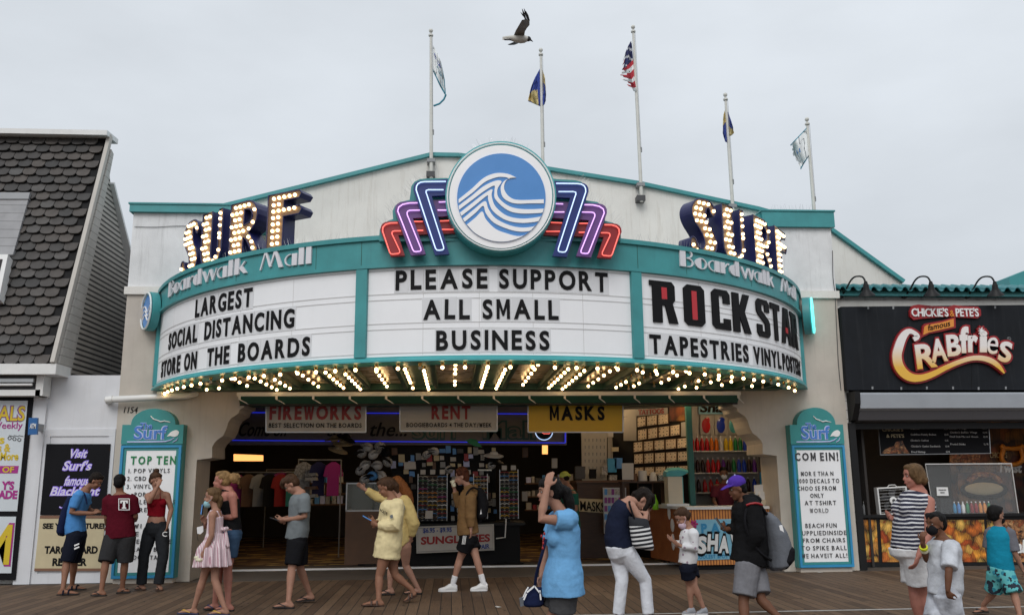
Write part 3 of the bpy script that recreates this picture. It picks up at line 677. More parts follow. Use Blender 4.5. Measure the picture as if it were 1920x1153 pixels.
for lp, nm, px, pyb, pw, ph, tl_, lab in (
    (LS, 'S', 361, 505, 48, 84, .04, 'leftmost bulb lit letter S at the far left end of the marquee'),
    (LU, 'U', 403, 490, 50, 96, .02, 'bulb lit letter U on the left of the marquee, left of the F and R'),
    (LR, 'R', 463, 472, 74, 95, .0, 'bulb lit letter R on the left of the marquee, with its loop complete'),
    (LF, 'F', 538, 455, 76, 100, -.02, 'bulb lit letter F nearest the emblem on the left of the marquee'),
    (LS, 'S', 1316, 466, 58, 96, .0, 'bulb lit letter S nearest the emblem on the right of the marquee'),
    (LU, 'U', 1374, 483, 58, 100, .0, 'bulb lit letter U on the right of the marquee, behind the S'),
    (LR, 'R', 1427, 500, 44, 96, .0, 'bulb lit letter R on the right of the marquee, seen at a slant'),
    (LF, 'F', 1461, 515, 28, 85, .0, 'rightmost bulb lit letter F at the far right end of the marquee')):
    tc_ = tpx(px, zl, -.1); p = mq(tc_, zl); dist = (p-EYE).dot(FW); rt = V((math.cos(tc_), math.sin(tc_), 0))
    wd = {'S': .60, 'U': .62, 'R': .66, 'F': .66}[nm]; bulb_letter(lp, tc_, wd, .90, zl, tl_, lab, nm)
# round neon signs on the two ends of the marquee
for px, py, rx, ry, nm, lab, ring, face in ((297, 582, 11, 38, 'l', 'small round blue and white wave sign on the left end of the marquee', 'neon_off', 'logo_blue'), (1497, 590, 8, 36, 'r', 'small round sign with glowing cyan neon rings on the right end of the marquee', 'neon_cyan', 'logo_blue')):
    s_ = -1 if nm == 'l' else 1; tt = s_*R(66.5); c = mq(tt, at(px, py, 15.0).z, .16); tn = s_*R(57 if nm == 'l' else 64)
    nrm = V((math.sin(tn), -math.cos(tn), 0)); ex = V((math.cos(tn), math.sin(tn), 0)); T = thing('round_sign', lab, 'sign', c)
    r0 = .34
    MB().lathe([(r0,-.10),(r0,.02),(r0-.02,.03)], c, nrm, 28).build('rim', 'teal', T, 40)
    MB().lathe([(r0-.05,.031),(r0-.05,.036)], c, nrm, 28).build('face', face if nm == 'l' else 'teal', T)
    for rr in (r0-.02, r0-.09, r0-.16) if nm == 'r' else (r0-.025,):
        mb = MB(); mb.tube([c+nrm*.055+ex*rr*math.cos(a)+V((0,0,rr*math.sin(a))) for a in [2*math.pi*i/28 for i in range(28)]], .016, 6, closed=True); mb.build('neon_ring', ring, T)
    if nm == 'l':
        for k in range(3):
            mb = MB(); mb.tube([c+nrm*.04+ex*(-.2+.4*i/10)+V((0,0,-.12+.08*k+.06*math.sin(i*.6+k*.4))) for i in range(11)], .014, 5); mb.build('wave_line', 'white', T)
# ------------------------------------------------------------------ flagpoles and flags
def pole(top, bot, Y, lab, low=None):
    a, b = at(*bot, Y), at(*top, Y); T = thing('flagpole', lab, 'flagpole', b, 'white flagpoles along the gable'); T.location = a; WL[T.name] = a
    mb = MB(); mb.tube([a-V((0,0,.35)), a+(b-a)*.5, b-V((0,0,.12))], [.038, .034, .026], 10); mb.build('pole', 'pole_white', T, 60)
    mb = MB(); mb.lathe([(.05,-.10),(.05,-.07),(.02,-.06),(.02,-.03)], b, n=10); mb.ball(b+V((0,0,.02)), .045, 10, 8); mb.build('finial', 'pole_white', T, 50)
    mb = MB(); mb.box(a.x-.09, a.x+.07, Y-.05, GY+.0, a.z-.02, a.z+.05); mb.build('bracket', 'grey', T)
    mb = MB(); mb.box(a.x-.10, a.x+.07, Y-.05, GY+.0, a.z-.33, a.z-.22); mb.build('bracket', 'grey_dark', T)
    c = a+(b-a)*.22; mb = MB(); mb.box(c.x+.03, c.x+.055, Y-.02, Y+.02, c.z-.05, c.z+.05); mb.tube([c+V((.035,-.03,0)), b-V((-.035,.03,.12))], .004, 4); mb.build('halyard', 'grey', T)
PY = 16.55
pole((808,60), (809,303), PY, 'leftmost white flagpole, at the peak of the gable')
pole((1014,96), (1018,322), PY, 'white flagpole just right of the round wave emblem')
pole((1187,53), (1202,348), PY, 'tallest white flagpole, carrying the striped torn flag')
pole((1360,180), (1374,388), PY, 'white flagpole behind the right hand bulb lettering')
pole((1513,226), (1528,416), PY, 'rightmost white flagpole, behind the right tower cap')
mk('flag_white', (.80, .83, .84), .8); mk('flag_teal', (.03, .22, .30), .8); mk('flag_blue', (.03, .06, .30), .8); mk('flag_yellow', (.62, .50, .22), .8); mk('flag_red', (.50, .03, .05), .8); mk('flag_navy', (.02, .025, .10), .8)
def flag(name, lab, Y, grid, colf, mats, tears=()):
    # grid of photograph points (rows from hoist to fly, columns top to bottom); depth ripples give the cloth its folds
    n, k = len(grid), len(grid[0]); mb = MB(); up = 6; P = []
    G = np.array(grid, float)
    def samp(u, v):
        a = u*(n-1); i = min(int(a), n-2); fa = a-i; b_ = v*(k-1); j = min(int(b_), k-2); fb = b_-j
        return (G[i,j]*(1-fa)*(1-fb)+G[i+1,j]*fa*(1-fb)+G[i,j+1]*(1-fa)*fb+G[i+1,j+1]*fa*fb)
    N, K = 18, 22
    for i in range(N+1):
        for j in range(K+1):
            u, v = i/N, j/K; q_ = samp(u, v); P.append(at(q_[0], q_[1], Y+.16*math.sin(u*7+v*3.2)*u+.05*math.sin(u*13-v*5)*u))
    for i in range(N):
        for j in range(K):
            c = colf((i+.5)/N, (j+.5)/K)
            if c is None: continue
            mb.add([P[i*(K+1)+j], P[(i+1)*(K+1)+j], P[(i+1)*(K+1)+j+1], P[i*(K+1)+j+1]], [(0,1,2,3)], c)
    o = mb.build(name, mats, smooth=None, label=lab, cat='flag', group='flags on the gable poles')
    bm = bmesh.new(); bm.from_mesh(o.data); bmesh.ops.remove_doubles(bm, verts=bm.verts, dist=.0005); bm.to_mesh(o.data); bm.free()
    o.data.polygons.foreach_set('use_smooth', [True]*len(o.data.polygons))
    md = o.modifiers.new('thickness', 'SOLIDIFY'); md.thickness = .004
def c_white(u, v):
    if v > .93 or u > .97: return 1
    if (u-.45)**2/.10+(v-.30)**2/.008 < 1 and (u-.45)**2/.10+(v-.30)**2/.008 > .35: return 2
    if (u-.55)**2/.05+(v-.56)**2/.004 < 1 and (u-.55)**2/.05+(v-.56)**2/.004 > .4: return 1
    return 0
flag('flag', 'white and teal flag hanging from the leftmost pole', PY, [[(811,84),(811,104),(812,135)],[(820,100),(822,128),(826,164)],[(827,118),(834,150),(836,182)]], c_white, ['flag_white', 'flag_teal', 'flag_blue'])
mb = MB(); mb.tube([at(a, b_, PY+.05) for a, b_ in ((836,178),(832,187),(824,195),(813,199))], .02, 5); mb.build('flag_ribbon', 'flag_teal', label='torn teal strip trailing from the leftmost flag', cat='flag strip')
def c_by(u, v): return 1 if v > .62-.25*u and v < 1.05-.1*u and u > .2 else 0
flag('flag', 'limp blue and yellow flag on the pole beside the emblem', PY, [[(1013,128),(1013,162),(1013,200)],[(1003,146),(1000,170),(1006,197)],[(996,164),(992,180),(990,190)]], c_by, ['flag_blue', 'flag_yellow'])
flag('flag_fold', 'blue fold of the limp flag on the far side of its pole', PY, [[(1016,128),(1016,162),(1016,200)],[(1020,140),(1022,165),(1021,196)],[(1022,150),(1024,178),(1023,190)]], lambda u, v: 1 if v < .35 else 0, ['flag_blue', 'flag_yellow'])
def c_us(u, v):
    if u > .55+.42*abs(math.sin(v*23))+.1*math.sin(v*51): return None
    if v < .36 and u < .8: return 2 if (int(u*13)+int(v*40)) % 7 else 0
    return 1 if int(v*9) % 2 else 0
flag('flag', 'torn red and white striped flag with a starred blue corner', PY, [[(1184,76),(1187,110),(1190,140),(1196,172)],[(1178,86),(1178,118),(1184,148),(1190,172)],[(1168,112),(1163,135),(1160,142),(1186,170)]], c_us, ['flag_white', 'flag_red', 'flag_navy'])
def c_yb(u, v): return 1 if v < .42 else 0
flag('flag', 'small limp blue and yellow flag on the second pole from the right', PY, [[(1360,204),(1361,235),(1364,268)],[(1357,214),(1356,240),(1360,266)],[(1356,224),(1355,250),(1357,258)]], c_yb, ['flag_blue', 'flag_yellow'])
flag('flag_fold', 'yellow tipped fold of the small limp flag right of its pole', PY, [[(1365,210),(1366,235),(1368,256)],[(1370,224),(1371,240),(1372,254)],[(1374,238),(1375,244),(1376,250)]], lambda u, v: 1 if v > .55 else 0, ['flag_blue', 'flag_yellow'])
def c_w2(u, v):
    if v < .05 or v > .96: return 1
    if u > .92+.05*math.sin(v*30): return None
    if .45 < u < .75 and .46 < v < .58 and int(u*22) % 2: return 2
    return 0
flag('flag', 'white flag with thin blue edges on the rightmost pole', PY, [[(1512,240),(1516,262),(1519,290)],[(1497,256),(1500,280),(1507,308)],[(1482,272),(1485,292),(1502,318)]], c_w2, ['flag_white', 'flag_teal', 'logo_blue'])

# ------------------------------------------------------------------ gull
mk('feather_white', (.55, .54, .50), .8, var=.1); mk('feather_grey', (.20, .185, .17), .8, var=.25, vs=14); mk('feather_black', (.02, .02, .022), .8)
GYY = 9.0
def gq(x, y, dy=0): return at(930+x/11.52, y/11.53, GYY+dy)
G_ = thing('gull', 'gull in flight with raised dark tipped wings high above the emblem', 'bird', gq(500,850))
mb = MB(); pts = [(150,825),(230,825),(330,830),(430,842),(530,850),(610,850),(670,845),(715,850),(730,860)]; rr = [.012,.02,.030,.042,.050,.045,.032,.024,.012]
mb.tube([gq(*p) for p in pts], rr, 10); mb.build('body', 'feather_white', G_, 60)
mb = MB(); mb.ball(gq(692,848), (.036,.03,.03), 10, 8); mb.build('head', 'feather_black', G_, 60)
mb = MB(); mb.tube([gq(715,862), gq(760,880), gq(798,908)], [.012,.009,.003], 6); mb.build('beak', 'feather_black', G_, 60)
mb = MB(); mb.rings([[gq(x, y-w_/2, d-.015), gq(x, y+w_/2, d-.015), gq(x, y+w_/2, d+.015), gq(x, y-w_/2, d+.015)] for x, y, w_, d in ((290,835,50,0),(220,840,60,0),(140,840,70,0))]); mb.build('tail', 'feather_white', G_)
MB().ppoly([(930+x/11.52, y/11.53) for x, y in ((170,845),(230,850),(330,850),(300,870),(190,870))], GYY-.03, .012).build('tail_band', 'feather_black', G_)
def wing_(L, d0, d1, nm, mt, par):
    mb = MB(); n_ = len(L)
    mb.rings([[gq(a[0], a[1], d0+(d1-d0)*i/(n_-1)-.012), gq(b_[0], b_[1], d0+(d1-d0)*i/(n_-1)), gq(b_[0], b_[1], d0+(d1-d0)*i/(n_-1)+.006), gq(a[0], a[1], d0+(d1-d0)*i/(n_-1)+.014)] for i, (a, b_) in enumerate(L)]); return mb.build(nm, mt, par, 60)
wing_([((610,790),(380,780)),((625,690),(430,660)),((665,620),(490,560)),((725,550),(560,440)),((725,440),(640,420))], 0, -.5, 'wing', 'feather_grey', G_)
for a, b_, c, d_ in ((640,420,560,200), (660,425,525,270), (690,425,600,195), (715,440,640,250)):
    wing_([((a+20,b_+20),(a-25,b_-5)),((a*.45+c*.55+26,b_*.45+d_*.55),(a*.45+c*.55-20,b_*.45+d_*.55)),((c+10,d_),(c,d_-6))], -.5-.02*(a % 7), -.7-.02*(a % 7), 'feather', 'feather_black', G_)
wing_([((540,900),(430,890)),((470,950),(380,915)),((400,978),(310,945)),((300,985),(245,970))], .05, .45, 'wing', 'feather_black', G_)

# ------------------------------------------------------------------ letter board pillars
mk('frame_blue', (.03, .27, .52), .4, var=.1); mk('frame_teal', (.04, .26, .26), .45, var=.1); mk('sign_teal', (.035, .26, .26), .45, var=.12)
mk('script_blue', (.06, .20, .58), .4); mk('script_lilac', (.50, .55, .85), .4); mk('letter_green', (.01, .20, .07), .5)
mk('letter_grey', (.045, .045, .05), .5); mk('letter_faded', (.20, .20, .21), .5); mk('script_white', (.8, .8, .8), .5)
def pillar(lab, ox, xl, xr, ytop, yb, lines):
    Yf = FY-.19; a = at(xl, 800, Yf); b_ = at(xr, 800, Yf); x0, x1 = a.x, b_.x; W = x1-x0; zt_ = at((xl+xr)/2, 796, Yf).z; zk = at((xl+xr)/2, 833, Yf).z; zb_ = at((xl+xr)/2, yb, Yf).z
    T = thing('letter_board_pillar', lab, 'sign', ((x0+x1)/2, FY-.1, 0)); cx_ = (x0+x1)/2; zar = at((xl+xr)/2, ytop, Yf).z
    MB().box(x0+.03, x1-.03, Yf+.02, FY-.002, 0, zb_-.002).build('base', 'stucco_lower', T)
    r_ = W*.36; hh = zar-zt_
    MB().prism([(x0,zk+.004),(x1,zk+.004),(x1,zt_),(cx_+r_,zt_)]+[(cx_+r_*math.cos(R(t_)), zt_+.02+(hh-.02)*math.sin(R(t_))) for t_ in range(5, 180, 10)]+[(cx_-r_,zt_),(x0,zt_)], (0,Yf-.02,0), (1,0,0), (0,0,1), (0,.208,0)).build('header', 'sign_teal', T)
    MB().box(x0, x1, Yf, FY-.003, zb_, zk).build('case', 'sign_teal', T)
    f = .052*W; 
    MB().prism([[(x0+.01,zb_+.01),(x1-.01,zb_+.01),(x1-.01,zk-.015),(x0+.01,zk-.015)],[(x0+f,zb_+f),(x0+f,zk-f),(x1-f,zk-f),(x1-f,zb_+f)]], (0,Yf-.035,0), (1,0,0), (0,0,1), (0,.034,0)).build('outer_frame', 'frame_blue', T)
    g_ = f+.045*W
    MB().prism([[(x0+f+.002,zb_+f+.002),(x1-f-.002,zb_+f+.002),(x1-f-.002,zk-f-.002),(x0+f+.002,zk-f-.002)],[(x0+g_,zb_+g_),(x0+g_,zk-g_),(x1-g_,zk-g_),(x1-g_,zb_+g_)]], (0,Yf-.014,0), (1,0,0), (0,0,1), (0,.013,0)).build('inner_frame', 'frame_teal', T)
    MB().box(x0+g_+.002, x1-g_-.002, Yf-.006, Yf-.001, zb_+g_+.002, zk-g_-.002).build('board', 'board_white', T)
    hw = zk-.0; H = zt_-zk
    def fn(y): return lambda u, v, d: (x0+u, y-d, zk+v)
    for nm, s, u0, u1, v0, h_, bo, mt, yy in (('title_outline','The',.29,.49,.78,.30,.05,'script_lilac',Yf-.021), ('title','The',.29,.49,.78,.30,.01,'script_blue',Yf-.027), ('title_outline','Surf',.20,.74,.28,.62,.05,'script_lilac',Yf-.021), ('title','Surf',.20,.74,.28,.62,.012,'script_blue',Yf-.027)):
        mb = MB(); text(mb, s, W*u0, W*u1, H*h_, (lambda y: lambda u, v, d: (x0+u, y-d, zk+H*v0+v))(yy), bo, .006); mb.build(nm, mt, T)
    mb = MB(); mb.tube([(x0+W*u, Yf-.026, zk+H*v) for u, v in ((.45,1.44),(.50,1.28),(.58,1.20),(.62,1.14),(.68,1.18),(.78,1.12))], [.006,.012,.010,.014,.012,.004], 6); mb.build('gull_mark', 'script_white', T, 60)
    mb = MB(); mb.prism([(x0+W*u, zk+H*v) for u, v in smooth([(.74,.40),(.80,.62),(.88,.72),(.93,.62),(.91,.44),(.86,.38),(.80,.42)], 3)], (0,Yf-.030,0), (1,0,0), (0,0,1), (0,.009,0)); mb.build('wave_mark', 'script_white', T)
    mb = MB(); mb.tube([(x0+W*u, Yf-.026, zk+H*v) for u, v in ((.10,.13),(.5,.13),(.72,.14),(.80,.20),(.86,.32))], [.010,.012,.012,.012,.006], 6); mb.tube([(x0+W*u, Yf-.026, zk+H*v) for u, v in ((.84,.10),(.90,.20),(.92,.34))], [.008,.01,.005], 6); mb.build('wave_line', 'script_lilac', T, 60)
    for s, xa_, xb_, yb_, h_, mt in lines:
        mb = MB(); A = at(xa_, yb_, Yf); Bq = at(xb_, yb_, Yf); hz = at(xa_, yb_-h_, Yf).z-A.z
        caps(mb, s, A.x, Bq.x, hz, lambda u, v, d: (u, Yf-.007-d, A.z+v), .004 if h_ < 12 else .03, .012, res=2, gap=.34); mb.build('message_line', mt, T)
    return T
LB_ = lambda X, Y: (210+X/3.44, 755+Y/3.44)
def ll(s, X0_, X1_, Yb, mt='letter_grey', h_=8): return (s, 210+X0_/3.44, 210+X1_/3.44, 755+Yb/3.44, h_, mt)
pillar('teal and blue letter board listing a green TOP TEN, on the left wall', 0, 230, 345, 766, 1084,
  [('TOP TEN', 245, 330, 871, 16, 'letter_green'), ll('1. POP VINYLS', 108, 372, 452), ll('2. CBD', 99, 220, 502), ll('3. VINYL', 96, 250, 553), ll('POP', 146, 215, 604), ll('BLE', 150, 222, 652), ll('S', 392, 410, 652), ll('RE', 178, 225, 703), ll('WI', 136, 190, 808), ll('JE', 128, 172, 858), ll('PE', 130, 176, 907), ll('E', 366, 384, 907), ll('BRA', 112, 180, 958), ll('BE', 270, 312, 958), ll('& DO', 100, 190, 1010), ll('TA', 245, 292, 1010)])
def lr(s, X0_, X1_, Yb, h_=8.2, mt='letter_grey'): return (s, 1460+X0_/3.6, 1460+X1_/3.6, 755+Yb/3.6, h_, mt)
pillar('teal and blue letter board reading COM EIN!, on the right wall', 0, 1480, 1580, 764, 1064,
  [lr('COM EIN!', 108, 402, 392, 15.5), lr('MOR E THA N', 150, 368, 493), lr('2000 DECALS TO', 118, 408, 542), lr('CHOO SE FROM', 125, 385, 592), lr('ONLY', 213, 303, 640), lr('AT TSHIRT', 175, 387, 690), lr('WORLD', 210, 335, 741, 8.2, 'letter_faded'), lr('BEACH FUN', 180, 390, 843), lr('UPPLIEDINSIDE', 158, 455, 893), lr('FROM CHAIRS', 162, 448, 943), lr('TO SPIKE BALL', 153, 458, 995), lr('WE HAVEIT ALL!', 155, 462, 1047)])
mb = MB(); ptext(mb, '1154', 232, 257, 774, 763, FY, .0, shear=.15); mb.build('house_number', 'letter_black', label='small black house number 1154 on the cream wall', cat='house number')
# white drain pipe
mb = MB(); a = at(205, 749, FY-.14); b_ = at(352, 742, FY-.14); mb.tube([a+V((-.06,.14,-.02)), a+V((-.04,.03,0)), a, b_, b_+V((.08,.03,.03)), b_+V((.10,.12,.05))], .055, 10)
mb.tube([a+V((-.05,-.0,-.01)), a+V((.06,0,.003))], .066, 10); mb.tube([b_-V((.5,0,-.03)), b_-V((.42,0,-.027))], .066, 10)
mb.build('drain_pipe', 'pvc', None, 50, label='white plastic drain pipe running across the wall under the marquee', cat='pipe')

# ------------------------------------------------------------------ left building
mk('lap_white', (.66, .67, .70), .6, var=.06, streak=.15); mk('lap_beige', (.50, .47, .43), .7, var=.1, streak=.2)
stripes_mat('siding_louver', (.46, .43, .39), (.05, .046, .042), .095, .58, 2, .7, .4)
stripes_mat('siding_clap', (.46, .44, .41), (.20, .19, .17), .15, .93, 2, .7, .2)
stripes_mat('siding_grey', (.30, .30, .31), (.12, .12, .12), .17, .94, 2, .7, .2)
XL = -6.6
LBd = thing('shingled_building', 'building with a steep grey scalloped shingle front, left of the arcade', 'building', (-9, 15.3, 0))
ap = (16.33, 8.20); bt_ = (14.88, 3.58)
# front slope slab and its shingles
MB().prism([(bt_[0],bt_[1]-.16),(bt_[0],bt_[1]),(ap[0],ap[1]),(ap[0]+.25,ap[1]),(bt_[0]+.45,bt_[1]-.16)], (-13,0,0), (0,1,0), (0,0,1), (XL+13-.13,0,0)).build('mansard_deck', 'black', LBd)
t, b = nodes_mat('slate', .75); L = t.links.new
at_ = nd(t, 'ShaderNodeAttribute', attribute_name='tone'); g = nd(t, 'ShaderNodeNewGeometry'); n_ = nd(t, 'ShaderNodeTexNoise', i_Scale=9.0, i_Detail=5); L(g.outputs['Position'], n_.inputs['Vector'])
cr = nd(t, 'ShaderNodeValToRGB'); L(at_.outputs['Fac'], cr.inputs[0]); cr.color_ramp.elements[0].color = (.042, .041, .041, 1); cr.color_ramp.elements[1].color = (.080, .078, .077, 1); x = cr.color_ramp.elements.new(.85); x.color = (.082, .071, .064, 1)
L(mixc(t, 1, cr.outputs[0], math_(t, 'ADD', math_(t, 'MULTIPLY', n_.outputs['Fac'], .8), .6), 'MULTIPLY'), b.inputs['Base Color'])
sl_ = V((0, ap[0]-bt_[0], ap[1]-bt_[1])); SL = sl_.length; sl_.normalize(); nrm = V((0, -sl_.z, sl_.y))
mb = MB(); tones = []; rows = 26; rh = SL/rows; wdt = .245; rng = random.Random(5)
for r_ in range(rows):
    k = int((XL+13)/wdt)+1
    for c_ in range(k):
        xa_ = XL-.14-(c_+1)*wdt-(.5*wdt if r_ % 2 else 0); xb_ = xa_+wdt-.012
        if xb_ > XL-.14: continue
        j = rng.uniform(-.012, .012); z0_ = r_*rh-.03+j; prof = [(0,rh*.34),(wdt*.17,rh*.06),(wdt*.36,0),(wdt*.62,0),(wdt*.82,rh*.06),(wdt-.012,rh*.34),(wdt-.012,rh*1.05),(0,rh*1.05)]
        O = V((xa_, bt_[0], bt_[1]))+sl_*z0_+nrm*.055; tl_ = -.046
        f = [O+V((u,0,0))+sl_*v_+nrm*(tl_*v_/rh) for u, v_ in prof]; bk = [p-nrm*.03 for p in f]; m_ = len(prof)
        mb.add(f+bk, [tuple(range(m_))]+[(i, (i+1) % m_, (i+1) % m_+m_, i+m_) for i in range(m_)]); tones += [rng.random()]*(m_+1)
o = mb.build('shingles', 'slate', LBd); ta = o.data.attributes.new('tone', 'FLOAT', 'FACE'); ta.data.foreach_set('value', tones)
MB().box(-13, XL+.0, bt_[0]-.06, bt_[0]+.5, 3.40, bt_[1]-.005).build('fascia_board', 'white_trim', LBd)
mb = MB(); mb.obox((-9.82, ap[0]+.05, ap[1]+.03), (3.18,0,0), (0,.28,.02), (0,-.0,.05)); mb.build('ridge_cap', 'white_trim', LBd)
# rake trim along the right edge
mb = MB(); a, b_ = V((XL-.06, bt_[0]-.03, bt_[1]-.0)), V((XL-.06, ap[0]-.0, ap[1]+.02)); d_ = (b_-a)
mb.obox((a+b_)/2+nrm*.02, V((.035,0,0)), d_/2, nrm*.05); mb.build('rake_board', 'lap_beige', LBd)
MB().prism([(bt_[0]+.02,3.45),(ap[0]-.02,ap[1]-.25),(ap[0]+.10,ap[1]-.3),(bt_[0]+.55,3.45)], (XL-.10,0,0), (0,1,0), (0,0,1), (.09,0,0)).build('end_strip', 'siding_clap', LBd)
MB().prism([(bt_[0]+.63,3.45),(ap[0]+.1,7.6),(ap[0]+.3,7.25),(17.62,6.12),(20,4.1),(20,3.45)], (XL-.20,0,0), (0,1,0), (0,0,1), (.12,0,0)).build('end_wall', 'siding_louver', LBd)
mb = MB(); mb.bar((XL-.10,16.55,7.35), (XL-.10,20,4.15), .2, .06); mb.build('rear_fascia', 'white_trim', LBd)
MB().box(-13, XL-.21, 16.7, 19.5, 3.4, 4.6).build('upper_wall', 'grey_dark', LBd)
# recessed dormer panel and a white window frame at the picture edge
mb = MB(); q1 = [at(x, y, 15.2) for x, y in ((-60,362),(50,362),(26,470),(-60,470))]
Yd = 15.0
def onslope(px, py, up):
    P0 = V((0, bt_[0], bt_[1]))+nrm*up; r_ = ray(px, py); return EYE+r_*((P0-EYE).dot(nrm)/r_.dot(nrm))
def slopeq(L, up, dep, nm, mt, par):
    P = [onslope(*p_, up) for p_ in L]; mb = MB(); mb.add(P+[p_-nrm*dep for p_ in P], [(0,1,2,3),(7,6,5,4),(0,4,5,1),(1,5,6,2),(2,6,7,3),(3,7,4,0)]); return mb.build(nm, mt, par)
slopeq([(-160,373),(53,373),(24,478),(-160,478)], .075, .07, 'dormer_siding', 'siding_grey', LBd)
slopeq([(-160,361),(56,361),(53,373),(-160,373)], .10, .09, 'dormer_cap', 'grey', LBd)
w_ = slopeq([(-160,477),(15,477),(-2,560),(-160,560)], .22, .20, 'window', 'white_trim', LBd)
slopeq([(-160,486),(5,486),(-10,552),(-160,552)], .225, .004, 'pane', 'black_metal', w_)
# ground floor
MB().box(-13, -7.17, 15.42, 15.6, 0, 3.39).build('shop_wall', 'stucco', LBd)
MB().box(-13, -6.9, 15.0, 15.41, 3.06, 3.16).build('soffit_beam', 'white_trim', LBd)
MB().box(-6.98, -6.86, 15.0, 15.28, 3.06, 3.395).build('soffit_post', 'white_trim', LBd)
MB().box(-13, -6.99, 15.05, 15.1, 3.165, 3.395).build('soffit_back', 'grey_dark', LBd)
T = thing('strip_light', 'white fluorescent strip light under the eave at the left edge', 'light', (-7.6, 14.98, 3.2))
MB().box(-9, -7.0, 14.93, 15.04, 3.28, 3.34).build('housing', 'steel', T)
mb = MB(); mb.tube([(-9,14.96,3.24),(-7.02,14.96,3.24)], .022, 8); mb.build('tube', 'white', T, 60)
# white boarded bay between the buildings
Wb = thing('boarded_wall', 'white painted plywood wall between the shingled building and the arcade', 'wall', (-6.4, 15.3, 0))
MB().box(-7.16, X0-.003, FY+.02, FY+.15, 0, 3.44).build('panel', 'lap_white', Wb)
xs_ = [at(x, 900, FY).x for x in (60, 83, 209)]
MB().box(-7.16, -6.90, FY-.03, FY+.018, 0, 3.055).build('batten', 'lap_white', Wb)
MB().box(-6.899, X0-.01, FY-.0, FY+.019, 2.40, 2.52).build('batten', 'lap_white', Wb)
MB().box(-6.899, X0-.01, FY-.0, FY+.019, 0.0, .16).build('batten', 'lap_white', Wb)
MB().box(-6.899, -6.80, FY-.0, FY+.019, .161, 2.399).build('batten', 'lap_white', Wb); MB().box(-5.83, X0-.01, FY-.0, FY+.019, .161, 2.399).build('batten', 'lap_white', Wb)
# rentals board
mk('poster_white', (.60, .65, .69), .35, var=.04); mk('frame_black', (.006, .006, .008), .6, spec=.15); mk('ink_yellow', (.62, .45, .02), .5); mk('ink_magenta', (.36, .02, .22), .5); mk('ink_purple', (.22, .05, .25), .5); mk('panel_cream', (.55, .47, .30), .6, var=.08, vs=6); mk('ink_brown', (.20, .10, .06), .6)
Rb = thing('rentals_board', 'framed white rentals board with yellow lettering at the left edge', 'sign', (-8, 15.3, 0)); YR = FY-.06
MB().ppoly([(-190,744),(62,744),(28,1087),(-220,1087)], YR, .10).build('frame', 'frame_black', Rb)
MB().ppoly([(-190,751),(52,751),(32,958),(-200,958)], YR-.012, .01).build('upper_sheet', 'poster_white', Rb)
MB().ppoly([(-200,968),(30,968),(21,1074),(-210,1074)], YR-.012, .01).build('lower_sheet', 'poster_white', Rb)
for s, xa_, xb_, yb_, yt, mt, bo, o_ in (('RENTALS',-80,46,788,762,'ink_purple',.06,0),('RENTALS',-80,46,788,762,'ink_yellow',.02,1),('Daily - Weekly',-70,42,803,791,'ink_magenta',.01,0),('Bikes',-60,8,831,816,'ink_yellow',.03,0),('Surreys &',-70,19,846,832,'ink_yellow',.03,0),('More',0,34,862,848,'ink_yellow',.03,0),("Y'S",2,26,917,903,'ink_magenta',.05,0),('ADE',-4,32,934,920,'ink_magenta',.05,0),('Jersey Shore',-60,30,948,941,'ink_purple',0,0)):
    if s in ('Bikes',): s = 's'; xa_ = -2
    if s == 'Surreys &': s = 's &'; xa_ = -4
    if s == 'Jersey Shore': continue
    mb = MB(); ptext(mb, s, xa_, xb_, yb_, yt, YR-.013-.006*o_, bo, off=0, depth=.005); mb.build('lettering', mt, Rb)
MB().ppoly([(-40,873),(35,873),(33,887),(-40,887)], YR-.016, .003).build('tag_panel', 'ink_magenta', Rb)
mb = MB(); ptext(mb, 'OF', 4, 26, 885, 875, YR-.017, .03, off=0, depth=.004); mb.build('lettering', 'ink_yellow', Rb)
for mt, o_, g_ in (('ink_magenta', 0, 3), ('ink_yellow', 1, 0)):
    mb = MB(); ptext(mb, 'M', -30-g_, 17+g_, 1055+g_, 986-g_, YR-.013-.006*o_, .03, off=0, depth=.005); mb.build('lettering', mt, Rb)
mb = MB()
for k in range(3): mb.tube([at(18+9*k+3.2*math.cos(a_*.7), 821+1.5*k+3*math.sin(a_*.7), YR-.016) for a_ in range(10)], .006, 5); mb.tube([at(17+9*k, 816, YR-.016), at(26+9*k, 818, YR-.016)], .006, 5)
mb.build('bicycle_drawing', 'grey_dark', Rb)
A_ = thing('cash_machine_sign', 'small blue ATM sign sticking out of the white wall', 'sign', at(62, 815, FY-.1))
mk('atm_blue', (.015, .11, .32), .4); MB().ppoly([(54,783),(70,783),(69,814),(52,815)], FY-.32, .05).build('plate', 'atm_blue', A_)
mb = MB(); ptext(mb, 'ATM', 56, 67, 803, 794, FY-.325, .02, off=0); mb.build('lettering', 'script_white', A_)
mb = MB(); a = at(66, 796, FY-.28); mb.box(a.x-.02, a.x+.03, FY-.27, FY-.03, a.z-.10, a.z+.02); mb.build('bracket', 'grey', A_)
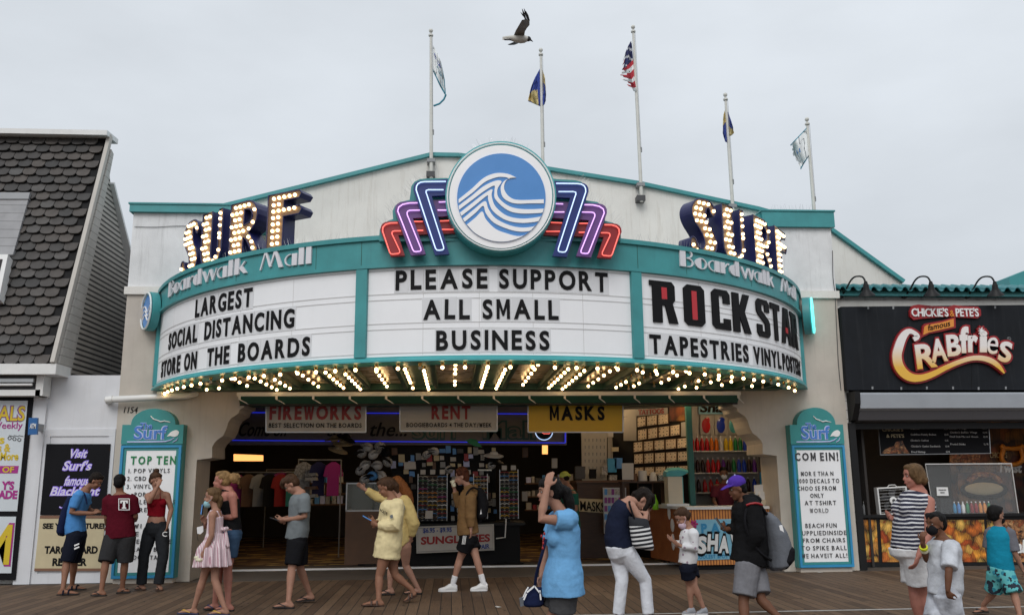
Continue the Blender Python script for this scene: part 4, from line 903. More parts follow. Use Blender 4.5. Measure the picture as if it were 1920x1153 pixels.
# painted posters
Ps = thing('blacklight_poster', 'black poster with glowing purple script on the white wall', 'poster', at(145, 965, FY-.02))
MB().ppoly([(87,832),(207,832),(197,965),(75,965)], FY-.02, .019).build('sheet', 'frame_black', Ps)
mk('ink_violet', (.22, .15, .62), .5, emit=.25, ecol=(.30, .2, .8)); mk('ink_pale', (.68, .64, .80), .5)
def pst(X, Y): return 60+X/4.435, 820+Y/4.435
for s, X0_, X1_, Yb, Yt in (('Visit',300,462,165,100), ("Surf's",250,498,270,200), ('famous',262,470,395,325), ('Blacklight',150,565,478,412)):
    for mt, bo, o_, g_ in (('ink_violet', .06, 0, 1), ('ink_pale', .015, 1, 0)):
        mb = MB(); x0_, yb_ = pst(X0_, Yb); x1_, yt = pst(X1_, Yt); ptext(mb, s, x0_-g_*.5, x1_+g_*.5-3, yb_+g_*.3, yt-g_*.3, FY-.0205-.004*o_, bo, shear=.28, off=0, depth=.003); mb.build('script', mt, Ps)
for mt, rr_, o_ in (('ink_violet', .014, 0), ('ink_pale', .007, .006)):
    mb = MB(); mb.tube([at(*pst(x, y), FY-.022-o_) for x, y in smooth([(228,575),(250,585),(290,560),(310,520),(330,500)], 3)], rr_, 5); mb.tube([at(*pst(x, y), FY-.022-o_) for x, y in ((160,480),(350,480))], rr_*.7, 5); mb.build('script_swash', mt, Ps)
Pt = thing('tarot_poster', 'cream tarot reader poster with western lettering, below the black one', 'poster', at(130, 1068, FY-.02))
MB().ppoly([(75,966),(197,966),(189,1070),(64,1070)], FY-.018, .017).build('sheet', 'panel_cream', Pt)
MB().ppoly([(75,966),(197,966),(196.5,971.5),(74.5,971.5)], FY-.023, .005).build('edge_strip', 'ink_brown', Pt); MB().ppoly([(64.5,1065),(189.5,1065),(189,1070),(64,1070)], FY-.023, .005).build('edge_strip', 'ink_brown', Pt)
for s, X0_, X1_, Yb, Yt in (('SEE YOUR FUTURE!',88,600,755,714), ('TAROT CARD',102,545,960,905), ('READER',168,455,1062,1005)):
    mb = MB(); x0_, yb_ = pst(X0_, Yb); x1_, yt = pst(X1_, Yt); ptext(mb, s, x0_, x1_, yb_, yt, FY-.019, .045, off=0, depth=.004); mb.build('lettering', 'letter_black', Pt)
# ------------------------------------------------------------------ crab fries shop on the right
mk('sign_black', (.010, .012, .016), .6, spec=.2, var=.35, vs=1.6, streak=.25, stcol=(.06, .065, .07)); mk('ink_red', (.28, .008, .012), .4); mk('ink_orange', (.72, .27, .04), .45)
mk('housing_grey', (.30, .32, .35), .4, var=.08); mk('housing_dark', (.10, .10, .11), .5); mk('tile_teal', (.02, .17, .19), .45, var=.3, vs=5); mk('brick_white', (.62, .61, .58), .7, var=.08, streak=.2)
stripes_mat('brick_courses', (.62, .61, .58), (.16, .15, .14), .165, .94, 2, .7, .3)
t, b = nodes_mat('flame_gold', .4); L = t.links.new
g = nd(t, 'ShaderNodeNewGeometry'); s_ = nd(t, 'ShaderNodeSeparateXYZ'); L(g.outputs['Position'], s_.inputs[0])
mr = nd(t, 'ShaderNodeMapRange'); mr.inputs['From Min'].default_value = 3.55; mr.inputs['From Max'].default_value = 3.95; L(s_.outputs[2], mr.inputs['Value'])
L(mixc(t, mr.outputs[0], (.78, .45, .06), (.80, .76, .74)), b.inputs['Base Color'])
def food_mat(name, cols, sc, wav=0, dark=.03):
    t, b = nodes_mat(name, .45); L = t.links.new
    g = nd(t, 'ShaderNodeNewGeometry'); n1 = nd(t, 'ShaderNodeTexNoise', i_Scale=sc*.7, i_Detail=3); L(g.outputs['Position'], n1.inputs['Vector'])
    ad = nd(t, 'ShaderNodeVectorMath', operation='ADD'); sc_ = nd(t, 'ShaderNodeVectorMath', operation='SCALE'); sc_.inputs['Scale'].default_value = .25; L(n1.outputs['Color'], sc_.inputs[0]); L(g.outputs['Position'], ad.inputs[0]); L(sc_.outputs[0], ad.inputs[1])
    vo = nd(t, 'ShaderNodeTexVoronoi', i_Scale=sc); L(ad.outputs[0], vo.inputs['Vector']); se = nd(t, 'ShaderNodeSeparateColor'); L(vo.outputs['Color'], se.inputs[0])
    cr = nd(t, 'ShaderNodeValToRGB'); L(se.outputs[0], cr.inputs[0]); cr.color_ramp.interpolation = 'CONSTANT' if wav < 0 else 'LINEAR'; els = cr.color_ramp.elements; els[0].color = (*cols[0], 1); els[1].color = (*cols[-1], 1)
    for i, c in enumerate(cols[1:-1]): x = els.new((i+1)/(len(cols)-1)); x.color = (*c, 1)
    wv = nd(t, 'ShaderNodeTexWave', i_Scale=sc*1.3, i_Distortion=6.0, i_Detail=2); L(ad.outputs[0], wv.inputs['Vector'])
    sh = math_(t, 'ADD', math_(t, 'MULTIPLY', vo.outputs['Distance'], -1.5), 1.25)
    k = mixc(t, 1, cr.outputs[0], mixc(t, .22, sh, wv.outputs['Fac']), 'MULTIPLY'); L(k, b.inputs['Base Color'])
food_mat('fries_photo', ((.55, .07, .01), (.95, .38, .04), (.95, .60, .13), (.78, .16, .02)), 6.5)
food_mat('food_photo_dark', ((.05, .01, .005), (.18, .04, .01), (.30, .14, .03), (.03, .01, .01)), 4)
food_mat('food_photo_crab', ((.30, .07, .02), (.55, .20, .06), (.65, .35, .15), (.22, .03, .01)), 14)
RX = 7.143; RY = 15.45
RS = thing('fries_shop', 'snack shop with teal tile roof and open serving counter, right of the arcade', 'shop', (9.5, RY, 0))
MB().box(RX, 14, RY+.02, RY+.3, 4.72, 5.02).build('parapet_wall', 'brick_white', RS)
MB().box(RX, RX+.10, RY-.1, RY+.30, 0, 4.715).build('side_pier', 'brick_courses', RS)
MB().box(RX+.101, 14, RY+.03, RY+.3, 2.6, 4.715).build('upper_wall', 'black', RS)
MB().box(RX, 14, RY-.12, RY+.02, 4.93, 5.02).build('eave_board', 'teal', RS)
mb = MB(); n_ = 34
for r_ in range(2):
    y0_, z0_ = RY-.22+.36*r_, 5.03+.10*r_
    for i in range(n_):
        xx = RX+.10+i*.2
        for up, rr_ in ((1, .058), (-1, .055)):
            x_ = xx+(0 if up > 0 else .1); P = []
            for jj in range(2):
                cy_, cz_ = y0_+(.42)*jj, z0_+.13*jj+(.012 if r_ == 0 and jj else 0)
                P.append([V((x_-rr_*math.cos(R(a_)), cy_, cz_+up*rr_*math.sin(R(a_))+(0 if up > 0 else .02))) for a_ in range(0, 181, 30)]+[V((x_+(rr_-.012)*math.cos(R(a_)), cy_, cz_+up*(rr_-.012)*math.sin(R(a_))+(0 if up > 0 else .02))) for a_ in range(0, 181, 30)])
            mb.rings(P)
mb.build('roof_tiles', 'tile_teal', RS, 50)
MB().prism([(RY-.2,5.0),(RY+.6,5.0),(RY+.6,5.22)], (RX+.02,0,0), (0,1,0), (0,0,1), (7,0,0)).build('roof_deck', 'teal_dark', RS)
mb = MB(); mb.prism([q(a, b_, 17.5) for a, b_ in ((1893,535),(1893,519),(1935,502),(1990,502),(1990,535))], (0,17.5,0), (1,0,0), (0,0,1), (0,.6,0)); mb.build('rear_dormer', 'teal', RS)
# roller housing over the counter
zA, zB_ = at(1700, 736, 15.1).z, at(1700, 781, 15.1).z
mb = MB(); mb.prism([(15.08,zA),(RY+.019,zA),(RY+.019,zB_+.02),(15.30,zB_+.02),(15.12,zA-.315),(15.06,zA-.28),(15.06,zA-.03)], (7.30,0,0), (0,1,0), (0,0,1), (7,0,0)); mb.build('roller_housing', 'housing_grey', RS)
mb = MB(); mb.prism([(15.13,zA-.325),(15.29,zB_+.01),(15.42,zB_+.01),(15.42,zB_-.08),(15.22,zB_-.05)], (7.31,0,0), (0,1,0), (0,0,1), (7,0,0)); mb.build('roller_lip', 'housing_dark', RS)
mb = MB(); mb.prism([(15.0,zA+.02),(RY,zA+.02),(RY,zB_-.1),(15.2,zB_-.05),(15.02,zA-.2)], (7.19,0,0), (0,1,0), (0,0,1), (.10,0,0)); mb.build('housing_end', 'black_metal', RS)
MB().box(7.17, 7.29, 15.3, 15.5, 0, zB_-.09).build('door_post', 'black_metal', RS)
MB().box(7.29, 14, 15.42, 15.5, zB_-.20, zB_-.09).build('lintel', 'black_metal', RS)
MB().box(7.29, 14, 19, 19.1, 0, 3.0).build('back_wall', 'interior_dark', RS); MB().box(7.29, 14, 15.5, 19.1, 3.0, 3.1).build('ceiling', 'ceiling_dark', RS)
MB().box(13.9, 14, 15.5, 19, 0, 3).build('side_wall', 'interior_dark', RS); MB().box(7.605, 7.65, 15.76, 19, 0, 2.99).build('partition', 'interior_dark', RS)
# big black sign
YS = 15.18
Sg = thing('fries_sign', 'large black sign board with raised orange and white lettering over the counter', 'sign', (9.5, YS, 3.2))
MB().ppoly([(1577,575),(1990,571),(1990,731),(1588,731)], YS, .26).build('panel', 'sign_black', Sg)
for px, py in ((1636,727),(1690,728),(1738,727),(1787,727),(1835,728),(1886,727),(1628,577),(1675,577),(1866,576)):
    MB().ppoly([(px-1.6,py-2.5),(px+1.6,py-2.5),(px+1.6,py+2.5),(px-1.6,py+2.5)], YS-.004, .0035).build('fixing_tab', 'grey', Sg)
for px in (1702, 1822): MB().ppoly([(px-.35,574),(px+.35,574),(px+.35,730),(px-.35,730)], YS-.002, .0015).build('panel_seam', 'black', Sg)
def s6(pts): return [(1640+x/6.407, 560+y/6.407) for x, y in pts]
MB().ppoly(s6([(420,150),(450,85),(520,70),(620,80),(880,100),(950,75),(1060,90),(1240,95),(1275,130),(1280,200),(1240,235),(1000,225),(880,215),(560,240),(470,255),(425,215)]), YS-.05, .049).build('name_backing', 'ink_red', Sg)
for s, a_, b_, bo in (("CHICKIE'S",445,885,.02), ("&",905,955,.0), ("PETE'S",975,1250,.02)):
    mb = MB(); x0_, y0_ = s6([(a_, 215)])[0]; x1_, y1_ = s6([(b_, 118 if s != '&' else 140)])[0]; caps(mb, s, at(x0_, y0_, YS-.055).x, at(x1_, y0_, YS-.055).x, at(x0_, y1_, YS).z-at(x0_, y0_, YS).z, lambda u, v, d: (u, YS-.051-d, at(x0_, y0_, YS-.055).z+v), bo, .02, res=3, gap=.08); mb.build('name_lettering', 'white' if s != '&' else 'ink_orange', Sg)
MB().ppoly(s6([(560,470),(575,330),(600,300),(820,260),(970,215),(975,350),(820,390),(660,420)]), YS-.05, .049).build('banner_edge', 'ink_red', Sg)
MB().ppoly(s6([(585,435),(598,340),(620,318),(800,285),(950,240),(952,335),(800,370),(650,405)]), YS-.065, .014).build('banner', 'ink_orange', Sg)
mb = MB(); a_, b_ = s6([(640, 385), (905, 325)]); t_ = s6([(640, 318)])[0]; ptext(mb, 'famous', a_[0], b_[0], a_[1], t_[1], YS-.066, .004, shear=.1, pyb2=b_[1], off=0); mb.build('banner_lettering', 'letter_black', Sg)
cl_ = [(470,490,26),(515,455,30),(470,405,24),(400,395,34),(335,470,46),(290,590,52),(270,690,54),(290,800,56),(350,890,54),(440,945,48),(560,950,40),(700,905,34),(850,830,29),(1000,765,27),(1150,718,27),(1280,712,30),(1400,745,32),(1490,810,26),(1560,895,8)]
sm = smooth(cl_, 4)
def stroke(pts, grow):
    l_, r_ = [], []
    for i, p in enumerate(pts):
        a_, b_ = pts[max(i-1,0)], pts[min(i+1,len(pts)-1)]; dx, dy = b_[0]-a_[0], b_[1]-a_[1]; d_ = math.hypot(dx, dy) or 1; k = p[2]+grow
        l_.append((p[0]-dy/d_*k, p[1]+dx/d_*k)); r_.append((p[0]+dy/d_*k, p[1]-dx/d_*k))
    return l_, r_
def strokemesh(pts, grow, Y, dep, nm, mt):
    l_, r_ = stroke(pts, grow); mb = MB(); n_ = len(l_); fl = s6(l_); fr = s6(r_)
    rg = [[at(*fl[i], Y), at(*fr[i], Y), at(*fr[i], Y)+V((0,dep,0)), at(*fl[i], Y)+V((0,dep,0))] for i in range(n_)]
    mb.rings(rg); mb.build(nm, mt, Sg)
strokemesh(sm, 22, YS-.06, .058, 'swash_edge', 'ink_red'); strokemesh(sm, 0, YS-.085, .024, 'swash', 'flame_gold')
def boxglyph(mb, ch, x0_, x1_, yt, yb_, Y, bold, rot=0):
    a, f = glyphs(ch, bold, 4); mn, mx_ = a.min(0), a.max(0); cx_, cy_ = (x0_+x1_)/2, (yt+yb_)/2; P = []
    for p in a:
        u = x0_+(p[0]-mn[0])/(mx_[0]-mn[0])*(x1_-x0_)-cx_; v = yb_-(p[1]-mn[1])/(mx_[1]-mn[1])*(yb_-yt)-cy_
        c, s2 = math.cos(rot), math.sin(rot); X, Y2 = s6([(cx_+u*c-v*s2, cy_+u*s2+v*c)])[0]; w_ = at(X, Y2, Y); P.append((w_.x, Y-(p[2]+.5)*.022, w_.z))
    mb.add(P, f)
for ch, x0_, x1_, yt, yb_, ro in (('R',490,735,540,835,-.13),('A',665,860,480,760,-.12),('B',860,1025,430,690,-.10),('f',1015,1125,335,655,-.05),('r',1115,1235,440,645,-.02),('i',1255,1345,385,645,.0),('e',1345,1475,465,665,.12),('s',1490,1640,515,765,.16)):
    bx = {'e': .0, 's': .02}.get(ch, .08 if ch.islower() else .05)
    mb = MB(); boxglyph(mb, ch, x0_-22, x1_+22, yt-22, yb_+22, YS-.045, bx*1.2, ro); mb.build('lettering_edge', 'ink_red', Sg)
    mb = MB(); boxglyph(mb, ch, x0_, x1_, yt, yb_, YS-.068, bx*.6, ro); mb.build('lettering', 'flame_gold', Sg)
star = lambda r1, r2, n_: [(1285+(r1 if i % 2 else r2)*math.cos(math.pi*i/n_), 385+(r1 if i % 2 else r2)*math.sin(math.pi*i/n_)) for i in range(2*n_)]
MB().ppoly(s6(star(70, 50, 8)), YS-.05, .049).build('spark_edge', 'ink_red', Sg); MB().ppoly(s6(star(46, 15, 7)), YS-.098, .03).build('spark', 'script_white', Sg)
mb = MB(); mb.tube([at(*s6([(1613+22*math.cos(a_*.5236), 483+22*math.sin(a_*.5236))])[0], YS-.01) for a_ in range(12)], .004, 4, closed=True); mb.build('registered_mark', 'grey', Sg)
mb = MB(); ptext(mb, 'R', *[s6([(1604,0)])[0][0], s6([(1622,0)])[0][0]], s6([(0,493)])[0][1], s6([(0,473)])[0][1], YS-.002, off=.002); mb.build('registered_letter', 'grey', Sg)
# gooseneck lamps
def goose(px, lab):
    b_ = at(px-23, 556, RY-.02); hd = at(px+2, 541, RY-.62); T = thing('gooseneck_lamp', lab, 'lamp', b_, 'gooseneck lamps over the black sign')
    MB().lathe([(.05,0),(.05,.05),(.02,.06)], b_, (0,-1,0), 10).build('wall_plate', 'black_metal', T)
    top = b_+V((.16,-.36,.30)); mb = MB(); mb.tube([V(p) for p in smooth([tuple(b_+V((0,-.05,0))), tuple(b_+V((.05,-.16,.10))), tuple(b_+V((.11,-.26,.25))), tuple(top), tuple(b_+V((.24,-.46,.27))), tuple(b_+V((.27,-.50,.16)))], 4)], .016, 8); mb.build('arm', 'black_metal', T, 60)
    c = b_+V((.27,-.50,.16)); ax = V((.12,.25,-1))
    MB().lathe([(.026,-.02),(.038,.03),(.05,.05),(.055,.12),(.085,.17),(.145,.235),(.15,.25),(.14,.25),(.075,.17),(.035,.15)], c, ax, 16).build('shade', 'black_metal', T, 50)
goose(1598, 'black gooseneck lamp at the left end of the black sign'); goose(1717, 'black gooseneck lamp above the white lettering of the sign'); goose(1834, 'black gooseneck lamp on the right, above the spark on the sign')
mb = MB(); a, b_ = at(1570, 560, RY-.02), at(1990, 560, RY-.02); mb.tube([a, b_], .014, 6)
for k in range(12): p = a+(b_-a)*(k+.5)/12; mb.tube([p-V((.03,0,0)), p+V((.03,0,0))], .020, 6)
mb.build('conduit', 'grey', None, 60, label='grey electrical conduit running along the wall above the black sign', cat='pipe')
# counter and what stands on it
zc0, zc1 = at(1800, 1050, 15.8).z, at(1800, 968, 15.8).z
Ct = thing('serving_counter', 'black snack counter fronted with large photographs of fries', 'counter', (9.5, 15.8, 0))
MB().box(7.3, 13.9, 15.8, 16.5, 0, zc1).build('body', 'black_metal', Ct); MB().box(7.28, 13.9, 15.72, 16.55, zc1+.002, zc1+.05).build('worktop', 'black_metal', Ct)
for xa_, xb_ in ((1612,1643),(1650,1686),(1686,1845),(1850,1870),(1872,1990)):
    MB().ppoly([(xa_,974),(xb_,974),(xb_+5,1053),(xa_+5,1053)], 15.79, .009).build('photo_panel', 'fries_photo' if xa_ != 1872 else 'food_photo_crab', Ct)
mb = MB(); ptext(mb, 'Crabfries', 1885, 1960, 1035, 1012, 15.785, .03, shear=.2); mb.build('panel_lettering', 'script_white', Ct)
zt_ = zc1+.051
Mn = thing('menu_board', 'long black menu board hanging above the snack counter', 'menu', at(1755, 852, 15.9))
MB().ppoly([(1647,800),(1855,797),(1858,850),(1651,853)], 15.9, .04).build('rim', 'steel', Mn); MB().ppoly([(1648.5,801.5),(1853.5,798.7),(1856.5,848.7),(1652.5,851.5)], 15.885, .014).build('face', 'frame_black', Mn)
for s, xa_, xb_, yb_, h_ in (("CHICKIE'S",1654,1693,808,5.5),("& PETE'S",1662,1695,820,6)):
    mb = MB(); ptext(mb, s, xa_, xb_, yb_, yb_-h_, 15.884, .01); mb.build('name_lettering', 'panel_cream', Mn)
MB().ppoly([(1653,850),(1656,845),(1668,838),(1676,836),(1680,828),(1692,826),(1697,838),(1706,850)], 15.88, .004).build('food_picture', 'food_photo_crab', Mn)
for s, xa_, xb_, yb_ in (('Crabfries',1706,1724,805),('Crabfries Family Basket',1707,1755,816),("Chickie's Cutlets",1707,1741,827),("Chickie's Cutlet Sandwich",1708,1763,838),('Fried Shrimp',1709,1735,848.5),('Buffalo Wings',1780,1812,804.5),("Chickie's Buffalo Wings",1781,1832,812),('Fried Crab Mac and Cheese',1781,1834,820),('Pretzel Sticks',1782,1810,834)):
    mb = MB(); ptext(mb, s, xa_, xb_, yb_, yb_-3.4, 15.884, .0, res=1, depth=.003); mb.build('menu_line', 'script_white', Mn)
for xa_, xb_, yy in ((1770,1777,805),(1771,1778,816),(1772,1778,827),(1773,1780,838),(1774,1781,848),(1842,1850,804),(1843,1851,812),(1844,1852,820),(1845,1853,834)):
    mb = MB(); ptext(mb, '12.95', xa_, xb_, yy, yy-3, 15.884, 0, res=1, depth=.003); mb.build('price', 'script_white', Mn)
# rear poster with pretzel
Pw = thing('pretzel_poster', 'dark food poster with a golden pretzel on the rear wall of the snack shop', 'poster', at(1870, 960, 18.2))
MB().ppoly([(1775,792),(1990,788),(2000,965),(1790,965)], 18.2, .05).build('sheet', 'food_photo_dark', Pw)
mb = MB(); pz = [(1898+22*math.sin(a_)+6*math.sin(3*a_), 848-15*math.cos(a_)+8*math.cos(2*a_)) for a_ in [2*math.pi*i/36 for i in range(36)]]; mb.tube([at(x, y, 18.12) for x, y in pz], .05, 8, closed=True); mb.build('pretzel', 'ink_orange', Pw, 60)
mb = MB(); ptext(mb, "CHICKIE'S", 1856, 1888, 858, 848, 18.19, .01, shear=.1); mb.build('lettering', 'panel_cream', Pw); mb = MB(); ptext(mb, 'Twist', 1870, 1915, 885, 868, 18.19, .04, shear=.2); mb.build('lettering', 'script_white', Pw)
MB().ppoly([(1781,848),(1838,848),(1838,872),(1781,872)], 17.9, .03).build('hot_food_picture', 'food_photo_crab', Pw)
Br = thing('wrap_poster', 'poster of a round crab pot behind the glass guard', 'poster', at(1845, 950, 17.6))
MB().ppoly([(1795,885),(1895,885),(1900,960),(1800,960)], 17.6, .05).build('sheet', 'food_photo_dark', Br)
mb = MB(); mb.ball(at(1845,918,17.55), (.52,.04,.20), 20, 8); mb.build('pot', 'black_metal', Br, 60); mb = MB(); mb.ball(at(1845,916,17.51), (.42,.03,.13), 20, 8); mb.build('soup', 'panel_cream', Br, 60)
mb = MB(); mb.tube([at(1845+30*math.cos(R(a_)), 908-18*math.sin(R(a_)), 17.56) for a_ in range(10, 171, 20)], .07, 8); mb.build('food', 'food_photo_crab', Br, 60)
Gd = thing('glass_guard', 'clear sneeze guard panel in a thin white frame on the snack counter', 'glass guard', at(1825, 965, 15.85))
mk('clear_plastic', (.85, .88, .9), .05, alpha=.07, spec=.2)
gc = [(1735,870),(1896,869),(1910,965),(1752,966)]
MB().ppoly(gc, 15.86, .008).build('pane', 'clear_plastic', Gd)
mb = MB(); gp_ = [at(a_, b_, 15.85) for a_, b_ in gc]; mb.tube(gp_, .014, 6, closed=True); mb.build('frame', 'white_trim', Gd)
Nt = thing('notice', 'white paper notice on the glass guard', 'notice', at(1768, 928, 15.84)); MB().ppoly([(1756,913),(1777,913),(1779,929),(1757,929)], 15.835, .004).build('sheet', 'white', Nt)
mb = MB(); ptext(mb, 'PLEASE PAY', 1760, 1774, 919, 917, 15.834, 0, res=1); ptext(mb, 'HERE', 1763, 1771, 924, 922, 15.834, 0, res=1); mb.build('lettering', 'letter_grey', Nt)
MB().ppoly([(1762,934),(1785,934),(1788,966),(1765,966)], 15.95, .2).build('card_reader', 'black_metal', label='black card terminal box behind the glass guard', cat='card terminal')
bc = [('frame_blue',.06),('logo_blue',.06),('script_white',.06),('letter_green',.06),('ink_red',.06),('ink_red',.06),('ink_orange',.06),('ink_orange',.06),('letter_green',.06)]
def bottle(x, y, z, h_, r_, body, capm, lab, grp, nm='drink_bottle'):
    T = thing(nm, lab, 'bottle', (x, y, z), grp)
    MB().lathe([(r_*.9,0),(r_,h_*.05),(r_,h_*.6),(r_*.55,h_*.78),(r_*.35,h_*.84),(r_*.35,h_*.9)], (x,y,z), n=10).build('body', body, T, 50)
    MB().lathe([(r_*.4,h_*.88),(r_*.4,h_),(r_*.3,h_)], (x,y,z), n=8).build('cap', capm, T, 50)
cn = ('first', 'second', 'third', 'fourth', 'fifth', 'sixth', 'seventh', 'eighth', 'ninth', 'tenth', 'eleventh', 'twelfth', 'thirteenth', 'fourteenth')
for i, (m_, _) in enumerate(bc):
    p = at(1791+8.1*i, 962, 16.15); bottle(p.x, p.y, zt_, .21, .032, m_, 'white', f'{cn[i]} drink bottle from the left in the row behind the glass guard', 'drink bottles behind the glass guard')
for i, px in enumerate((1612, 1622)):
    p = at(px, 965, 15.9); bottle(p.x, p.y, zt_, .24, .035, 'grey' if i else 'black', 'white', ('dark' if not i else 'grey')+' pump bottle at the left end of the snack counter', 'pump bottles', 'pump_bottle')
# box fan
Fn = thing('box_fan', 'white box fan standing on the snack counter', 'fan', at(1675, 964, 15.95)); YF = 15.93
fo = [(1644,914),(1700,911),(1704,963),(1650,966)]
def inset(P, k): cx_, cy_ = sum(p[0] for p in P)/4, sum(p[1] for p in P)/4; return [(cx_+(x-cx_)*k, cy_+(y-cy_)*k) for x, y in P]
MB().ppoly(fo, YF, .12, holes=[inset(fo, .90)[::-1]]).build('frame', 'white_trim', Fn)
mb = MB()
for k in range(1, 9): t_ = k/9; mb.tube([at(fo[0][0]+(fo[3][0]-fo[0][0])*t_, fo[0][1]+(fo[3][1]-fo[0][1])*t_, YF+.012), at(fo[1][0]+(fo[2][0]-fo[1][0])*t_, fo[1][1]+(fo[2][1]-fo[1][1])*t_, YF+.012)], .0026, 4)
mb.build('grille', 'white_trim', Fn)
c_ = at(1675, 938, YF); 
MB().lathe([(.07,-.01),(.07,.01),(.055,.015)], c_, (0,-1,0), 18).build('hub', 'white', Fn, 40); MB().lathe([(.03,.016),(.03,.022)], c_, (0,-1,0), 14).build('hub_badge', 'grey_dark', Fn)
for k in range(5):
    a_ = k*1.2566; mb = MB(); u = V((math.cos(a_),0,math.sin(a_))); w_ = V((-math.sin(a_),0,math.cos(a_)))
    mb.add([c_+V((0,.05,0))+u*.05-w_*.03, c_+V((0,.09,0))+u*.05+w_*.05, c_+V((0,.10,0))+u*.19+w_*.09, c_+V((0,.05,0))+u*.19-w_*.03, c_+V((0,.056,0))+u*.05-w_*.03, c_+V((0,.096,0))+u*.05+w_*.05, c_+V((0,.106,0))+u*.19+w_*.09, c_+V((0,.056,0))+u*.19-w_*.03], [(0,1,2,3),(7,6,5,4),(0,4,5,1),(1,5,6,2),(2,6,7,3),(3,7,4,0)]); mb.build('blade', 'grey_dark', Fn)
mb = MB(); mb.tube([at(1664,913,YF+.05), at(1667,909,YF+.05), at(1678,908.5,YF+.05), at(1681,912,YF+.05)], .008, 6); mb.build('handle', 'white_trim', Fn)
# three warm fill discs added under the ceiling to brighten the shop inside
mk('fill_disc', (1, .8, .5), .4, emit=22, ecol=(1, .62, .28))
for i, px in enumerate((1640, 1760, 1890)):
    p = at(px, 790, 16.8); MB().lathe([(.12,0),(.12,-.03),(.10,-.035)], (p.x, p.y, 2.999), n=14).build('fill_light', 'fill_disc', label=f'{("left", "middle", "right")[i]} round fill light added under the snack shop ceiling', cat='light', group='added fill lights in the snack shop')
# ------------------------------------------------------------------ inside the arcade
mk('sign_pale', (.42, .40, .37), .5, var=.08, vs=4); mk('sign_yellow', (.62, .38, .01), .45, var=.06); mk('sign_red', (.26, .01, .012), .5); mk('wood_dark', (.055, .026, .014), .5, var=.3, vs=4, stretch=(1,1,6)); mk('wood_mid', (.12, .06, .03), .5, var=.25, vs=4); mk('header_tan', (.16, .145, .12), .6, var=.2, vs=3)
mk('spot', (1, .8, .5), .4, emit=75, ecol=(1, .68, .36)); mk('amber_panel', (1, .6, .2), .4, emit=1.6, ecol=(1, .42, .12)); mk('glass_case', (.7, .8, .8), .05, alpha=.18)
def hang(nm, lab, box, mt, rows, Y=15.72):
    x0_, y0_, x1_, y1_ = box; T = thing(nm, lab, 'sign', at((x0_+x1_)/2, y1_, Y))
    MB().ppoly([(x0_,y0_),(x1_,y0_),(x1_,y1_),(x0_,y1_)], Y, .06).build('panel', mt, T)
    mb = MB(); P = [at(*p_, Y-.004) for p_ in ((x0_,y0_),(x1_,y0_),(x1_,y1_),(x0_,y1_))]
    for a, b_ in zip(P, P[1:]+P[:1]): mb.bar(a, b_, .02, .02)
    mb.build('rim', 'steel', T)
    mb = MB(); 
    for px in (x0_+12, x1_-12): a = at(px, y0_, Y+.03); mb.tube([a, V((a.x, a.y, 3.29))], .008, 5)
    mb.build('hanger', 'black_metal', T)
    for s, xa_, xb_, yb_, yt, m_, bo in rows: mb = MB(); pcaps(mb, s, xa_, xb_, yb_, yt, Y, bo, depth=.012, gap=.22); mb.build('lettering', m_, T)
    return T
hang('hanging_sign', 'pale FIREWORKS sign with red letters hanging in the entrance', (499,752,686,810), 'sign_pale', [('FIREWORKS',505,677,787,760,'sign_red',.04), ('BEST SELECTION ON THE BOARDS',504,678,801.5,793,'letter_black',.015)])
hang('hanging_sign', 'pale RENT sign with red letters hanging in the entrance', (750,752,932,808), 'sign_pale', [('RENT',809,882,786,760,'sign_red',.04), ('BOOGIEBOARDS 4 THE DAY/WEEK',762,922,800.5,792.5,'letter_black',.015)])
hang('hanging_sign', 'yellow MASKS sign with black letters hanging in the entrance', (990,752,1168,810), 'sign_yellow', [('MASKS',1031,1134,788,761,'letter_black',.04)])
# long header sign with blue neon lines
YH = 18.0
H_ = thing('header_sign', 'long tan sign with black script and blue neon lines across the shop', 'sign', at(750, 830, YH))
MB().ppoly([(430,745),(1063,748),(1063,834),(430,834)], YH, .15).build('panel', 'header_tan', H_)
for xa_, ya_, xb_, yb_ in ((432,773,1060,776), (432,825,1060,830)): mb = MB(); mb.tube([at(xa_, ya_, YH-.04), at(xb_, yb_, YH-.04)], .010, 6); mb.build('neon_tube', 'neon_blue', H_, 60)
mb = MB(); mb.tube([at(1060,776,YH-.04), at(1060,830,YH-.04)], .014, 6); mb.build('neon_tube', 'neon_blue', H_, 60)
for s, xa_, xb_, yb_, yt in (('Come on',445,535,817,792), ('to',610,640,817,797), ('the...',690,762,817,792)): mb = MB(); ptext(mb, s, xa_, xb_, yb_, yt, YH, .01, shear=.3); mb.build('script', 'letter_black', H_)
for s, xa_, xb_ in (('Surf',772,862), ('Mall',905,1005)):
    mb = MB(); ptext(mb, s, xa_, xb_, 822, 790, YH, .05); mb.build('title_outline', 'green_beam', H_); mb = MB(); ptext(mb, s, xa_+1, xb_-1, 821, 791, YH-.012, .0); mb.build('title', 'header_tan', H_)
N_ = thing('neon_badge', 'small round red and white neon sign under the yellow MASKS sign', 'neon sign', at(1020, 825, 16.9))
MB().lathe([(.17,0),(.17,.04),(.15,.05)], at(1020,808,16.95), (0,-1,0), 24).build('backing', 'black', N_); mb = MB(); c = at(1020,808,16.88); mb.tube([c+V((.17*math.cos(a), 0, .17*math.sin(a))) for a in [2*math.pi*i/28 for i in range(28)]], .009, 6, closed=True); mb.build('neon_ring', 'neon_white', N_, 60)
mb = MB(); mb.tube([c+V((x, 0, z)) for x, z in ((-.08,.0),(.0,-.05),(.10,-.05),(.13,-.02))], .009, 6); mb.build('neon_line', 'neon_red', N_, 60)
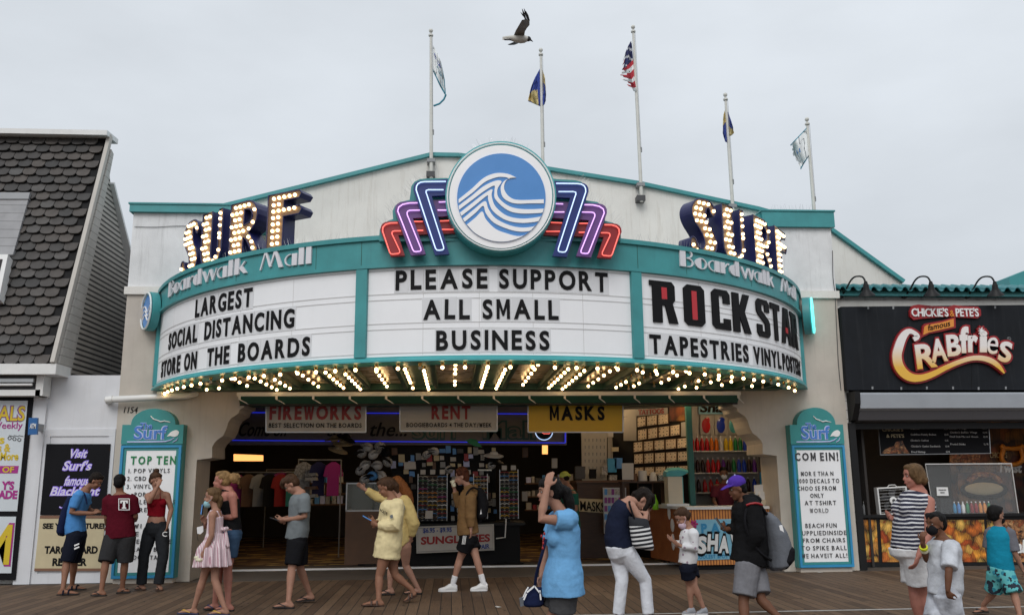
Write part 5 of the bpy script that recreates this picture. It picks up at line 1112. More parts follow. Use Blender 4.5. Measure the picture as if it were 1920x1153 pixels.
# ceiling spots
for i, (px, Y) in enumerate(((520,19.5),(700,18.8),(860,19.0),(1000,20.5),(1130,18.6),(1225,16.6),(1275,16.4),(1372,16.7))):
    p_ = at(px, 760, Y); MB().lathe([(.08,0),(.08,-.05),(.07,-.055)], (p_.x, Y, 3.299), n=12).build('ceiling_spot', 'spot', label=f'{("first","second","third","fourth","fifth","sixth","seventh","eighth")[i]} ceiling spot from the left inside the arcade', cat='light', group='arcade ceiling spots')
p_ = at(465, 858, 22); MB().ppoly([(438,851),(492,853),(492,864),(438,864)], 22, .1).build('lit_panel', 'amber_panel', label='dim amber lit panel deep inside the shop on the left', cat='lit sign')
# --- sunglasses racks
SG = {}
def glasses(col):
    if col in SG: return SG[col]
    mb = MB()
    for s_ in (-1, 1): mb.lathe([(.001,-.004),(.026,-.004),(.028,.0),(.026,.004)], (s_*.034, -.01, 0), (0,-1,0), 10, 0); mb.tube([(s_*.062, -.008, .008), (s_*.066, .05, .006), (s_*.06, .09, -.012)], .0035, 4, 1)
    mb.tube([(-.062,-.012,.012),(-.03,-.014,.024),(0,-.014,.012),(.03,-.014,.024),(.062,-.012,.012)], .005, 5, 1)
    o = mb.build('sunglasses', ['black_metal', col], None, 50, origin=(0,0,0)); SG[col] = o; return o
gl = ['ink_red','ink_orange','letter_green','logo_blue','white','black','wood_mid','sign_yellow','ink_magenta','steel']
gnames = dict(ink_red='red', ink_orange='orange', letter_green='green', logo_blue='blue', white='white', black='black', wood_mid='brown', sign_yellow='yellow', ink_magenta='pink', steel='silver')
used_proto = set()
def spinner(lab, short, x0_, x1_, yt, yb_, Y, rows, cols, cards=0):
    a, b_ = at(x0_, yt, Y), at(x1_, yb_, Y); T = thing('spinner_rack', lab, 'rack', ((a.x+b_.x)/2, Y, 0)); W = b_.x-a.x
    MB().box(a.x+.03, b_.x-.03, Y+.02, Y+.02+W-.06, b_.z, a.z).build('column', 'header_tan', T)
    mb = MB(); cx_ = (a.x+b_.x)/2; mb.tube([(cx_,Y+W/2,.03),(cx_,Y+W/2,b_.z)], .03, 8); mb.lathe([(.30,.0),(.30,.02),(.04,.05)], (cx_,Y+W/2,.012), n=16); mb.build('stand', 'black_metal', T)
    for x in (a.x, b_.x): mb = MB(); mb.box(x-.008, x+.008, Y-.01, Y+.01, b_.z, a.z+.04); mb.build('upright', 'steel', T)
    for k in range(rows):
        z = a.z-(a.z-b_.z)*(k+.5)/rows; MB().box(a.x, b_.x, Y-.015, Y-.003, z-.028, z-.022).build('shelf_wire', 'steel', T)
        for c_ in range(cols):
            col = gl[(k*3+c_*7+len(short)) % len(gl)] if random.random() < .75 else random.choice(gl)
            x = a.x+W*(c_+.5)/cols; g_ = glasses(col)
            if col in used_proto: o = g_.copy(); COL.objects.link(o)
            else: o = g_; used_proto.add(col)
            o.location = (x, Y-.02, z); o['label'] = f'{gnames[col]} framed sunglasses on the {short}'; o['category'] = 'sunglasses'; o['group'] = 'sunglasses on the racks'
            o.scale = (W/cols/.132,)*3
    for i in range(cards): x = a.x+W*(i+.5)/cards; MB().box(x-.05, x+.05, Y-.01, Y, a.z+.03, a.z+.12).build('price_card', 'sign_pale', T)
spinner('left spinner rack full of bright sunglasses above the SUNGLASSES sign', 'left rack', 784, 838, 892, 976, 17.3, 11, 3, 3)
spinner('middle spinner rack of sunglasses, behind the boy in the hoodie', 'middle rack', 888, 914, 892, 972, 17.4, 11, 2)
spinner('right spinner rack of sunglasses at the edge of the dark doorway', 'right rack', 937, 972, 884, 972, 17.25, 12, 2, 2)
Tb = thing('sale_table', 'low black table carrying the sunglasses racks', 'table', at(860, 1045, 17.2)); a, b_ = at(745, 982, 17.22), at(985, 982, 17.22)
mb = MB(); mb.box(a.x, b_.x, 17.22, 18.2, a.z-.05, a.z); mb.build('top', 'black_metal', Tb); MB().box(a.x+.05, b_.x-.1, 17.3, 18.15, .012, a.z-.052).build('skirt', 'black', Tb)
mk('ink_blue', (.015, .04, .22), .5); hang_ = thing('price_sign', 'white SUNGLASSES price sign with red and blue lettering', 'sign', at(853, 1036, 17.1)); YP = 17.12
MB().ppoly([(780,987),(926,982),(927,1031),(781,1037)], YP, .03).build('panel', 'sign_pale', hang_)
mb = MB(); mb.tube([at(x, y, YP-.004) for x, y in ((783,990),(923,985),(924,1028),(784,1034))], .004, 4, closed=True); mb.build('border', 'grey_dark', hang_)
for s, xa_, xb_, yb_, yb2, yt, m_, bo in (('$6.95 - $9.95',793,847,998,996.5,990,'ink_blue',.03), ('SUNGLASSES',789,919,1020,1014,1007,'sign_red',.04), ('$10 PAIR',862,918,1029,1027,1021,'ink_blue',.03)):
    if s.startswith('$10'): s, xa_ = 'PAIR', 898
    mb = MB(); ptext(mb, s, xa_, xb_, yb_, yt, YP, bo, pyb2=yb2, depth=.006); mb.build('lettering', m_, hang_)
fr_ = thing('wire_stand', 'white wire display stand right of the SUNGLASSES sign', 'stand', at(945, 1010, 17.15)); mb = MB(); mb.tube([at(930,1009,17.15), at(947,1007,17.15), at(949,972,17.15)], .012, 5); mb.build('wire', 'white_trim', fr_)
# --- hats
def hat(p_, mt, lab, grp='caps and hats on display', tilt=0, s_=1, brim=0):
    T = thing('cap', lab, 'hat', p_, grp); rot = Matrix.Rotation(tilt, 3, 'Y') @ Matrix.Rotation(.9*math.sin(p_[0]*37+p_[2]*51)+.2, 3, 'Z') @ Matrix.Rotation(-.55 if not brim else 0, 3, 'X'); p_ = V(p_)
    mb = MB(); mb.ball(p_, (.092*s_,.10*s_,.075*s_), 12, 8, 0, rot)
    if brim: mb.lathe([(.09,-.01),(.20,-.03),(.20,-.02),(.09,.02)], p_, rot @ V((0,-.25,1)), 18)
    o = mb.build('crown', mt, T, 60)
    if not brim: mb = MB(); mb.rings([[p_+rot @ V(q_)*s_ for q_ in ((-.085,-.05,-.02),(.085,-.05,-.02),(.085,-.05,-.035),(-.085,-.05,-.035))], [p_+rot @ V(q_)*s_ for q_ in ((-.075,-.14,-.035),(.075,-.14,-.035),(.075,-.14,-.048),(-.075,-.14,-.048))], [p_+rot @ V(q_)*s_ for q_ in ((-.03,-.18,-.05),(.03,-.18,-.05),(.03,-.18,-.06),(-.03,-.18,-.06))]]); mb.build('visor', 'cap_pattern' if mt == 'cap_white' else 'black', T)
mk('cap_pattern', (.40, .40, .40), .8, var=.8, vs=26); mk('straw', (.34, .26, .15), .8, var=.3, vs=20); mk('cap_white', (.55, .54, .52), .8, var=.1)
hs = [(690,838,'cap_white'),(712,836,'cap_pattern'),(678,850,'cap_pattern'),(700,852,'cap_white'),(722,848,'black'),(684,872,'cap_white'),(708,872,'cap_white'),(727,866,'cap_pattern'),(676,882,'cap_pattern'),(698,892,'logo_blue'),(716,892,'cap_white'),(684,898,'cap_pattern')]
for i, (x, y, m_) in enumerate(hs): hat(at(x, y, 17.55-.1*(i % 2)), m_, {'cap_white':'white','cap_pattern':'speckled grey','black':'black','logo_blue':'blue'}[m_]+' cap in row '+('one','one','two','two','two','three','three','three','four','four','four','five')[i]+' of the hat tree left of centre', tilt=.5*math.sin(i*2), s_=1.15)
tr_ = thing('hat_tree', 'black pole rack holding the white and speckled caps', 'rack', at(702, 1010, 17.7)); mb = MB(); a = at(702, 832, 17.7); mb.tube([(a.x,17.7,.02),(a.x,17.7,a.z)], .025, 6); mb.lathe([(.28,0),(.28,.02)], (a.x,17.7,.012), n=14); mb.build('pole', 'black_metal', tr_)
for i, (x, y) in enumerate(((628,822),(643,830),(634,842),(650,820))): hat(at(x, y, 17.3), 'straw' if i < 3 else 'black', ('wide straw hat at the top of the cluster under the header sign','straw hat at the right of the cluster under the header sign','lowest straw hat of the cluster under the header sign','black wide brimmed hat beside the straw hats')[i], brim=1, tilt=.3*(i-1))
for i, (x, y) in enumerate(((926,852),(926,862),(842,880),(922,872),(800,852),(815,846))): hat(at(x, y, 17.45), ('cap_white','black','cap_pattern','cap_pattern','cap_pattern','cap_white')[i], ('white bucket hat on top of the middle stack','black hat under the white bucket hat','speckled hat left of the curly haired boy','speckled cap low in the middle stack','speckled cap above the left sunglasses rack','white cap above the left sunglasses rack')[i], brim=1 if i in (0, 1) else 0)
MB().ppoly([(873,826),(882,822),(893,824),(904,838),(890,836),(882,832)], 17.0, .05).build('leaf_decoration', 'letter_green', label='bright green leaf shaped decoration hanging under the header sign', cat='decoration')
# --- packaged goods hung on the central display
Dp = thing('display_frame', 'black pegboard display behind the sunglasses racks', 'display', at(840, 985, 17.9)); MB().ppoly([(735,838),(930,838),(930,985),(735,985)], 17.9, .06).build('board', 'black', Dp)
rng = random.Random(11); cols = ['cap_white','cap_pattern','ink_red','logo_blue','sign_pale','grey','panel_cream','script_lilac','wood_mid','grey_dark']
cn_ = dict(cap_white='white', cap_pattern='speckled', ink_red='red', logo_blue='blue', sign_pale='pale', grey='grey', panel_cream='cream', script_lilac='lilac', wood_mid='brown', grey_dark='dark')
k_ = 0
for px in range(740, 932, 11):
    for py in range(844, 982, 14):
        if 780 < px < 842 and py > 880: continue
        if rng.random() < .3: continue
        m_ = rng.choice(cols); w_, h_ = rng.uniform(3, 6), rng.uniform(3.5, 8); x, y = px+rng.uniform(-3,3), py+rng.uniform(-3,3)
        mb = MB(); mb.ppoly([(x-w_,y-h_),(x+w_*.9,y-h_*.95),(x+w_,y+h_*.9),(x-w_*.95,y+h_)], 17.82, .06); o = mb.build('souvenir_pack', m_, label=f'{cn_[m_]} souvenir packet hung on the black pegboard behind the racks', cat='souvenir', group='souvenir packets on the pegboard')
MB().ppoly([(757,866),(779,865),(780,879),(758,880)], 17.5, .02).build('price_card', 'sign_pale', label='cream handwritten price card above the sunglasses', cat='card')
MB().ppoly([(798,957),(812,957),(811,972),(797,972)], 17.2, .02).build('price_card', 'sign_pale', label='cream notice with red print beside the hoodie boy', cat='card')
mb = MB(); a, b_ = at(896,881,17.0), at(922,881,17.0); mb.tube([a, b_], .016, 6); mb.build('light_tube', 'neon_off', None, 60, label='short white light tube above the middle sunglasses rack', cat='light')
# --- glass case on the left of centre
Gc = thing('glass_case', 'wooden display counter with a glass case on top, left of centre', 'counter', at(672, 1012, 17.6))
a, b_ = at(648, 958, 17.6), at(745, 958, 17.6); zg = at(648, 906, 17.6).z
MB().box(a.x, b_.x, 17.6, 18.5, .012, a.z).build('base', 'wood_mid', Gc); MB().box(a.x+.01, b_.x, 17.62, 18.48, a.z+.002, zg).build('glass', 'glass_case', Gc)
mb = MB()
for z in (a.z+.005, zg): mb.bar((a.x,17.61,z),(b_.x,17.61,z),.025); mb.bar((a.x+.01,17.61,z),(a.x+.01,18.5,z),.025)
mb.bar((a.x+.01,17.61,a.z),(a.x+.01,17.61,zg),.025); mb.build('case_frame', 'steel', Gc)
# --- clothes rails in the dark on the left
gar = [('ink_magenta','pink'),('frame_teal','teal'),('grey','grey'),('navy','navy'),('sign_red','red'),('wood_mid','brown'),('cap_pattern','speckled'),('black','black')]
for r_, (xa_, xb_, Y, yy) in enumerate(((438,560,20.5,885),(500,640,22.5,880),(560,640,19.4,862))):
    a, b_ = at(xa_, yy, Y), at(xb_, yy, Y); T = thing('clothes_rail', ('front left','rear','upper right')[r_]+' clothes rail in the dark left part of the shop', 'rail', ((a.x+b_.x)/2, Y, 0)); mb = MB(); mb.tube([a, b_], .015, 6); mb.tube([a, V((a.x,Y,.02))], .015, 6); mb.tube([b_, V((b_.x,Y,.02))], .015, 6); mb.build('rail', 'steel', T)
    n = int((b_.x-a.x)/.24)
    for i in range(n):
        m_, cn0 = gar[(i*5+r_*3) % 8]; x = a.x+(i+.5)*(b_.x-a.x)/n; mb = MB(); d_ = .05
        mb.prism([(-.05,0),(.05,0),(.20,-.08),(.26,-.30),(.17,-.33),(.15,-.22),(.155,-.72),(-.155,-.72),(-.15,-.22),(-.17,-.33),(-.26,-.30),(-.20,-.08)], (x, Y-.2+.05*(i % 3), a.z-.05), (.75,.5,0), (0,0,1), (0,.05,0)); mb.build('hanging_shirt', m_, label=f'{cn0} shirt number-free print on the {("front left","rear","upper right")[r_]} rail'.replace(' number-free print', ' hanging'), cat='shirt', group='shirts hanging in the shop')
# shelf of folded things behind the boy in grey
for i, (y, m_) in enumerate(((890,'cap_pattern'),(898,'sign_pale'),(915,'wood_mid'),(930,'cap_pattern'))): MB().ppoly([(572,y-3),(592,y-4),(594,y+2),(572,y+3)], 19.0, .3).build('folded_stack', m_, label=('topmost','second','third','lowest')[i]+' stack of folded goods right of the boy in grey', cat='folded clothes')
# --- tattoo and decal wall, angled at the right
mk('frame_lit', (.78, .64, .46), .6, var=.15, vs=8); mk('slat', (.34, .32, .29), .6, var=.1)
pa, pb = at(1150, 900, 19.3), at(1296, 900, 16.7); DW = thing('decal_wall', 'slanted display wall hung with rows of framed design sheets', 'display wall', ((pa.x+pb.x)/2, (pa.y+pb.y)/2, 0))
ex = V((pb.x-pa.x, pb.y-pa.y, 0)); LW = ex.length; ex.normalize(); nr_ = V((ex.y, -ex.x, 0)) if V((ex.y, -ex.x, 0)).y < 0 else V((-ex.y, ex.x, 0))
MB().obox((pa+pb)/2*1+V((0,0,-(pa.z+pb.z)/2+1.65))-nr_*.04, ex*LW/2, nr_*.03, V((0,0,1.63))).build('panel', 'black', DW)
def onw(px, py):       # point of the slanted wall under a photograph pixel
    r_ = ray(px, py); d = pa-EYE; t_ = d.dot(nr_)/r_.dot(nr_); return EYE+r_*t_
def wallq(L, mt, nm, dep=.02, par=None):
    P = [onw(*p_)+nr_*.0 for p_ in L]; mb = MB(); mb.add([p_+nr_*dep for p_ in P]+P, [(0,1,2,3),(7,6,5,4),(0,4,5,1),(1,5,6,2),(2,6,7,3),(3,7,4,0)]); return mb.build(nm, mt, par or DW)
def frm(x0_, x1_, yl, yr, h_, i):
    T = thing('framed_sheet', f'warm lit framed sheet of small designs in the {("top","second","third","fourth","lowest")[i]} row of the slanted wall', 'framed sheet', onw((x0_+x1_)/2, yl+h_), 'framed design sheets')
    for nm, mt, m_, dp in (('frame','wood_mid',0,.015), ('sheet','frame_lit',1,.02)):
        P = [onw(*p_) for p_ in ((x0_+m_,yl+m_),(x1_-m_,yr+m_),(x1_-m_,yr+h_-m_),(x0_+m_,yl+h_-m_))]; mb = MB(); mb.add([p_+nr_*dp for p_ in P]+P, [(0,1,2,3),(7,6,5,4),(0,4,5,1),(1,5,6,2),(2,6,7,3),(3,7,4,0)]); mb.build(nm, mt, T)
    mb = MB(); rg_ = random.Random(int(x0_*7+yl))
    for k in range(9):
        u, v = (k % 3+.5)/3+rg_.uniform(-.06,.06), (k//3+.5)/3+rg_.uniform(-.06,.06); x = x0_+(x1_-x0_)*u; y = yl+(yr-yl)*u+h_*v; r_ = rg_.uniform(.8, 1.4)
        P = [onw(x+r_*math.cos(a_), y+r_*1.2*math.sin(a_))+nr_*.022 for a_ in (0.3, 1.8, 2.9, 4.4, 5.4)]; mb.add(P, [(0,1,2,3,4)])
    mb.build('designs', rg_.choice(('letter_grey','wood_dark','ink_brown')), T)
for i, (xs, yl0, yr0, h_) in enumerate(((( 1195,1213,1234,1255),782,775,19), ((1196,1215,1235,1257,1277),806,795,20), ((1188,1207,1227,1248,1270,1291),829,820,19), ((1189,1208,1228,1249,1271,1292),851,845,19), ((1190,1209,1229,1250,1272,1292),876,872,17))):
    n = len(xs)-1
    for k in range(n): f0, f1 = k/n, (k+1)/n; frm(xs[k]+1, xs[k+1]-1, yl0+(yr0-yl0)*f0, yl0+(yr0-yl0)*f1, h_, i)
wallq([(1170,782),(1194,778),(1194,826),(1170,826)], 'slat', 'slat_panel', .012); wallq([(1278,792),(1290,790),(1290,818),(1278,818)], 'slat', 'slat_panel', .012)
wallq([(1168,768),(1252,764),(1252,776),(1168,781)], 'slat', 'title_panel', .012)
mb = MB(); text(mb, 'TATTOOS', 0, 1, 1, lambda u, v, d: onw(1198+48*u, 777.5-3*u-9*v)+nr_*(.013+.01*d), .03, 1); mb.build('title', 'sign_red', DW)
wallq([(1256,763),(1292,763),(1292,788),(1256,790)], 'food_photo_dark', 'picture', .012)
# --- things left of that wall
MB().ppoly([(1090,806),(1138,806),(1138,902),(1092,902)], 19.6, .05).build('design_chart', 'sign_pale', label='tall pale chart with faint rows of designs behind the counter', cat='chart')
mb = MB()
for r_ in range(6):
    for c_ in range(6): x, y = 1096+7.2*c_, 822+13*r_; mb.ppoly([(x,y),(x+2.5,y),(x+2,y+6),(x+.5,y+6)], 19.585, .01)
mb.build('chart_figures', 'grey', label='faint rows of grey figures on the tall pale chart', cat='print', kind='stuff')
MB().ppoly([(1140,800),(1168,800),(1168,868),(1140,868)], 19.5, .04).build('slat_panel', 'slat', label='cream slatted panel between the chart and the slanted wall', cat='panel')
for i, (x, y, w_, h_, m_) in enumerate(((1145,812,10,14,'sign_pale'),(1154,842,12,8,'panel_cream'),(1148,872,16,26,'frame_blue'),(1160,868,14,20,'logo_blue'),(1134,882,10,16,'cap_pattern'),(1150,896,14,12,'cap_pattern'),(1112,888,12,18,'black'),(1088,886,18,24,'grey_dark'))):
    MB().ppoly([(x-w_/2,y-h_/2),(x+w_/2,y-h_/2),(x+w_/2,y+h_/2),(x-w_/2,y+h_/2)], 18.9, .12).build('counter_item', m_, label=('small pale card','cream card','larger blue hanging toy bundle','smaller blue hanging toy bundle','left speckled trinket stand','right speckled trinket stand','black vase shape','dark grey box')[i]+' near the tall pale chart', cat='souvenir')
MK = thing('mask_counter', 'dark wooden counter with a hand lettered MASKS banner', 'counter', at(1120, 1010, 18.3)); a, b_ = at(1082, 905, 18.3), at(1180, 905, 18.3)
MB().box(a.x, b_.x, 18.3, 19.2, .012, a.z).build('body', 'wood_dark', MK); MB().box(a.x-.03, b_.x+.03, 18.26, 19.2, a.z+.002, a.z+.05).build('top', 'wood_mid', MK)
MB().ppoly([(1084,934),(1136,936),(1136,962),(1086,958)], 18.27, .02).build('banner', 'panel_cream', MK); mb = MB(); ptext(mb, 'MASKS', 1088, 1134, 956, 939, 18.27, .02, pyb2=959); mb.build('lettering', 'letter_black', MK)
Pr = thing('postcard_rack', 'tall wire rack of colourful cards beside the MASKS banner', 'rack', at(1153, 1000, 17.9)); MB().ppoly([(1131,914),(1174,914),(1174,1000),(1133,1000)], 17.9, .1).build('frame', 'steel', Pr)
rng = random.Random(4)
for k in range(30):
    x, y = 1136+6.6*(k % 6), 922+15.5*(k//6); m_ = rng.choice(('ink_purple','logo_blue','sign_pale','cap_pattern','ink_magenta')); MB().ppoly([(x-2.6,y-5.5),(x+2.6,y-5.5),(x+2.6,y+5.5),(x-2.6,y+5.5)], 17.885, .012).build('postcard', m_, label=f'{dict(ink_purple="purple",logo_blue="blue",sign_pale="pale",cap_pattern="speckled",ink_magenta="pink")[m_]} card in the wire rack beside the MASKS banner', cat='card', group='cards in the wire rack')
mk('cap_green', (.20, .55, .02), .3)
# --- shelf with cups by the ice counter
Sh = thing('cup_shelf', 'dark shelf unit with cups standing in front of the framed sheets', 'shelf', at(1210, 960, 16.9)); a, b_ = at(1166, 902, 16.95), at(1252, 902, 16.95)
MB().box(a.x, b_.x, 16.95, 17.35, a.z-.03, a.z).build('top', 'wood_dark', Sh); MB().box(a.x+.02, a.x+.06, 16.98, 17.3, .012, a.z-.031).build('side', 'wood_dark', Sh); MB().box(b_.x-.06, b_.x-.02, 16.98, 17.3, .012, a.z-.031).build('side', 'wood_dark', Sh); MB().ppoly([(1198,907),(1222,907),(1222,940),(1198,940)], 17.25, .04).build('recess', 'black', Sh); MB().ppoly([(1195,904),(1225,904),(1225,943),(1195,943)], 17.292, .01).build('recess_frame', 'wood_mid', Sh)
for x, r_, h_, m_, lab in ((1190,.055,.15,'wood_mid','brown cup stack'),(1205,.085,.20,'cap_white','wide white cup stack'),(1225,.075,.17,'cap_white','tapering white cone stack'),(1240,.06,.15,'glass_case','clear jar')):
    p_ = at(x, 901, 17.1); mb = MB(); mb.lathe([(r_*(.6 if x == 1225 else 1),h_),(r_*.95,h_*.5),(r_,0)] if x == 1225 else [(r_,0)]+[(r_*(1+.04*(i % 2)),h_*i/8) for i in range(1, 9)], (p_.x, 17.1, a.z+.002), n=14); mb.build('cup_stack', m_, None, 40, label=lab+' on the dark shelf by the ice counter', cat='cups')
MB().ppoly([(1166,868),(1188,868),(1188,899),(1167,899)], 16.9, .015).build('notice_sheets', 'sign_pale', label='two white printed sheets standing on the cup shelf', cat='notice')
MB().lathe([(.05,0),(.06,.02),(.06,.14),(.02,.24),(.02,.28)], tuple(at(1229, 955, 16.6)), n=10).build('green_bottle', 'cap_green', None, 50, label='bright green squeeze bottle left of the ice counter', cat='bottle')
# --- shaved ice counter
stripes_mat('bamboo', (.66, .26, .06), (.17, .04, .012), .052, .68, 0, .55, .3, nse=.2); stripes_mat('bamboo_side', (.34, .11, .03), (.09, .025, .01), .052, .68, 1, .55, .3, nse=.2)
mk('sign_sky', (.22, .50, .66), .45, var=.05); mk('flamingo', (.42, .03, .16), .5)
YI = 15.72; IC = thing('ice_counter', 'bamboo fronted shaved ice counter with a light blue sign', 'counter', at(1385, 1066, YI))
xl_, xr_ = at(1291, 1000, YI).x, 5.735; zt2 = at(1300, 955, YI).z; zsb = at(1238, 945, 17.2)
MB().box(xl_, xr_, YI, YI+.5, .09, zt2).build('front', 'bamboo', IC); MB().box(xl_+.03, xr_, YI+.04, YI+.5, .006, .088).build('plinth', 'black', IC)
mb = MB(); mb.prism([(xl_,YI),(xl_,YI+.5),(xl_-.02,17.4),(xl_-.32,17.4)], (0,0,.09), (1,0,0), (0,1,0), (0,0,zt2-.09)); mb.build('return_side', 'bamboo_side', IC)
mb = MB(); mb.prism([(xl_-.05,YI-.05),(xr_,YI-.05),(xr_,YI+.56),(xl_+.1,YI+.56),(xl_+.05,17.42),(xl_-.38,17.42)], (0,0,zt2+.002), (1,0,0), (0,1,0), (0,0,.05)); mb.build('worktop', 'white_trim', IC)
MB().ppoly([(1304,974),(1471,970),(1471,1044),(1305,1050)], YI-.02, .018).build('sign_panel', 'sign_sky', IC)
mb = MB(); pcaps(mb, 'PARADISE', 1315, 1462, 999, 981, YI-.021, .05, pyb2=995, gap=.5); mb.build('lettering', 'frame_blue', IC)
for g_, m_, o_, bo in ((1.6, 'letter_black', 0, .12), (0, 'script_white', .01, .05)):
    for k, ch in enumerate('SHAVED'):
        x0_ = 1305+21*k; dy = 2*(-1)**k; mb = MB(); ptext(mb, ch, x0_-g_, x0_+19.5+g_, 1033+dy+g_-.4*k, 1005+dy-g_-.4*k, YI-.022-o_, bo, shear=.1, off=0, depth=.009); mb.build('lettering', m_, IC)
mb = MB(); pcaps(mb, 'COOLEST SPOT ON', 1305, 1380, 1047, 1040, YI-.021, .02, pyb2=1045); mb.build('lettering', 'frame_blue', IC)
mb = MB(); c = at(1301, 982, YI-.03)
for k in range(6): a_ = k*1.047; mb.ball(c+V((.045*math.cos(a_), 0, .045*math.sin(a_))), (.035,.01,.022), 8, 6, 0, Matrix.Rotation(-a_, 3, 'Y'))
mb.build('flower_emblem', 'flamingo', IC, 60)
mb = MB(); mb.ball((xl_-.12, 16.45, .75), (.02,.20,.14), 12, 8); mb.ball((xl_-.14, 16.55, .98), (.02,.14,.16), 12, 8); mb.ball((xl_-.12, 16.4, .45), (.02,.12,.16), 12, 8); mb.build('cone_picture', 'script_white', IC, 60)
zc_ = zt2+.053
MI = thing('ice_machine', 'cream ice shaving machine with a teal top on the bamboo counter', 'machine', at(1268, 944, 16.3)); a, b_ = at(1254, 940, 16.2), at(1281, 940, 16.2); z2_ = at(1265, 893, 16.2).z
MB().box(a.x-.05, b_.x+.1, 16.15, 16.6, zc_, zc_+.04).build('base', 'white_trim', MI); MB().box(a.x, b_.x, 16.2, 16.5, zc_+.042, z2_).build('body', 'cream', MI); MB().box(b_.x+.002, b_.x+.02, 16.22, 16.5, zc_+.042, z2_).build('side_strip', 'teal_light', MI)
mb = MB(); P = []
for x, w_, h0, h1 in ((a.x-.02,.12,.0,.10), (a.x+.05,.17,.0,.16), (b_.x-.03,.18,.0,.17), (b_.x+.07,.14,.04,.14), (b_.x+.15,.06,.07,.12)): P.append([V((x,16.35-w_,z2_+h0+.002)), V((x,16.35+w_,z2_+h0+.002)), V((x,16.35+w_,z2_+h1*.7)), V((x,16.35+w_*.5,z2_+h1)), V((x,16.35-w_*.5,z2_+h1)), V((x,16.35-w_,z2_+h1*.7))])
mb.rings(P); mb.build('top', 'teal_light', MI, 40)
RG = thing('register', 'white cash register screen at the right end of the bamboo counter', 'register', at(1428, 940, 16.1)); MB().ppoly([(1415,909),(1441,907),(1442,926),(1416,928)], 16.1, .05).build('screen', 'white', RG); MB().ppoly([(1424,922),(1437,921),(1438,936),(1425,937)], 16.04, .05).build('reader', 'white', RG); a, b_ = at(1424, 946, 16.0), at(1459, 946, 16.0); MB().box(a.x, b_.x, 16.0, 16.3, zc_, zc_+.10).build('drawer', 'cream', RG)
IM = thing('ice_menu', 'tall blue menu board at the right of the bamboo counter', 'menu', at(1444, 948, 16.17)); MB().ppoly([(1423,850),(1461,849),(1464,945),(1424,946)], 16.3, .05).build('frame', 'grey_dark', IM); MB().ppoly([(1425,885),(1460,884),(1462,943),(1426,944)], 16.285, .012).build('price_sheet', 'frame_blue', IM); MB().ppoly([(1425,853),(1459,852),(1460,882),(1425,883)], 16.285, .012).build('picture_sheet', 'wood_mid', IM)
mb = MB()
for r_ in range(7):
    for c_ in range(3): x, y = 1429+11*c_, 893+7*r_; mb.ppoly([(x,y),(x+7,y-.2),(x+7,y+1.6),(x,y+1.8)], 16.28, .003)
mb.build('price_lines', 'sign_sky', IM)
for k in range(4): mb = MB(); mb.lathe([(.012,-.06),(.028,.02),(.018,.05)], at(1431+8*k, 868, 16.27), n=8); mb.build('cone_picture', 'ink_orange', IM, 50)
MB().box(at(1288,800,16.5).x, at(1298,800,16.5).x, 16.5, 16.6, .012, 3.29).build('green_post', 'teal_dark', label='dark green post between the framed sheets and the bottle shelves', cat='post')
BS = thing('bottle_shelf', 'white wall shelving for coloured syrup bottles behind the ice counter', 'shelf', at(1360, 925, 17.6)); YB = 17.55
MB().ppoly([(1297,750),(1440,750),(1440,960),(1299,960)], YB+.25, .05).build('back_panel', 'sign_pale', BS)
shz = []
for y in (845, 886, 923): a, b_ = at(1296, y, YB), at(1424, y-2, YB); MB().box(a.x, b_.x, YB-.02, YB+.245, a.z-.02, a.z).build('shelf', 'white_trim', BS); shz.append((a, b_))
mk('syr_red', (.45,.01,.015), .2); mk('syr_orange', (.60,.14,.01), .2); mk('syr_yellow', (.62,.42,.02), .2); mk('syr_green', (.01,.16,.04), .2); mk('syr_blue', (.01,.04,.42), .2); mk('syr_clear', (.55,.55,.58), .2); mk('syr_dark', (.03,.012,.012), .2); mk('syr_purple', (.10,.02,.22), .2)
rws = (('red red red red orange orange clear yellow yellow green green blue blue blue', 'top'), ('dark dark dark red red red purple dark green blue blue dark purple', 'middle'), ('blue dark red red red dark purple clear green dark blue', 'bottom'))
for (row, rn), (a, b_) in zip(rws, shz):
    cs = row.split()
    for i, c_ in enumerate(cs): x = a.x+.06+(b_.x-a.x-.12)*i/(len(cs)-1); bottle(x, YB+.10, a.z+.002, .30, .042, 'syr_'+c_, 'white_trim', f'{c_} syrup bottle, {("first","second","third","fourth","fifth","sixth","seventh","eighth","ninth","tenth","eleventh","twelfth","thirteenth","fourteenth")[i]} from the left on the {rn} shelf', 'syrup bottles on the white shelves', 'syrup_bottle')
PS = thing('ice_poster', 'poster with black script and red and blue bottles above the syrup shelves', 'poster', at(1345, 815, YB)); MB().ppoly([(1310,752),(1384,752),(1384,776),(1310,776)], YB+.2, .03).build('title_panel', 'sign_sky', PS); mb = MB(); ptext(mb, 'Shave', 1312, 1382, 772, 756, YB+.199, .04, shear=.2); mb.build('title', 'letter_black', PS)
for k, (xa_, xb_, m_) in enumerate(((1313,1335,'syr_red'),(1340,1363,'syr_blue'),(1366,1384,'teal_light'))): MB().ppoly([(xa_,778),(xb_,778),(xb_,814),(xa_,814)], YB+.2, .03).build('picture', 'sign_pale', PS); mb = MB(); mb.ball(at((xa_+xb_)/2, 798, YB+.19), (.09,.012,.15), 10, 8); mb.ball(at((xa_+xb_)/2+2, 787, YB+.19), (.06,.012,.06), 10, 8); mb.build('bottle_picture', m_, PS, 60)
mk('fill_dim', (1, .8, .5), .4, emit=28, ecol=(1, .68, .36))
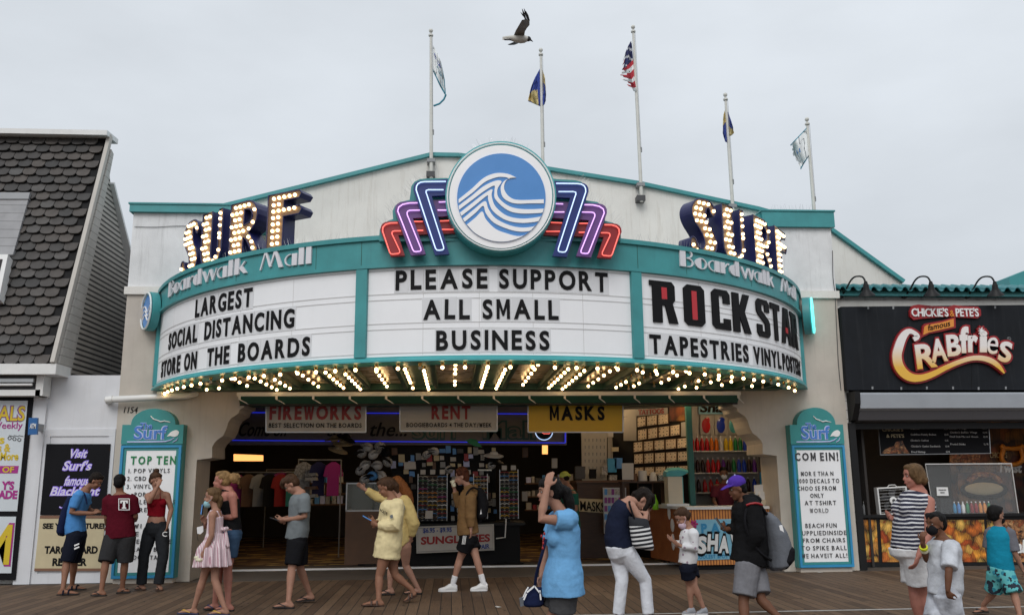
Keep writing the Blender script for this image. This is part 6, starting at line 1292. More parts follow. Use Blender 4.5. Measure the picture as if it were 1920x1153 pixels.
# more stock standing in the dimmer depth of the shop
rng = random.Random(31)
for r_, (xa_, xb_, y_, Y) in enumerate(((556,650,905,21.0),(556,650,925,21.0),(556,650,945,21.0),(985,1078,905,21.5),(985,1078,930,21.5),(985,1078,955,21.5))):
    a, b_ = at(xa_, y_, Y), at(xb_, y_, Y); nm_ = ('upper left','middle left','lower left','upper right','middle right','lower right')[r_]; T = thing('stock_shelf', f'{nm_} stock shelf in the dim rear of the shop', 'shelf', ((a.x+b_.x)/2, Y, a.z)); MB().box(a.x, b_.x, Y, Y+.3, a.z-.03, a.z).build('board', 'wood_mid', T)
    x = a.x+.03
    while x < b_.x-.12:
        w_, h_ = rng.uniform(.06, .13), rng.uniform(.10, .24); m_ = rng.choice(cols); MB().box(x, x+w_, Y+.03, Y+.2, a.z+.002, a.z+h_).build('boxed_good', m_, label=f'{cn_[m_]} boxed item on the {nm_} stock shelf', cat='souvenir', group='boxed goods on the rear shelves'); x += w_+rng.uniform(.01, .05)
for i, (px, py, m_, nm_) in enumerate(((1022,842,'amber_panel','small amber lit lamp box over the dark doorway'),(985,848,'wood_mid','brown carved plaque left of the doorway lamp'),(1040,868,'sign_pale','pale price notice right of the doorway'),(984,930,'sign_pale','narrow pale notice on the dark door edge'))):
    MB().ppoly([(px-5,py-9),(px+5,py-9),(px+5,py+9),(px-5,py+9)], 20.5 if i == 0 else 18.6, .06).build('wall_piece', m_, label=nm_, cat='lit sign' if i == 0 else 'notice')
p_ = at(600, 860, 20.0); q2 = at(1030, 860, 20.4)
for p_, lab in ((at(600, 780, 20.0), 'rear left'), (at(1030, 780, 20.6), 'rear right'), (at(480, 780, 18.6), 'front left'), (at(810, 780, 16.6), 'front middle')): MB().lathe([(.08,0),(.08,-.05),(.07,-.055)], (p_.x, p_.y, 3.299), n=12).build('ceiling_spot', 'fill_dim', label=f'{lab} added fill light at the arcade ceiling', cat='light', group='arcade ceiling spots')  # fill lights added so more of the dim interior is visible
# ------------------------------------------------------------------ people
def skin_mat(n, c): return mk(n, tuple(x*.82 for x in c), .6, spec=.25, var=.12, vs=14, sss=.08, bump=.06, bs=120)
skin_mat('skin_fair', (.46, .25, .18)); skin_mat('skin_light', (.40, .21, .145)); skin_mat('skin_tan', (.30, .145, .09)); skin_mat('skin_olive', (.24, .12, .075)); skin_mat('skin_brown', (.17, .075, .042)); skin_mat('skin_red', (.47, .20, .15))
def hair_mat(n, c): return mk(n, c, .55, spec=.15, var=.5, vs=22, stretch=(1,1,.25), bump=.6, bs=120)
hair_mat('hair_black', (.006, .005, .005)); hair_mat('hair_dark', (.012, .008, .006)); hair_mat('hair_brown', (.060, .030, .016)); hair_mat('hair_light_brown', (.13, .075, .035)); hair_mat('hair_blond', (.26, .155, .065)); hair_mat('hair_auburn', (.19, .065, .018)); hair_mat('hair_red', (.075, .022, .010))
def cloth(n, c, var=.16, **k): return mk(n, c, .9, var=var, vs=7, bump=.4, bs=22, spec=.08, **k)
cloth('tee_blue', (.075, .245, .55)); cloth('tee_sky', (.15, .36, .62)); cloth('tee_maroon', (.085, .006, .014)); cloth('top_red', (.20, .006, .014)); cloth('tee_grey', (.16, .18, .19)); cloth('fleece_yellow', (.72, .61, .35)); cloth('fleece_yellow_b', (.60, .46, .19)); cloth('hoodie_tan', (.20, .115, .050)); cloth('top_black', (.012, .012, .013)); cloth('shorts_navy', (.010, .012, .022)); cloth('shorts_charcoal', (.030, .030, .032)); cloth('pants_charcoal', (.022, .024, .028)); cloth('denim', (.045, .085, .15), .3); cloth('shorts_black', (.010, .010, .012)); cloth('top_navy', (.012, .016, .035)); cloth('pants_white', (.64, .66, .71)); cloth('sweater_white', (.66, .66, .67)); cloth('jacket_black', (.010, .010, .011)); cloth('shorts_grey', (.17, .17, .185)); cloth('shorts_woven', (.065, .066, .07), .4); cloth('shorts_white', (.66, .66, .67)); cloth('tee_pale', (.50, .52, .56), .35); cloth('shorts_pale', (.48, .50, .55), .5); cloth('rash_teal', (.010, .22, .34)); cloth('rash_grey', (.14, .14, .16)); cloth('cap_purple', (.075, .035, .30)); cloth('cap_lime', (.50, .55, .12)); cloth('tee_green', (.02, .11, .085)); cloth('clerk_maroon', (.16, .03, .045)); cloth('sock_white', (.70, .70, .72)); cloth('bag_navy', (.012, .018, .055)); cloth('bag_grey', (.13, .14, .16)); cloth('bag_black', (.012, .012, .014))
mk('sole_black', (.012, .010, .010), .6); mk('sole_brown', (.05, .022, .012), .6); mk('sole_blue', (.03, .04, .10), .6); mk('shoe_white', (.70, .70, .70), .5); mk('shoe_grey', (.28, .29, .32), .7); mk('strap_gold', (.50, .30, .06), .5); mk('eye_white', (.35, .33, .31), .3); mk('eye_dark', (.02, .012, .01), .2); mk('lip', (.30, .09, .08), .5); mk('mask_pink', (.55, .42, .50), .8); mk('mask_blue', (.25, .45, .50), .8); mk('mask_white', (.7, .7, .7), .8); mk('phone_case', (.02, .02, .025), .3); mk('band_yellow', (.65, .70, .02), .5); mk('band_cream', (.65, .62, .45), .5)
t, b = nodes_mat('stripe_navy', .85); L = t.links.new
g = nd(t, 'ShaderNodeNewGeometry'); s_ = nd(t, 'ShaderNodeSeparateXYZ'); L(g.outputs['Position'], s_.inputs[0]); wv = nd(t, 'ShaderNodeTexNoise', i_Scale=6.0); L(g.outputs['Position'], wv.inputs['Vector'])
f_ = math_(t, 'FRACT', math_(t, 'ADD', math_(t, 'DIVIDE', s_.outputs[2], .040), math_(t, 'MULTIPLY', wv.outputs['Fac'], .9)))
L(mixc(t, math_(t, 'LESS_THAN', f_, .62), (.60, .60, .62), (.012, .014, .035)), b.inputs['Base Color'])
t, b = nodes_mat('stripe_tote', .85); L = t.links.new
g = nd(t, 'ShaderNodeNewGeometry'); s_ = nd(t, 'ShaderNodeSeparateXYZ'); L(g.outputs['Position'], s_.inputs[0])
f_ = math_(t, 'FRACT', math_(t, 'DIVIDE', math_(t, 'SUBTRACT', s_.outputs[2], math_(t, 'MULTIPLY', s_.outputs[0], .12)), .046)); top_ = math_(t, 'LESS_THAN', s_.outputs[2], 1.085)
L(mixc(t, math_(t, 'MULTIPLY', math_(t, 'LESS_THAN', f_, .45), top_), (.012, .013, .018), (.66, .66, .66)), b.inputs['Base Color'])
t, b = nodes_mat('dress_pink', .85); L = t.links.new
g = nd(t, 'ShaderNodeTexCoord'); s_ = nd(t, 'ShaderNodeSeparateXYZ'); L(g.outputs['Object'], s_.inputs[0])
f_ = math_(t, 'FRACT', math_(t, 'DIVIDE', math_(t, 'ADD', s_.outputs[0], math_(t, 'MULTIPLY', s_.outputs[1], .8)), .028)); L(mixc(t, math_(t, 'LESS_THAN', f_, .4), (.66, .56, .58), (.46, .27, .32)), b.inputs['Base Color'])
t, b = nodes_mat('swim_pattern', .85); L = t.links.new
g = nd(t, 'ShaderNodeTexCoord'); vo = nd(t, 'ShaderNodeTexVoronoi', i_Scale=16.0); L(g.outputs['Object'], vo.inputs['Vector']); n2 = nd(t, 'ShaderNodeTexNoise', i_Scale=14.0, i_Detail=3); L(g.outputs['Object'], n2.inputs['Vector'])
L(mixc(t, math_(t, 'LESS_THAN', n2.outputs['Fac'], .46), mixc(t, math_(t, 'LESS_THAN', vo.outputs['Distance'], .40), (.10, .42, .44), (.02, .22, .30)), (.012, .02, .035)), b.inputs['Base Color'])
t, b = nodes_mat('sweater_dots', .85); L = t.links.new
g = nd(t, 'ShaderNodeTexCoord'); vo = nd(t, 'ShaderNodeTexVoronoi', i_Scale=13.0); L(g.outputs['Object'], vo.inputs['Vector']); L(mixc(t, math_(t, 'LESS_THAN', vo.outputs['Distance'], .20), (.64, .64, .66), (.30, .22, .28)), b.inputs['Base Color'])

# one helper object carries each raw form through a voxel union, so a body or a garment comes out as one continuous skin
_rm = bpy.data.meshes.new('form'); _ro = bpy.data.objects.new('form', _rm); COL.objects.link(_ro)
_m1 = _ro.modifiers.new('union', 'REMESH'); _m1.mode = 'VOXEL'; _m1.use_smooth_shade = True
_m2 = _ro.modifiers.new('smooth', 'SMOOTH'); _m2.factor = .5; _m2.iterations = 2
def skinned(mb, name, mt, parent=None, vox=.010, smooth_it=2, folds=0, ffreq=(7, 7, 6), seed=0, origin=None, **pr):
    me = bpy.data.meshes.new('raw'); me.from_pydata(mb.v, [], mb.f)
    bm = bmesh.new(); bm.from_mesh(me); bmesh.ops.recalc_face_normals(bm, faces=bm.faces); bm.to_mesh(me); bm.free()
    old = _ro.data; _ro.data = me; bpy.data.meshes.remove(old); _m1.voxel_size = vox; _m2.iterations = smooth_it
    dg = bpy.context.evaluated_depsgraph_get(); dg.update(); ev = _ro.evaluated_get(dg)
    nm = bpy.data.meshes.new_from_object(ev); nm.name = name; n = len(nm.vertices)
    co = np.empty(n*3, 'f'); nm.vertices.foreach_get('co', co); co = co.reshape(-1, 3)
    if folds:
        no = np.empty(n*3, 'f'); nm.vertices.foreach_get('normal', no); no = no.reshape(-1, 3)
        d = np.array([.45-1.7*abs(noise.noise((p[0]*ffreq[0]+seed, p[1]*ffreq[1], p[2]*ffreq[2]+p[0]*4)))+.45*noise.noise((p[0]*ffreq[0]*2.6, p[1]*ffreq[1]*2.6+seed, p[2]*ffreq[2]*2.6)) for p in co], 'f')
        co = co+no*(d*folds*.6)[:,None]
    og = WL[parent.name] if parent is not None else V(origin)
    nm.vertices.foreach_set('co', (co-np.array(og, 'f')).astype('f').ravel()); nm.update()
    nm.materials.clear(); nm.materials.append(M[mt] if isinstance(mt, str) else mt); nm.polygons.foreach_set('use_smooth', [True]*len(nm.polygons))
    o = bpy.data.objects.new(name, nm); COL.objects.link(o)
    if parent is not None: o.parent = parent
    else: o.location = og
    WL[o.name] = og; return props(o, **pr)
def ell(c, n, ax, a, b_, k=20):
    # ring: centre c, plane normal n, first axis ax with radius a, the other with radius b_
    n = n.normalized(); u = (ax-n*ax.dot(n)).normalized(); w_ = n.cross(u)
    return [c+u*(a*math.cos(2*math.pi*i/k))+w_*(b_*math.sin(2*math.pi*i/k)) for i in range(k)]
def loft(mb, pts, ax, ab, k=20):
    P = [V(p) for p in pts]; rg = []
    for i, p in enumerate(P):
        n = (P[min(i+1, len(P)-1)]-P[max(i-1, 0)]); rg.append(ell(p, n, ax, ab[i][0], ab[i][1], k))
    return mb.rings(rg)
def limb(mb, pts, rad, n=12):
    """tube with round ends through pts"""
    P = [V(p) for p in pts]; d0 = (P[0]-P[1]).normalized(); d1 = (P[-1]-P[-2]).normalized()
    mb.tube([P[0]+d0*rad[0]*.85, P[0]+d0*rad[0]*.5]+P+[P[-1]+d1*rad[-1]*.5, P[-1]+d1*rad[-1]*.85], [rad[0]*.45, rad[0]*.85]+list(rad)+[rad[-1]*.85, rad[-1]*.45], n)
def mixp(a, b_, t): return V(a)*(1-t)+V(b_)*t
def hand(mb, W, H, nrm, k, curl=.5, thumb=1):
    """palm and five fingers: wrist W, direction towards H, palm side nrm"""
    d = (V(H)-V(W)).normalized(); n = (V(nrm)-d*V(nrm).dot(d)).normalized(); s_ = d.cross(n)*thumb; W = V(W)
    pc = W+d*.045*k; rot = Matrix((d, s_, n)).transposed(); mb.ball(pc, (.052*k, .040*k, .017*k), 12, 8, 0, rot)
    for i, (off, ln) in enumerate(((-.030, .066), (-.010, .078), (.010, .074), (.029, .058))):
        p = W+d*(.085*k)+s_*(-off*k); dd = d.copy(); pts = [p-d*.02*k, p]; c_ = curl*(1+.12*i)
        for seg in (.42, .33, .25): dd = (dd*math.cos(c_*.8)+n*math.sin(c_*.8)).normalized(); n2 = (n-dd*n.dot(dd)); p = p+dd*ln*k*seg; pts.append(p); c_ *= .95; dd = dd
        limb(mb, pts, [.0092*k, .0092*k, .0085*k, .0078*k, .007*k], 8)
    p = W+d*.028*k+s_*.034*k; pts = [p-s_*.012*k, p+s_*.020*k+d*.020*k+n*.006*k, p+s_*.030*k+d*.046*k+n*.014*k, p+s_*.026*k+d*.066*k+n*.022*k]
    limb(mb, pts, [.012*k, .0115*k, .010*k, .008*k], 8)

class Person:
    def __init__(s, label, toes, face, k=1, kh=None, build=1.0, skin='skin_light', Y=None, hpitch=0, hyaw=0, group=None, hz=None):
        s.k = k; s.kh = kh or (k*.4+.6)*1.0; s.bd = build; s.skin = skin; s.label = label
        T = [atz(*t_, .015) for t_ in toes] if toes else None
        s.Y = Y or sum(t_.y for t_ in T)/len(T)
        s.f = V((math.cos(R(face)), math.sin(R(face)), 0)); s.lat = V((-s.f.y, s.f.x, 0)); s.hpitch = hpitch; s.hyaw = hyaw
        s.mb = MB(); s.face_ang = face
    def j(s, px, py, dy=0): return at(px, py, s.Y+dy)
    def torso(s, pelvis, neck, mid=None, w=(1,1,1), bust=0):
        k = s.k*s.bd; P, N = s.j(*pelvis), s.j(*neck); s.P, s.N = P, N; M_ = s.j(*mid) if mid else (P+N)/2
        def sp(t_): return P*(1-t_)**2+ (M_*2-(P+N)/2)*2*t_*(1-t_)+N*t_**2
        s.sp = sp; A, B_ = w[0], w[1]
        fr = [(-.16,.09,.08),(-.08,.140,.115),(.05,.168,.125),(.22,.155,.118),(.40,.135*w[2],.102*w[2]),(.60,.150,.115),(.76,.165,.118),(.88,.150,.098),(.95,.105,.075),(1.0,.062,.060)]
        s.tor = [(sp(t_), A*k*a, B_*k*b_) for t_, a, b_ in fr]; loft(s.mb, [q_[0] for q_ in s.tor], s.lat, [(q_[1], q_[2]) for q_ in s.tor])
        s.bust = [(s.sp(.66)+s.f*(.085*B_*k)+s.lat*(y*.072*k), bust*k) for y in (-1, 1)] if bust else []
        for c, r in s.bust: s.mb.ball(c, r, 12, 8)
    def head(s, c):
        kh = s.kh; hc = s.j(*c); a = R(s.face_ang+s.hyaw); f0 = V((math.cos(a), math.sin(a), 0)); p = R(s.hpitch)
        fw = f0*math.cos(p)-V((0,0,1))*math.sin(p); up = V((0,0,1))*math.cos(p)+f0*math.sin(p); sd = up.cross(fw); s.hc, s.hf, s.hu, s.hs = hc, fw, up, sd
        rot = Matrix((fw, sd, up)).transposed()
        def B3(x, y, z, r, n=14): s.mb.ball(hc+(fw*x+sd*y+up*z)*kh, tuple(q_*kh for q_ in r), n, 10, 0, rot)
        s.hrot = rot
        B3(-.005,0,.030,(.097,.079,.085)); B3(.022,0,-.045,(.068,.058,.078)); B3(.050,0,-.100,(.030,.030,.026)); B3(.092,0,-.030,(.020,.012,.022)); B3(.085,0,-.012,(.010,.009,.026)); B3(.072,0,.014,(.020,.050,.013))
        B3(.080,0,-.070,(.014,.024,.013))
        for y in (-1, 1): B3(-.006, y*.076, -.020, (.018,.009,.030), 10); B3(.050, y*.038, -.045, (.030,.020,.026))
        limb(s.mb, [mixp(s.N, hc-up*.05*kh, -.25), s.N, mixp(s.N, hc-fw*.012*kh-up*.05*kh, .5), hc-fw*.015*kh-up*.045*kh], [.062*s.k*s.bd**.5, .055*s.k*s.bd**.5, .050*s.k*s.bd**.5, .050*kh])
    def hp(s, x, y, z): return s.hc+(s.hf*x+s.hs*y+s.hu*z)*s.kh
    def arm(s, sh, el, wr, hd, curl=.5, palm=(0,0,-1), thumb=1, rad=1.0, grip=True):
        k = s.k*rad; S_, E_, W_, H_ = s.j(*sh), s.j(*el), s.j(*wr), s.j(*hd); m1 = mixp(S_, E_, .4); m2 = mixp(E_, W_, .3)
        limb(s.mb, [S_, m1, E_, m2, W_], [.056*k, .048*k, .040*k, .040*k, .027*k]); 
        limb(s.mb, [mixp(s.sp(.86), S_, .3), S_], [.07*k, .056*k])
        hand(s.mb, W_, H_, palm, s.k, curl, thumb); return S_, E_, W_, H_
    def leg(s, hip, kn, an, toe, rad=1.0, heel=0, foot=True, bare=True):
        k = s.k*rad; T = atz(*toe, .02); yl = max(min(T.y, s.Y+.30), s.Y-.30); T = at(toe[0], toe[1], yl)
        if T.z < .012: T.z = .012
        A_ = at(an[0], an[1], yl+(an[2] if len(an) > 2 else 0)); K_ = at(kn[0], kn[1], (yl+s.Y)/2+(kn[2] if len(kn) > 2 else 0)); H_ = s.j(*hip)
        limb(s.mb, [H_, mixp(H_, K_, .35), mixp(H_, K_, .8), K_, mixp(K_, A_, .28), mixp(K_, A_, .65), A_], [.092*k*s.bd, .084*k*s.bd, .060*k, .054*k, .056*k, .040*k, .034*k], 14)
        d = (T-A_); d.z = 0; d = d.normalized() if d.length > .02 else s.f
        hz_ = max(A_.z-.075*s.k, .03*s.k) if not heel else A_.z-.07*s.k
        he = A_-d*.045*s.k; he.z = hz_; sd = V((-d.y, d.x, 0)); ball_ = mixp(V((he.x,he.y,0)), V((T.x,T.y,0)), .70); ball_.z = T.z+.022*s.k+(he.z-T.z)*.12*(1 if heel else .3)
        s.mb.rings([ell(p, d, sd, a*s.k, b_*s.k, 14) for p, a, b_ in ((he-d*.02*s.k, .014, .014), (he, .032, .030), (mixp(he, ball_, .4)+V((0,0,.016*s.k)), .036, .034), (ball_, .045, .022), (mixp(ball_, T, .6)+V((0,0,.004)), .040, .014), (T+V((0,0,.012*s.k)), .020, .008))])
        limb(s.mb, [A_, he+V((0,0,.004))], [.033*s.k, .030*s.k]); return H_, K_, A_, T, he, d, ball_
    def finish(s, vox=None):
        a = np.array(s.mb.v); og = V((s.P.x, s.Y, max(0, float(a[:,2].min()))))
        s.o = skinned(s.mb, 'person', s.skin, None, vox or .0095*max(.8, s.k), 2, origin=og, label=s.label, cat='person')
        WL[s.o.name] = og
        kh = s.kh
        for y in (-1, 1):
            mb = MB(); mb.ball(s.hp(.0775, y*.031, .0), (.0085*kh, .012*kh, .0048*kh), 10, 6, 0, s.hrot); mb.ball(s.hp(.0830, y*.031, .0), (.0045*kh, .0055*kh, .0048*kh), 8, 6, 1, s.hrot); mb.build('eye', ['eye_white', 'eye_dark'], s.o, 60)
            mb = MB(); mb.tube([s.hp(.090, y*.016, .021), s.hp(.089, y*.032, .026), s.hp(.078, y*.048, .021)], [.0035*kh, .0045*kh, .002*kh], 5); mb.build('eyebrow', 'hair_brown', s.o, 60)
        mb = MB(); mb.ball(s.hp(.0925, 0, -.0715), (.005*kh, .020*kh, .0065*kh), 10, 6, 0, s.hrot); mb.build('lips', 'lip', s.o, 60)
        return s.o
    # ---- clothes
    def hair(s, mt, parts, seed=0, folds=.006, vox=.009):
        mb = MB()
        for p in parts:
            if p[0] == 'b': _, x, y, z, r = p; mb.ball(s.hp(x, y, z), tuple(q_*s.kh for q_ in r), 14, 10, 0, s.hrot)
            else: _, pts, rr = p; limb(mb, [s.hp(*q_) for q_ in pts], [r*s.kh for r in rr], 10)
        return skinned(mb, 'hair', mt, s.o, vox, 1, folds*1.3, (46, 46, 12), seed)
    def upper(s, nm, mt, hem, hemr, sleeves=(), loose=.018, neck=.97, extra=(), folds=.006, seed=0, top=None, sleeveless=False, vox=.011):
        k = s.k*s.bd; mb = MB(); rows = [q_ for q_ in s.tor if True]; t_ = [-.16,-.08,.05,.22,.40,.60,.76,.88,.95,1.0]
        H_ = s.j(*hem); pts, ab = [], []
        for (c, a, b_), tt in zip(rows, t_):
            if (c-H_).dot(s.N-s.P) < .02 or tt > neck: continue
            pts.append(c); lo = loose*(1 if tt < .9 else .5)*s.k; ab.append((a+lo, b_+lo))
        n = len(pts); P0 = pts[0]
        e0 = (hemr[0]*s.k, hemr[1]*s.k)
        for i in range(min(3, n)):          # blend towards the measured hem width
            w_ = (3-i)/4; ab[i] = tuple(max(a_*(1-w_)+e_*w_, a_-loose*s.k*.35) for a_, e_ in zip(ab[i], e0))
        loft(mb, [H_]+pts, s.lat, [e0]+ab, 24)
        for sl in sleeves:
            P_ = [V(p) for p in sl[0]]; mb.tube(P_, [r*s.k for r in sl[1]], 14)
        for c, r in s.bust: mb.ball(c, r+loose*.7, 12, 8)
        for e in extra: e(mb)
        return skinned(mb, nm, mt, s.o, vox, 2, folds, (6, 6, 8), seed)
    def lower(s, nm, mt, waist, legs, wr=(.150,.115), loose=.018, folds=.005, seed=3, hipr=None):
        """legs: (leg tuple, fraction along hip-knee-ankle 0..2, radius at hem)"""
        k = s.k*s.bd; mb = MB(); W_ = s.j(*waist); hr = hipr or (.180, .138)
        c0 = s.tor[2][0]; c1 = s.tor[1][0]; c2 = s.tor[0][0]
        loft(mb, [c2-V((0,0,.02*s.k)), c1, c0, W_], s.lat, [(.10*k, .09*k), (hr[0]*k*.92, hr[1]*k*.95), (hr[0]*k, hr[1]*k), (wr[0]*k, wr[1]*k)], 24)
        for lg, fr, rh in legs:
            Hh, Kk, Aa = lg[0], lg[1], lg[2]
            if fr <= 1: pts = [Hh, mixp(Hh, Kk, fr*.5), mixp(Hh, Kk, fr)]; rr = [.100*k+loose, max(.094*k+loose*1.0, rh*s.k*.92), rh*s.k]
            else: pts = [Hh, mixp(Hh, Kk, .5), Kk, mixp(Kk, Aa, (fr-1)*.5), mixp(Kk, Aa, fr-1)]; rr = [.100*k+loose*.6, .082*k+loose, .060*k+loose, .056*k+loose, rh*s.k]
            mb.tube(pts, rr, 16); mb.ball(Hh, .097*k+loose*.6, 14, 10)
        return skinned(mb, nm, mt, s.o, .011, 2, folds, (8, 8, 6), seed)
    def sandal(s, lg, sole='sole_black', strap='sole_black', slide=False, nm='sandal'):
        Hh, Kk, A_, T, he, d, bl = lg; sd = V((-d.y, d.x, 0)); k = s.k; sl = V((T.x-he.x, T.y-he.y, T.z-he.z)); 
        hb = he-d*.03*k-V((0,0,.034*k)); tb = T+d*.012*k-V((0,0,.006*k)); bb = bl-V((0,0,.026*k))
        for p in (hb, tb, bb): p.z = max(p.z, .002)
        mb = MB(); rg = []
        for p, w_ in ((hb, .024), (mixp(hb, bb, .3), .038), (mixp(hb, bb, .65), .036), (bb, .048), (mixp(bb, tb, .6), .042), (tb, .018)):
            rg.append([p+sd*w_*k, p-sd*w_*k, p-sd*w_*k+V((0,0,.016*k)), p+sd*w_*k+V((0,0,.016*k))])
        mb.rings(rg); o = mb.build(nm, sole, s.o)
        mb = MB(); tp = mixp(bl, T, .35)+V((0,0,.020*k))
        if slide:
            for q_ in (.35, .75): c = mixp(he, bl, q_)+V((0,0,.0)); mb.tube([c+sd*.046*k-V((0,0,.02*k)), c+sd*.036*k+V((0,0,.030*k)), c-sd*.0+V((0,0,.044*k)), c-sd*.036*k+V((0,0,.030*k)), c-sd*.046*k-V((0,0,.02*k))], .013*k, 6)
        else:
            for y in (-1, 1): c = mixp(he, bl, .45); mb.tube([tp, mixp(bl, tp, .3)+sd*y*.025*k+V((0,0,.022*k)), c+sd*y*.045*k+V((0,0,.0))], .0075*k, 6)
        mb.build('strap', strap, o, 60)
    def shoe(s, lg, mt='shoe_white', sock=None, sole='shoe_white'):
        Hh, Kk, A_, T, he, d, bl = lg; sd = V((-d.y, d.x, 0)); k = s.k; mb = MB(); g_ = min(he.z-.03*k, T.z-.01)
        rg = []
        for q_, a, zt_ in ((-.06,.026,.060),(0.02,.040,.100),(.22,.043,.120),(.42,.044,.105),(.66,.048,.066),(.86,.044,.054),(.97,.032,.044),(1.03,.014,.028)):
            c = mixp(he-d*.008*k, T+d*.004*k, q_); z0_ = max(0.003, min(he.z-.035*k, T.z)+.0); rg.append(ell(V((c.x, c.y, z0_+zt_*k*.5)), d, sd, a*k*1.05, zt_*k*.52, 14))
        mb.rings(rg); o = skinned(mb, 'shoe', mt, s.o, .007, 1)
        c0, c1 = he-d*.016*k, T+d*.010*k; z0_ = max(.002, min(he.z-.035*k, T.z)-.004); mb = MB()
        mb.rings([[V((mixp(c0,c1,q_).x, mixp(c0,c1,q_).y, z))+sd*y for y, z in ((a*k, z0_), (-a*k, z0_), (-a*k, z0_+.022*k), (a*k, z0_+.022*k))] for q_, a in ((0,.024),(.1,.040),(.35,.040),(.68,.050),(.9,.044),(1,.02))]); mb.build('sole', sole, o)
        if sock:
            mb = MB(); mb.tube([mixp(A_, Kk, .34), mixp(A_, Kk, .12), A_, he+V((0,0,.02*k))], [.047*k, .046*k, .043*k, .040*k], 12); skinned(mb, 'sock', sock, s.o, .008, 1, .002)
    def mask(s, mt, down=0):
        mb = MB(); mb.ball(s.hp(.055, 0, -.058-down), (.056*s.kh, .062*s.kh, .056*s.kh), 14, 10, 0, s.hrot); o = skinned(mb, 'face_mask', mt, s.o, .008, 1)
        mb = MB()
        for y in (-1, 1): mb.tube([s.hp(.05, y*.060, -.05-down), s.hp(.0, y*.078, -.035), s.hp(-.015, y*.080, -.005)], .0035, 5)
        mb.build('ear_loop', mt, o)
def short_hair(f=.0): return [('b', -.020,0,.048,(.100,.087,.082)), ('b', -.045,0,.0,(.072,.080,.085)), ('b', .025,0,.086,(.062,.062,.034))]
def gphone(p, d, n, lab, mt='phone_case', sz=(.036, .074, .005)):
    d = V(d).normalized(); n = V(n); n = (n-d*n.dot(d)).normalized(); x = d.cross(n); T = thing('phone', lab, 'phone', p)
    mb = MB(); mb.obox(p, x*sz[0], d*sz[1], n*sz[2]); mb.build('body', mt, T); mb = MB(); mb.obox(V(p)+n*(sz[2]+.0012), x*sz[0]*.92, d*sz[1]*.93, n*.001); mb.build('screen', 'black_metal', T); return T
Z = V((0,0,1))
def bagmesh(nm, lab, cat, mt, rings, straps=(), smt=None, folds=.006, vox=.012, extra=()):
    """soft bag from elliptical rings (centre, lateral axis, half width, half depth), with strap tubes as parts"""
    c0 = V(rings[0][0]); T = thing(nm, lab, cat, c0); mb = MB()
    mb.rings([ell(V(c), V(n), V(ax), a, b_, 18) for c, n, ax, a, b_ in rings]); skinned(mb, 'bag_body', mt, T, vox, 2, folds)
    for pts, r in straps:
        mb = MB(); mb.tube([V(p) for p in smooth([tuple(p) for p in pts], 4)], r, 6); mb.build('strap', smt or mt, T, 60)
    for f in extra: f(T)
    return T
# --- 1 man in blue tee, facing right, small backpack
p = Person('man in bright blue tee and navy shorts looking down, leftmost of the queue', [(147,1113), (160,1104)], 0, 1.0, hpitch=32, skin='skin_tan')
p.torso((144,1003), (163,916), (143,962)); p.head((180,901)); 
a1 = p.arm((146,929,-.17), (134,961,-.20), (174,962,-.14), (187,957,-.10), .8, (0,.6,-.6)); a2 = p.arm((158,927,.15), (166,955,.2), (176,958,.10), (188,954,.02), .8, (0,-.6,-.6))
l1 = p.leg((141,1003,-.075), (125,1054,0), (118,1104), (147,1113)); l2 = p.leg((147,1003,.075), (139,1054,0), (135,1096), (160,1104)); p.finish()
p.hair('hair_dark', short_hair())
p.upper('tee', 'tee_blue', (142,999), (.165,.150), [([a1[0]+V((.01,.05,.02)), a1[0], mixp(a1[0],a1[1],.72)], [.075,.078,.072]), ([a2[0]+V((0,-.05,.02)), a2[0], mixp(a2[0],a2[1],.7)], [.075,.078,.072])], loose=.022)
p.lower('shorts', 'shorts_navy', (143,992), [(l1, .98, .098), (l2, .98, .095)], loose=.022)
MB().ppoly([(139,1021),(148,1017.5),(148.5,1020),(139.5,1024)], p.Y-.205, .012).build('stripe', 'script_white', p.o); MB().ppoly([(139,1027),(148,1023.5),(148.5,1026),(139.5,1030)], p.Y-.205, .012).build('stripe', 'script_white', p.o)
p.sandal(l1, 'sole_black', 'shorts_navy', True); p.sandal(l2, 'sole_black', 'shorts_navy', True)
gphone(p.j(189,954,-.05), (.75,.1,.5), (-.5,0,.8), 'dark phone held by the man in bright blue')
bagmesh('sling_bag', 'dark navy sling bag with white patches on the back of the man in blue', 'bag', 'bag_navy', [(p.j(*c, -.02), (.25,0,1), (0,1,0), a, b_) for c, a, b_ in (((114,1004),.05,.04), ((116,998),.11,.075), ((122,975),.13,.085), ((128,950),.12,.07), ((134,930),.07,.045))], [([p.j(134,932,-.10), p.j(146,921,-.13), p.j(158,925,-.14), p.j(163,945,-.14)], .012)], extra=[lambda T: MB().ppoly([(111,978),(116,975),(118,980),(113,986)], p.Y-.10, .01).build('patch', 'script_white', T), lambda T: MB().ppoly([(110,988),(115,986),(114,993),(109,995)], p.Y-.095, .01).build('patch', 'script_white', T)])
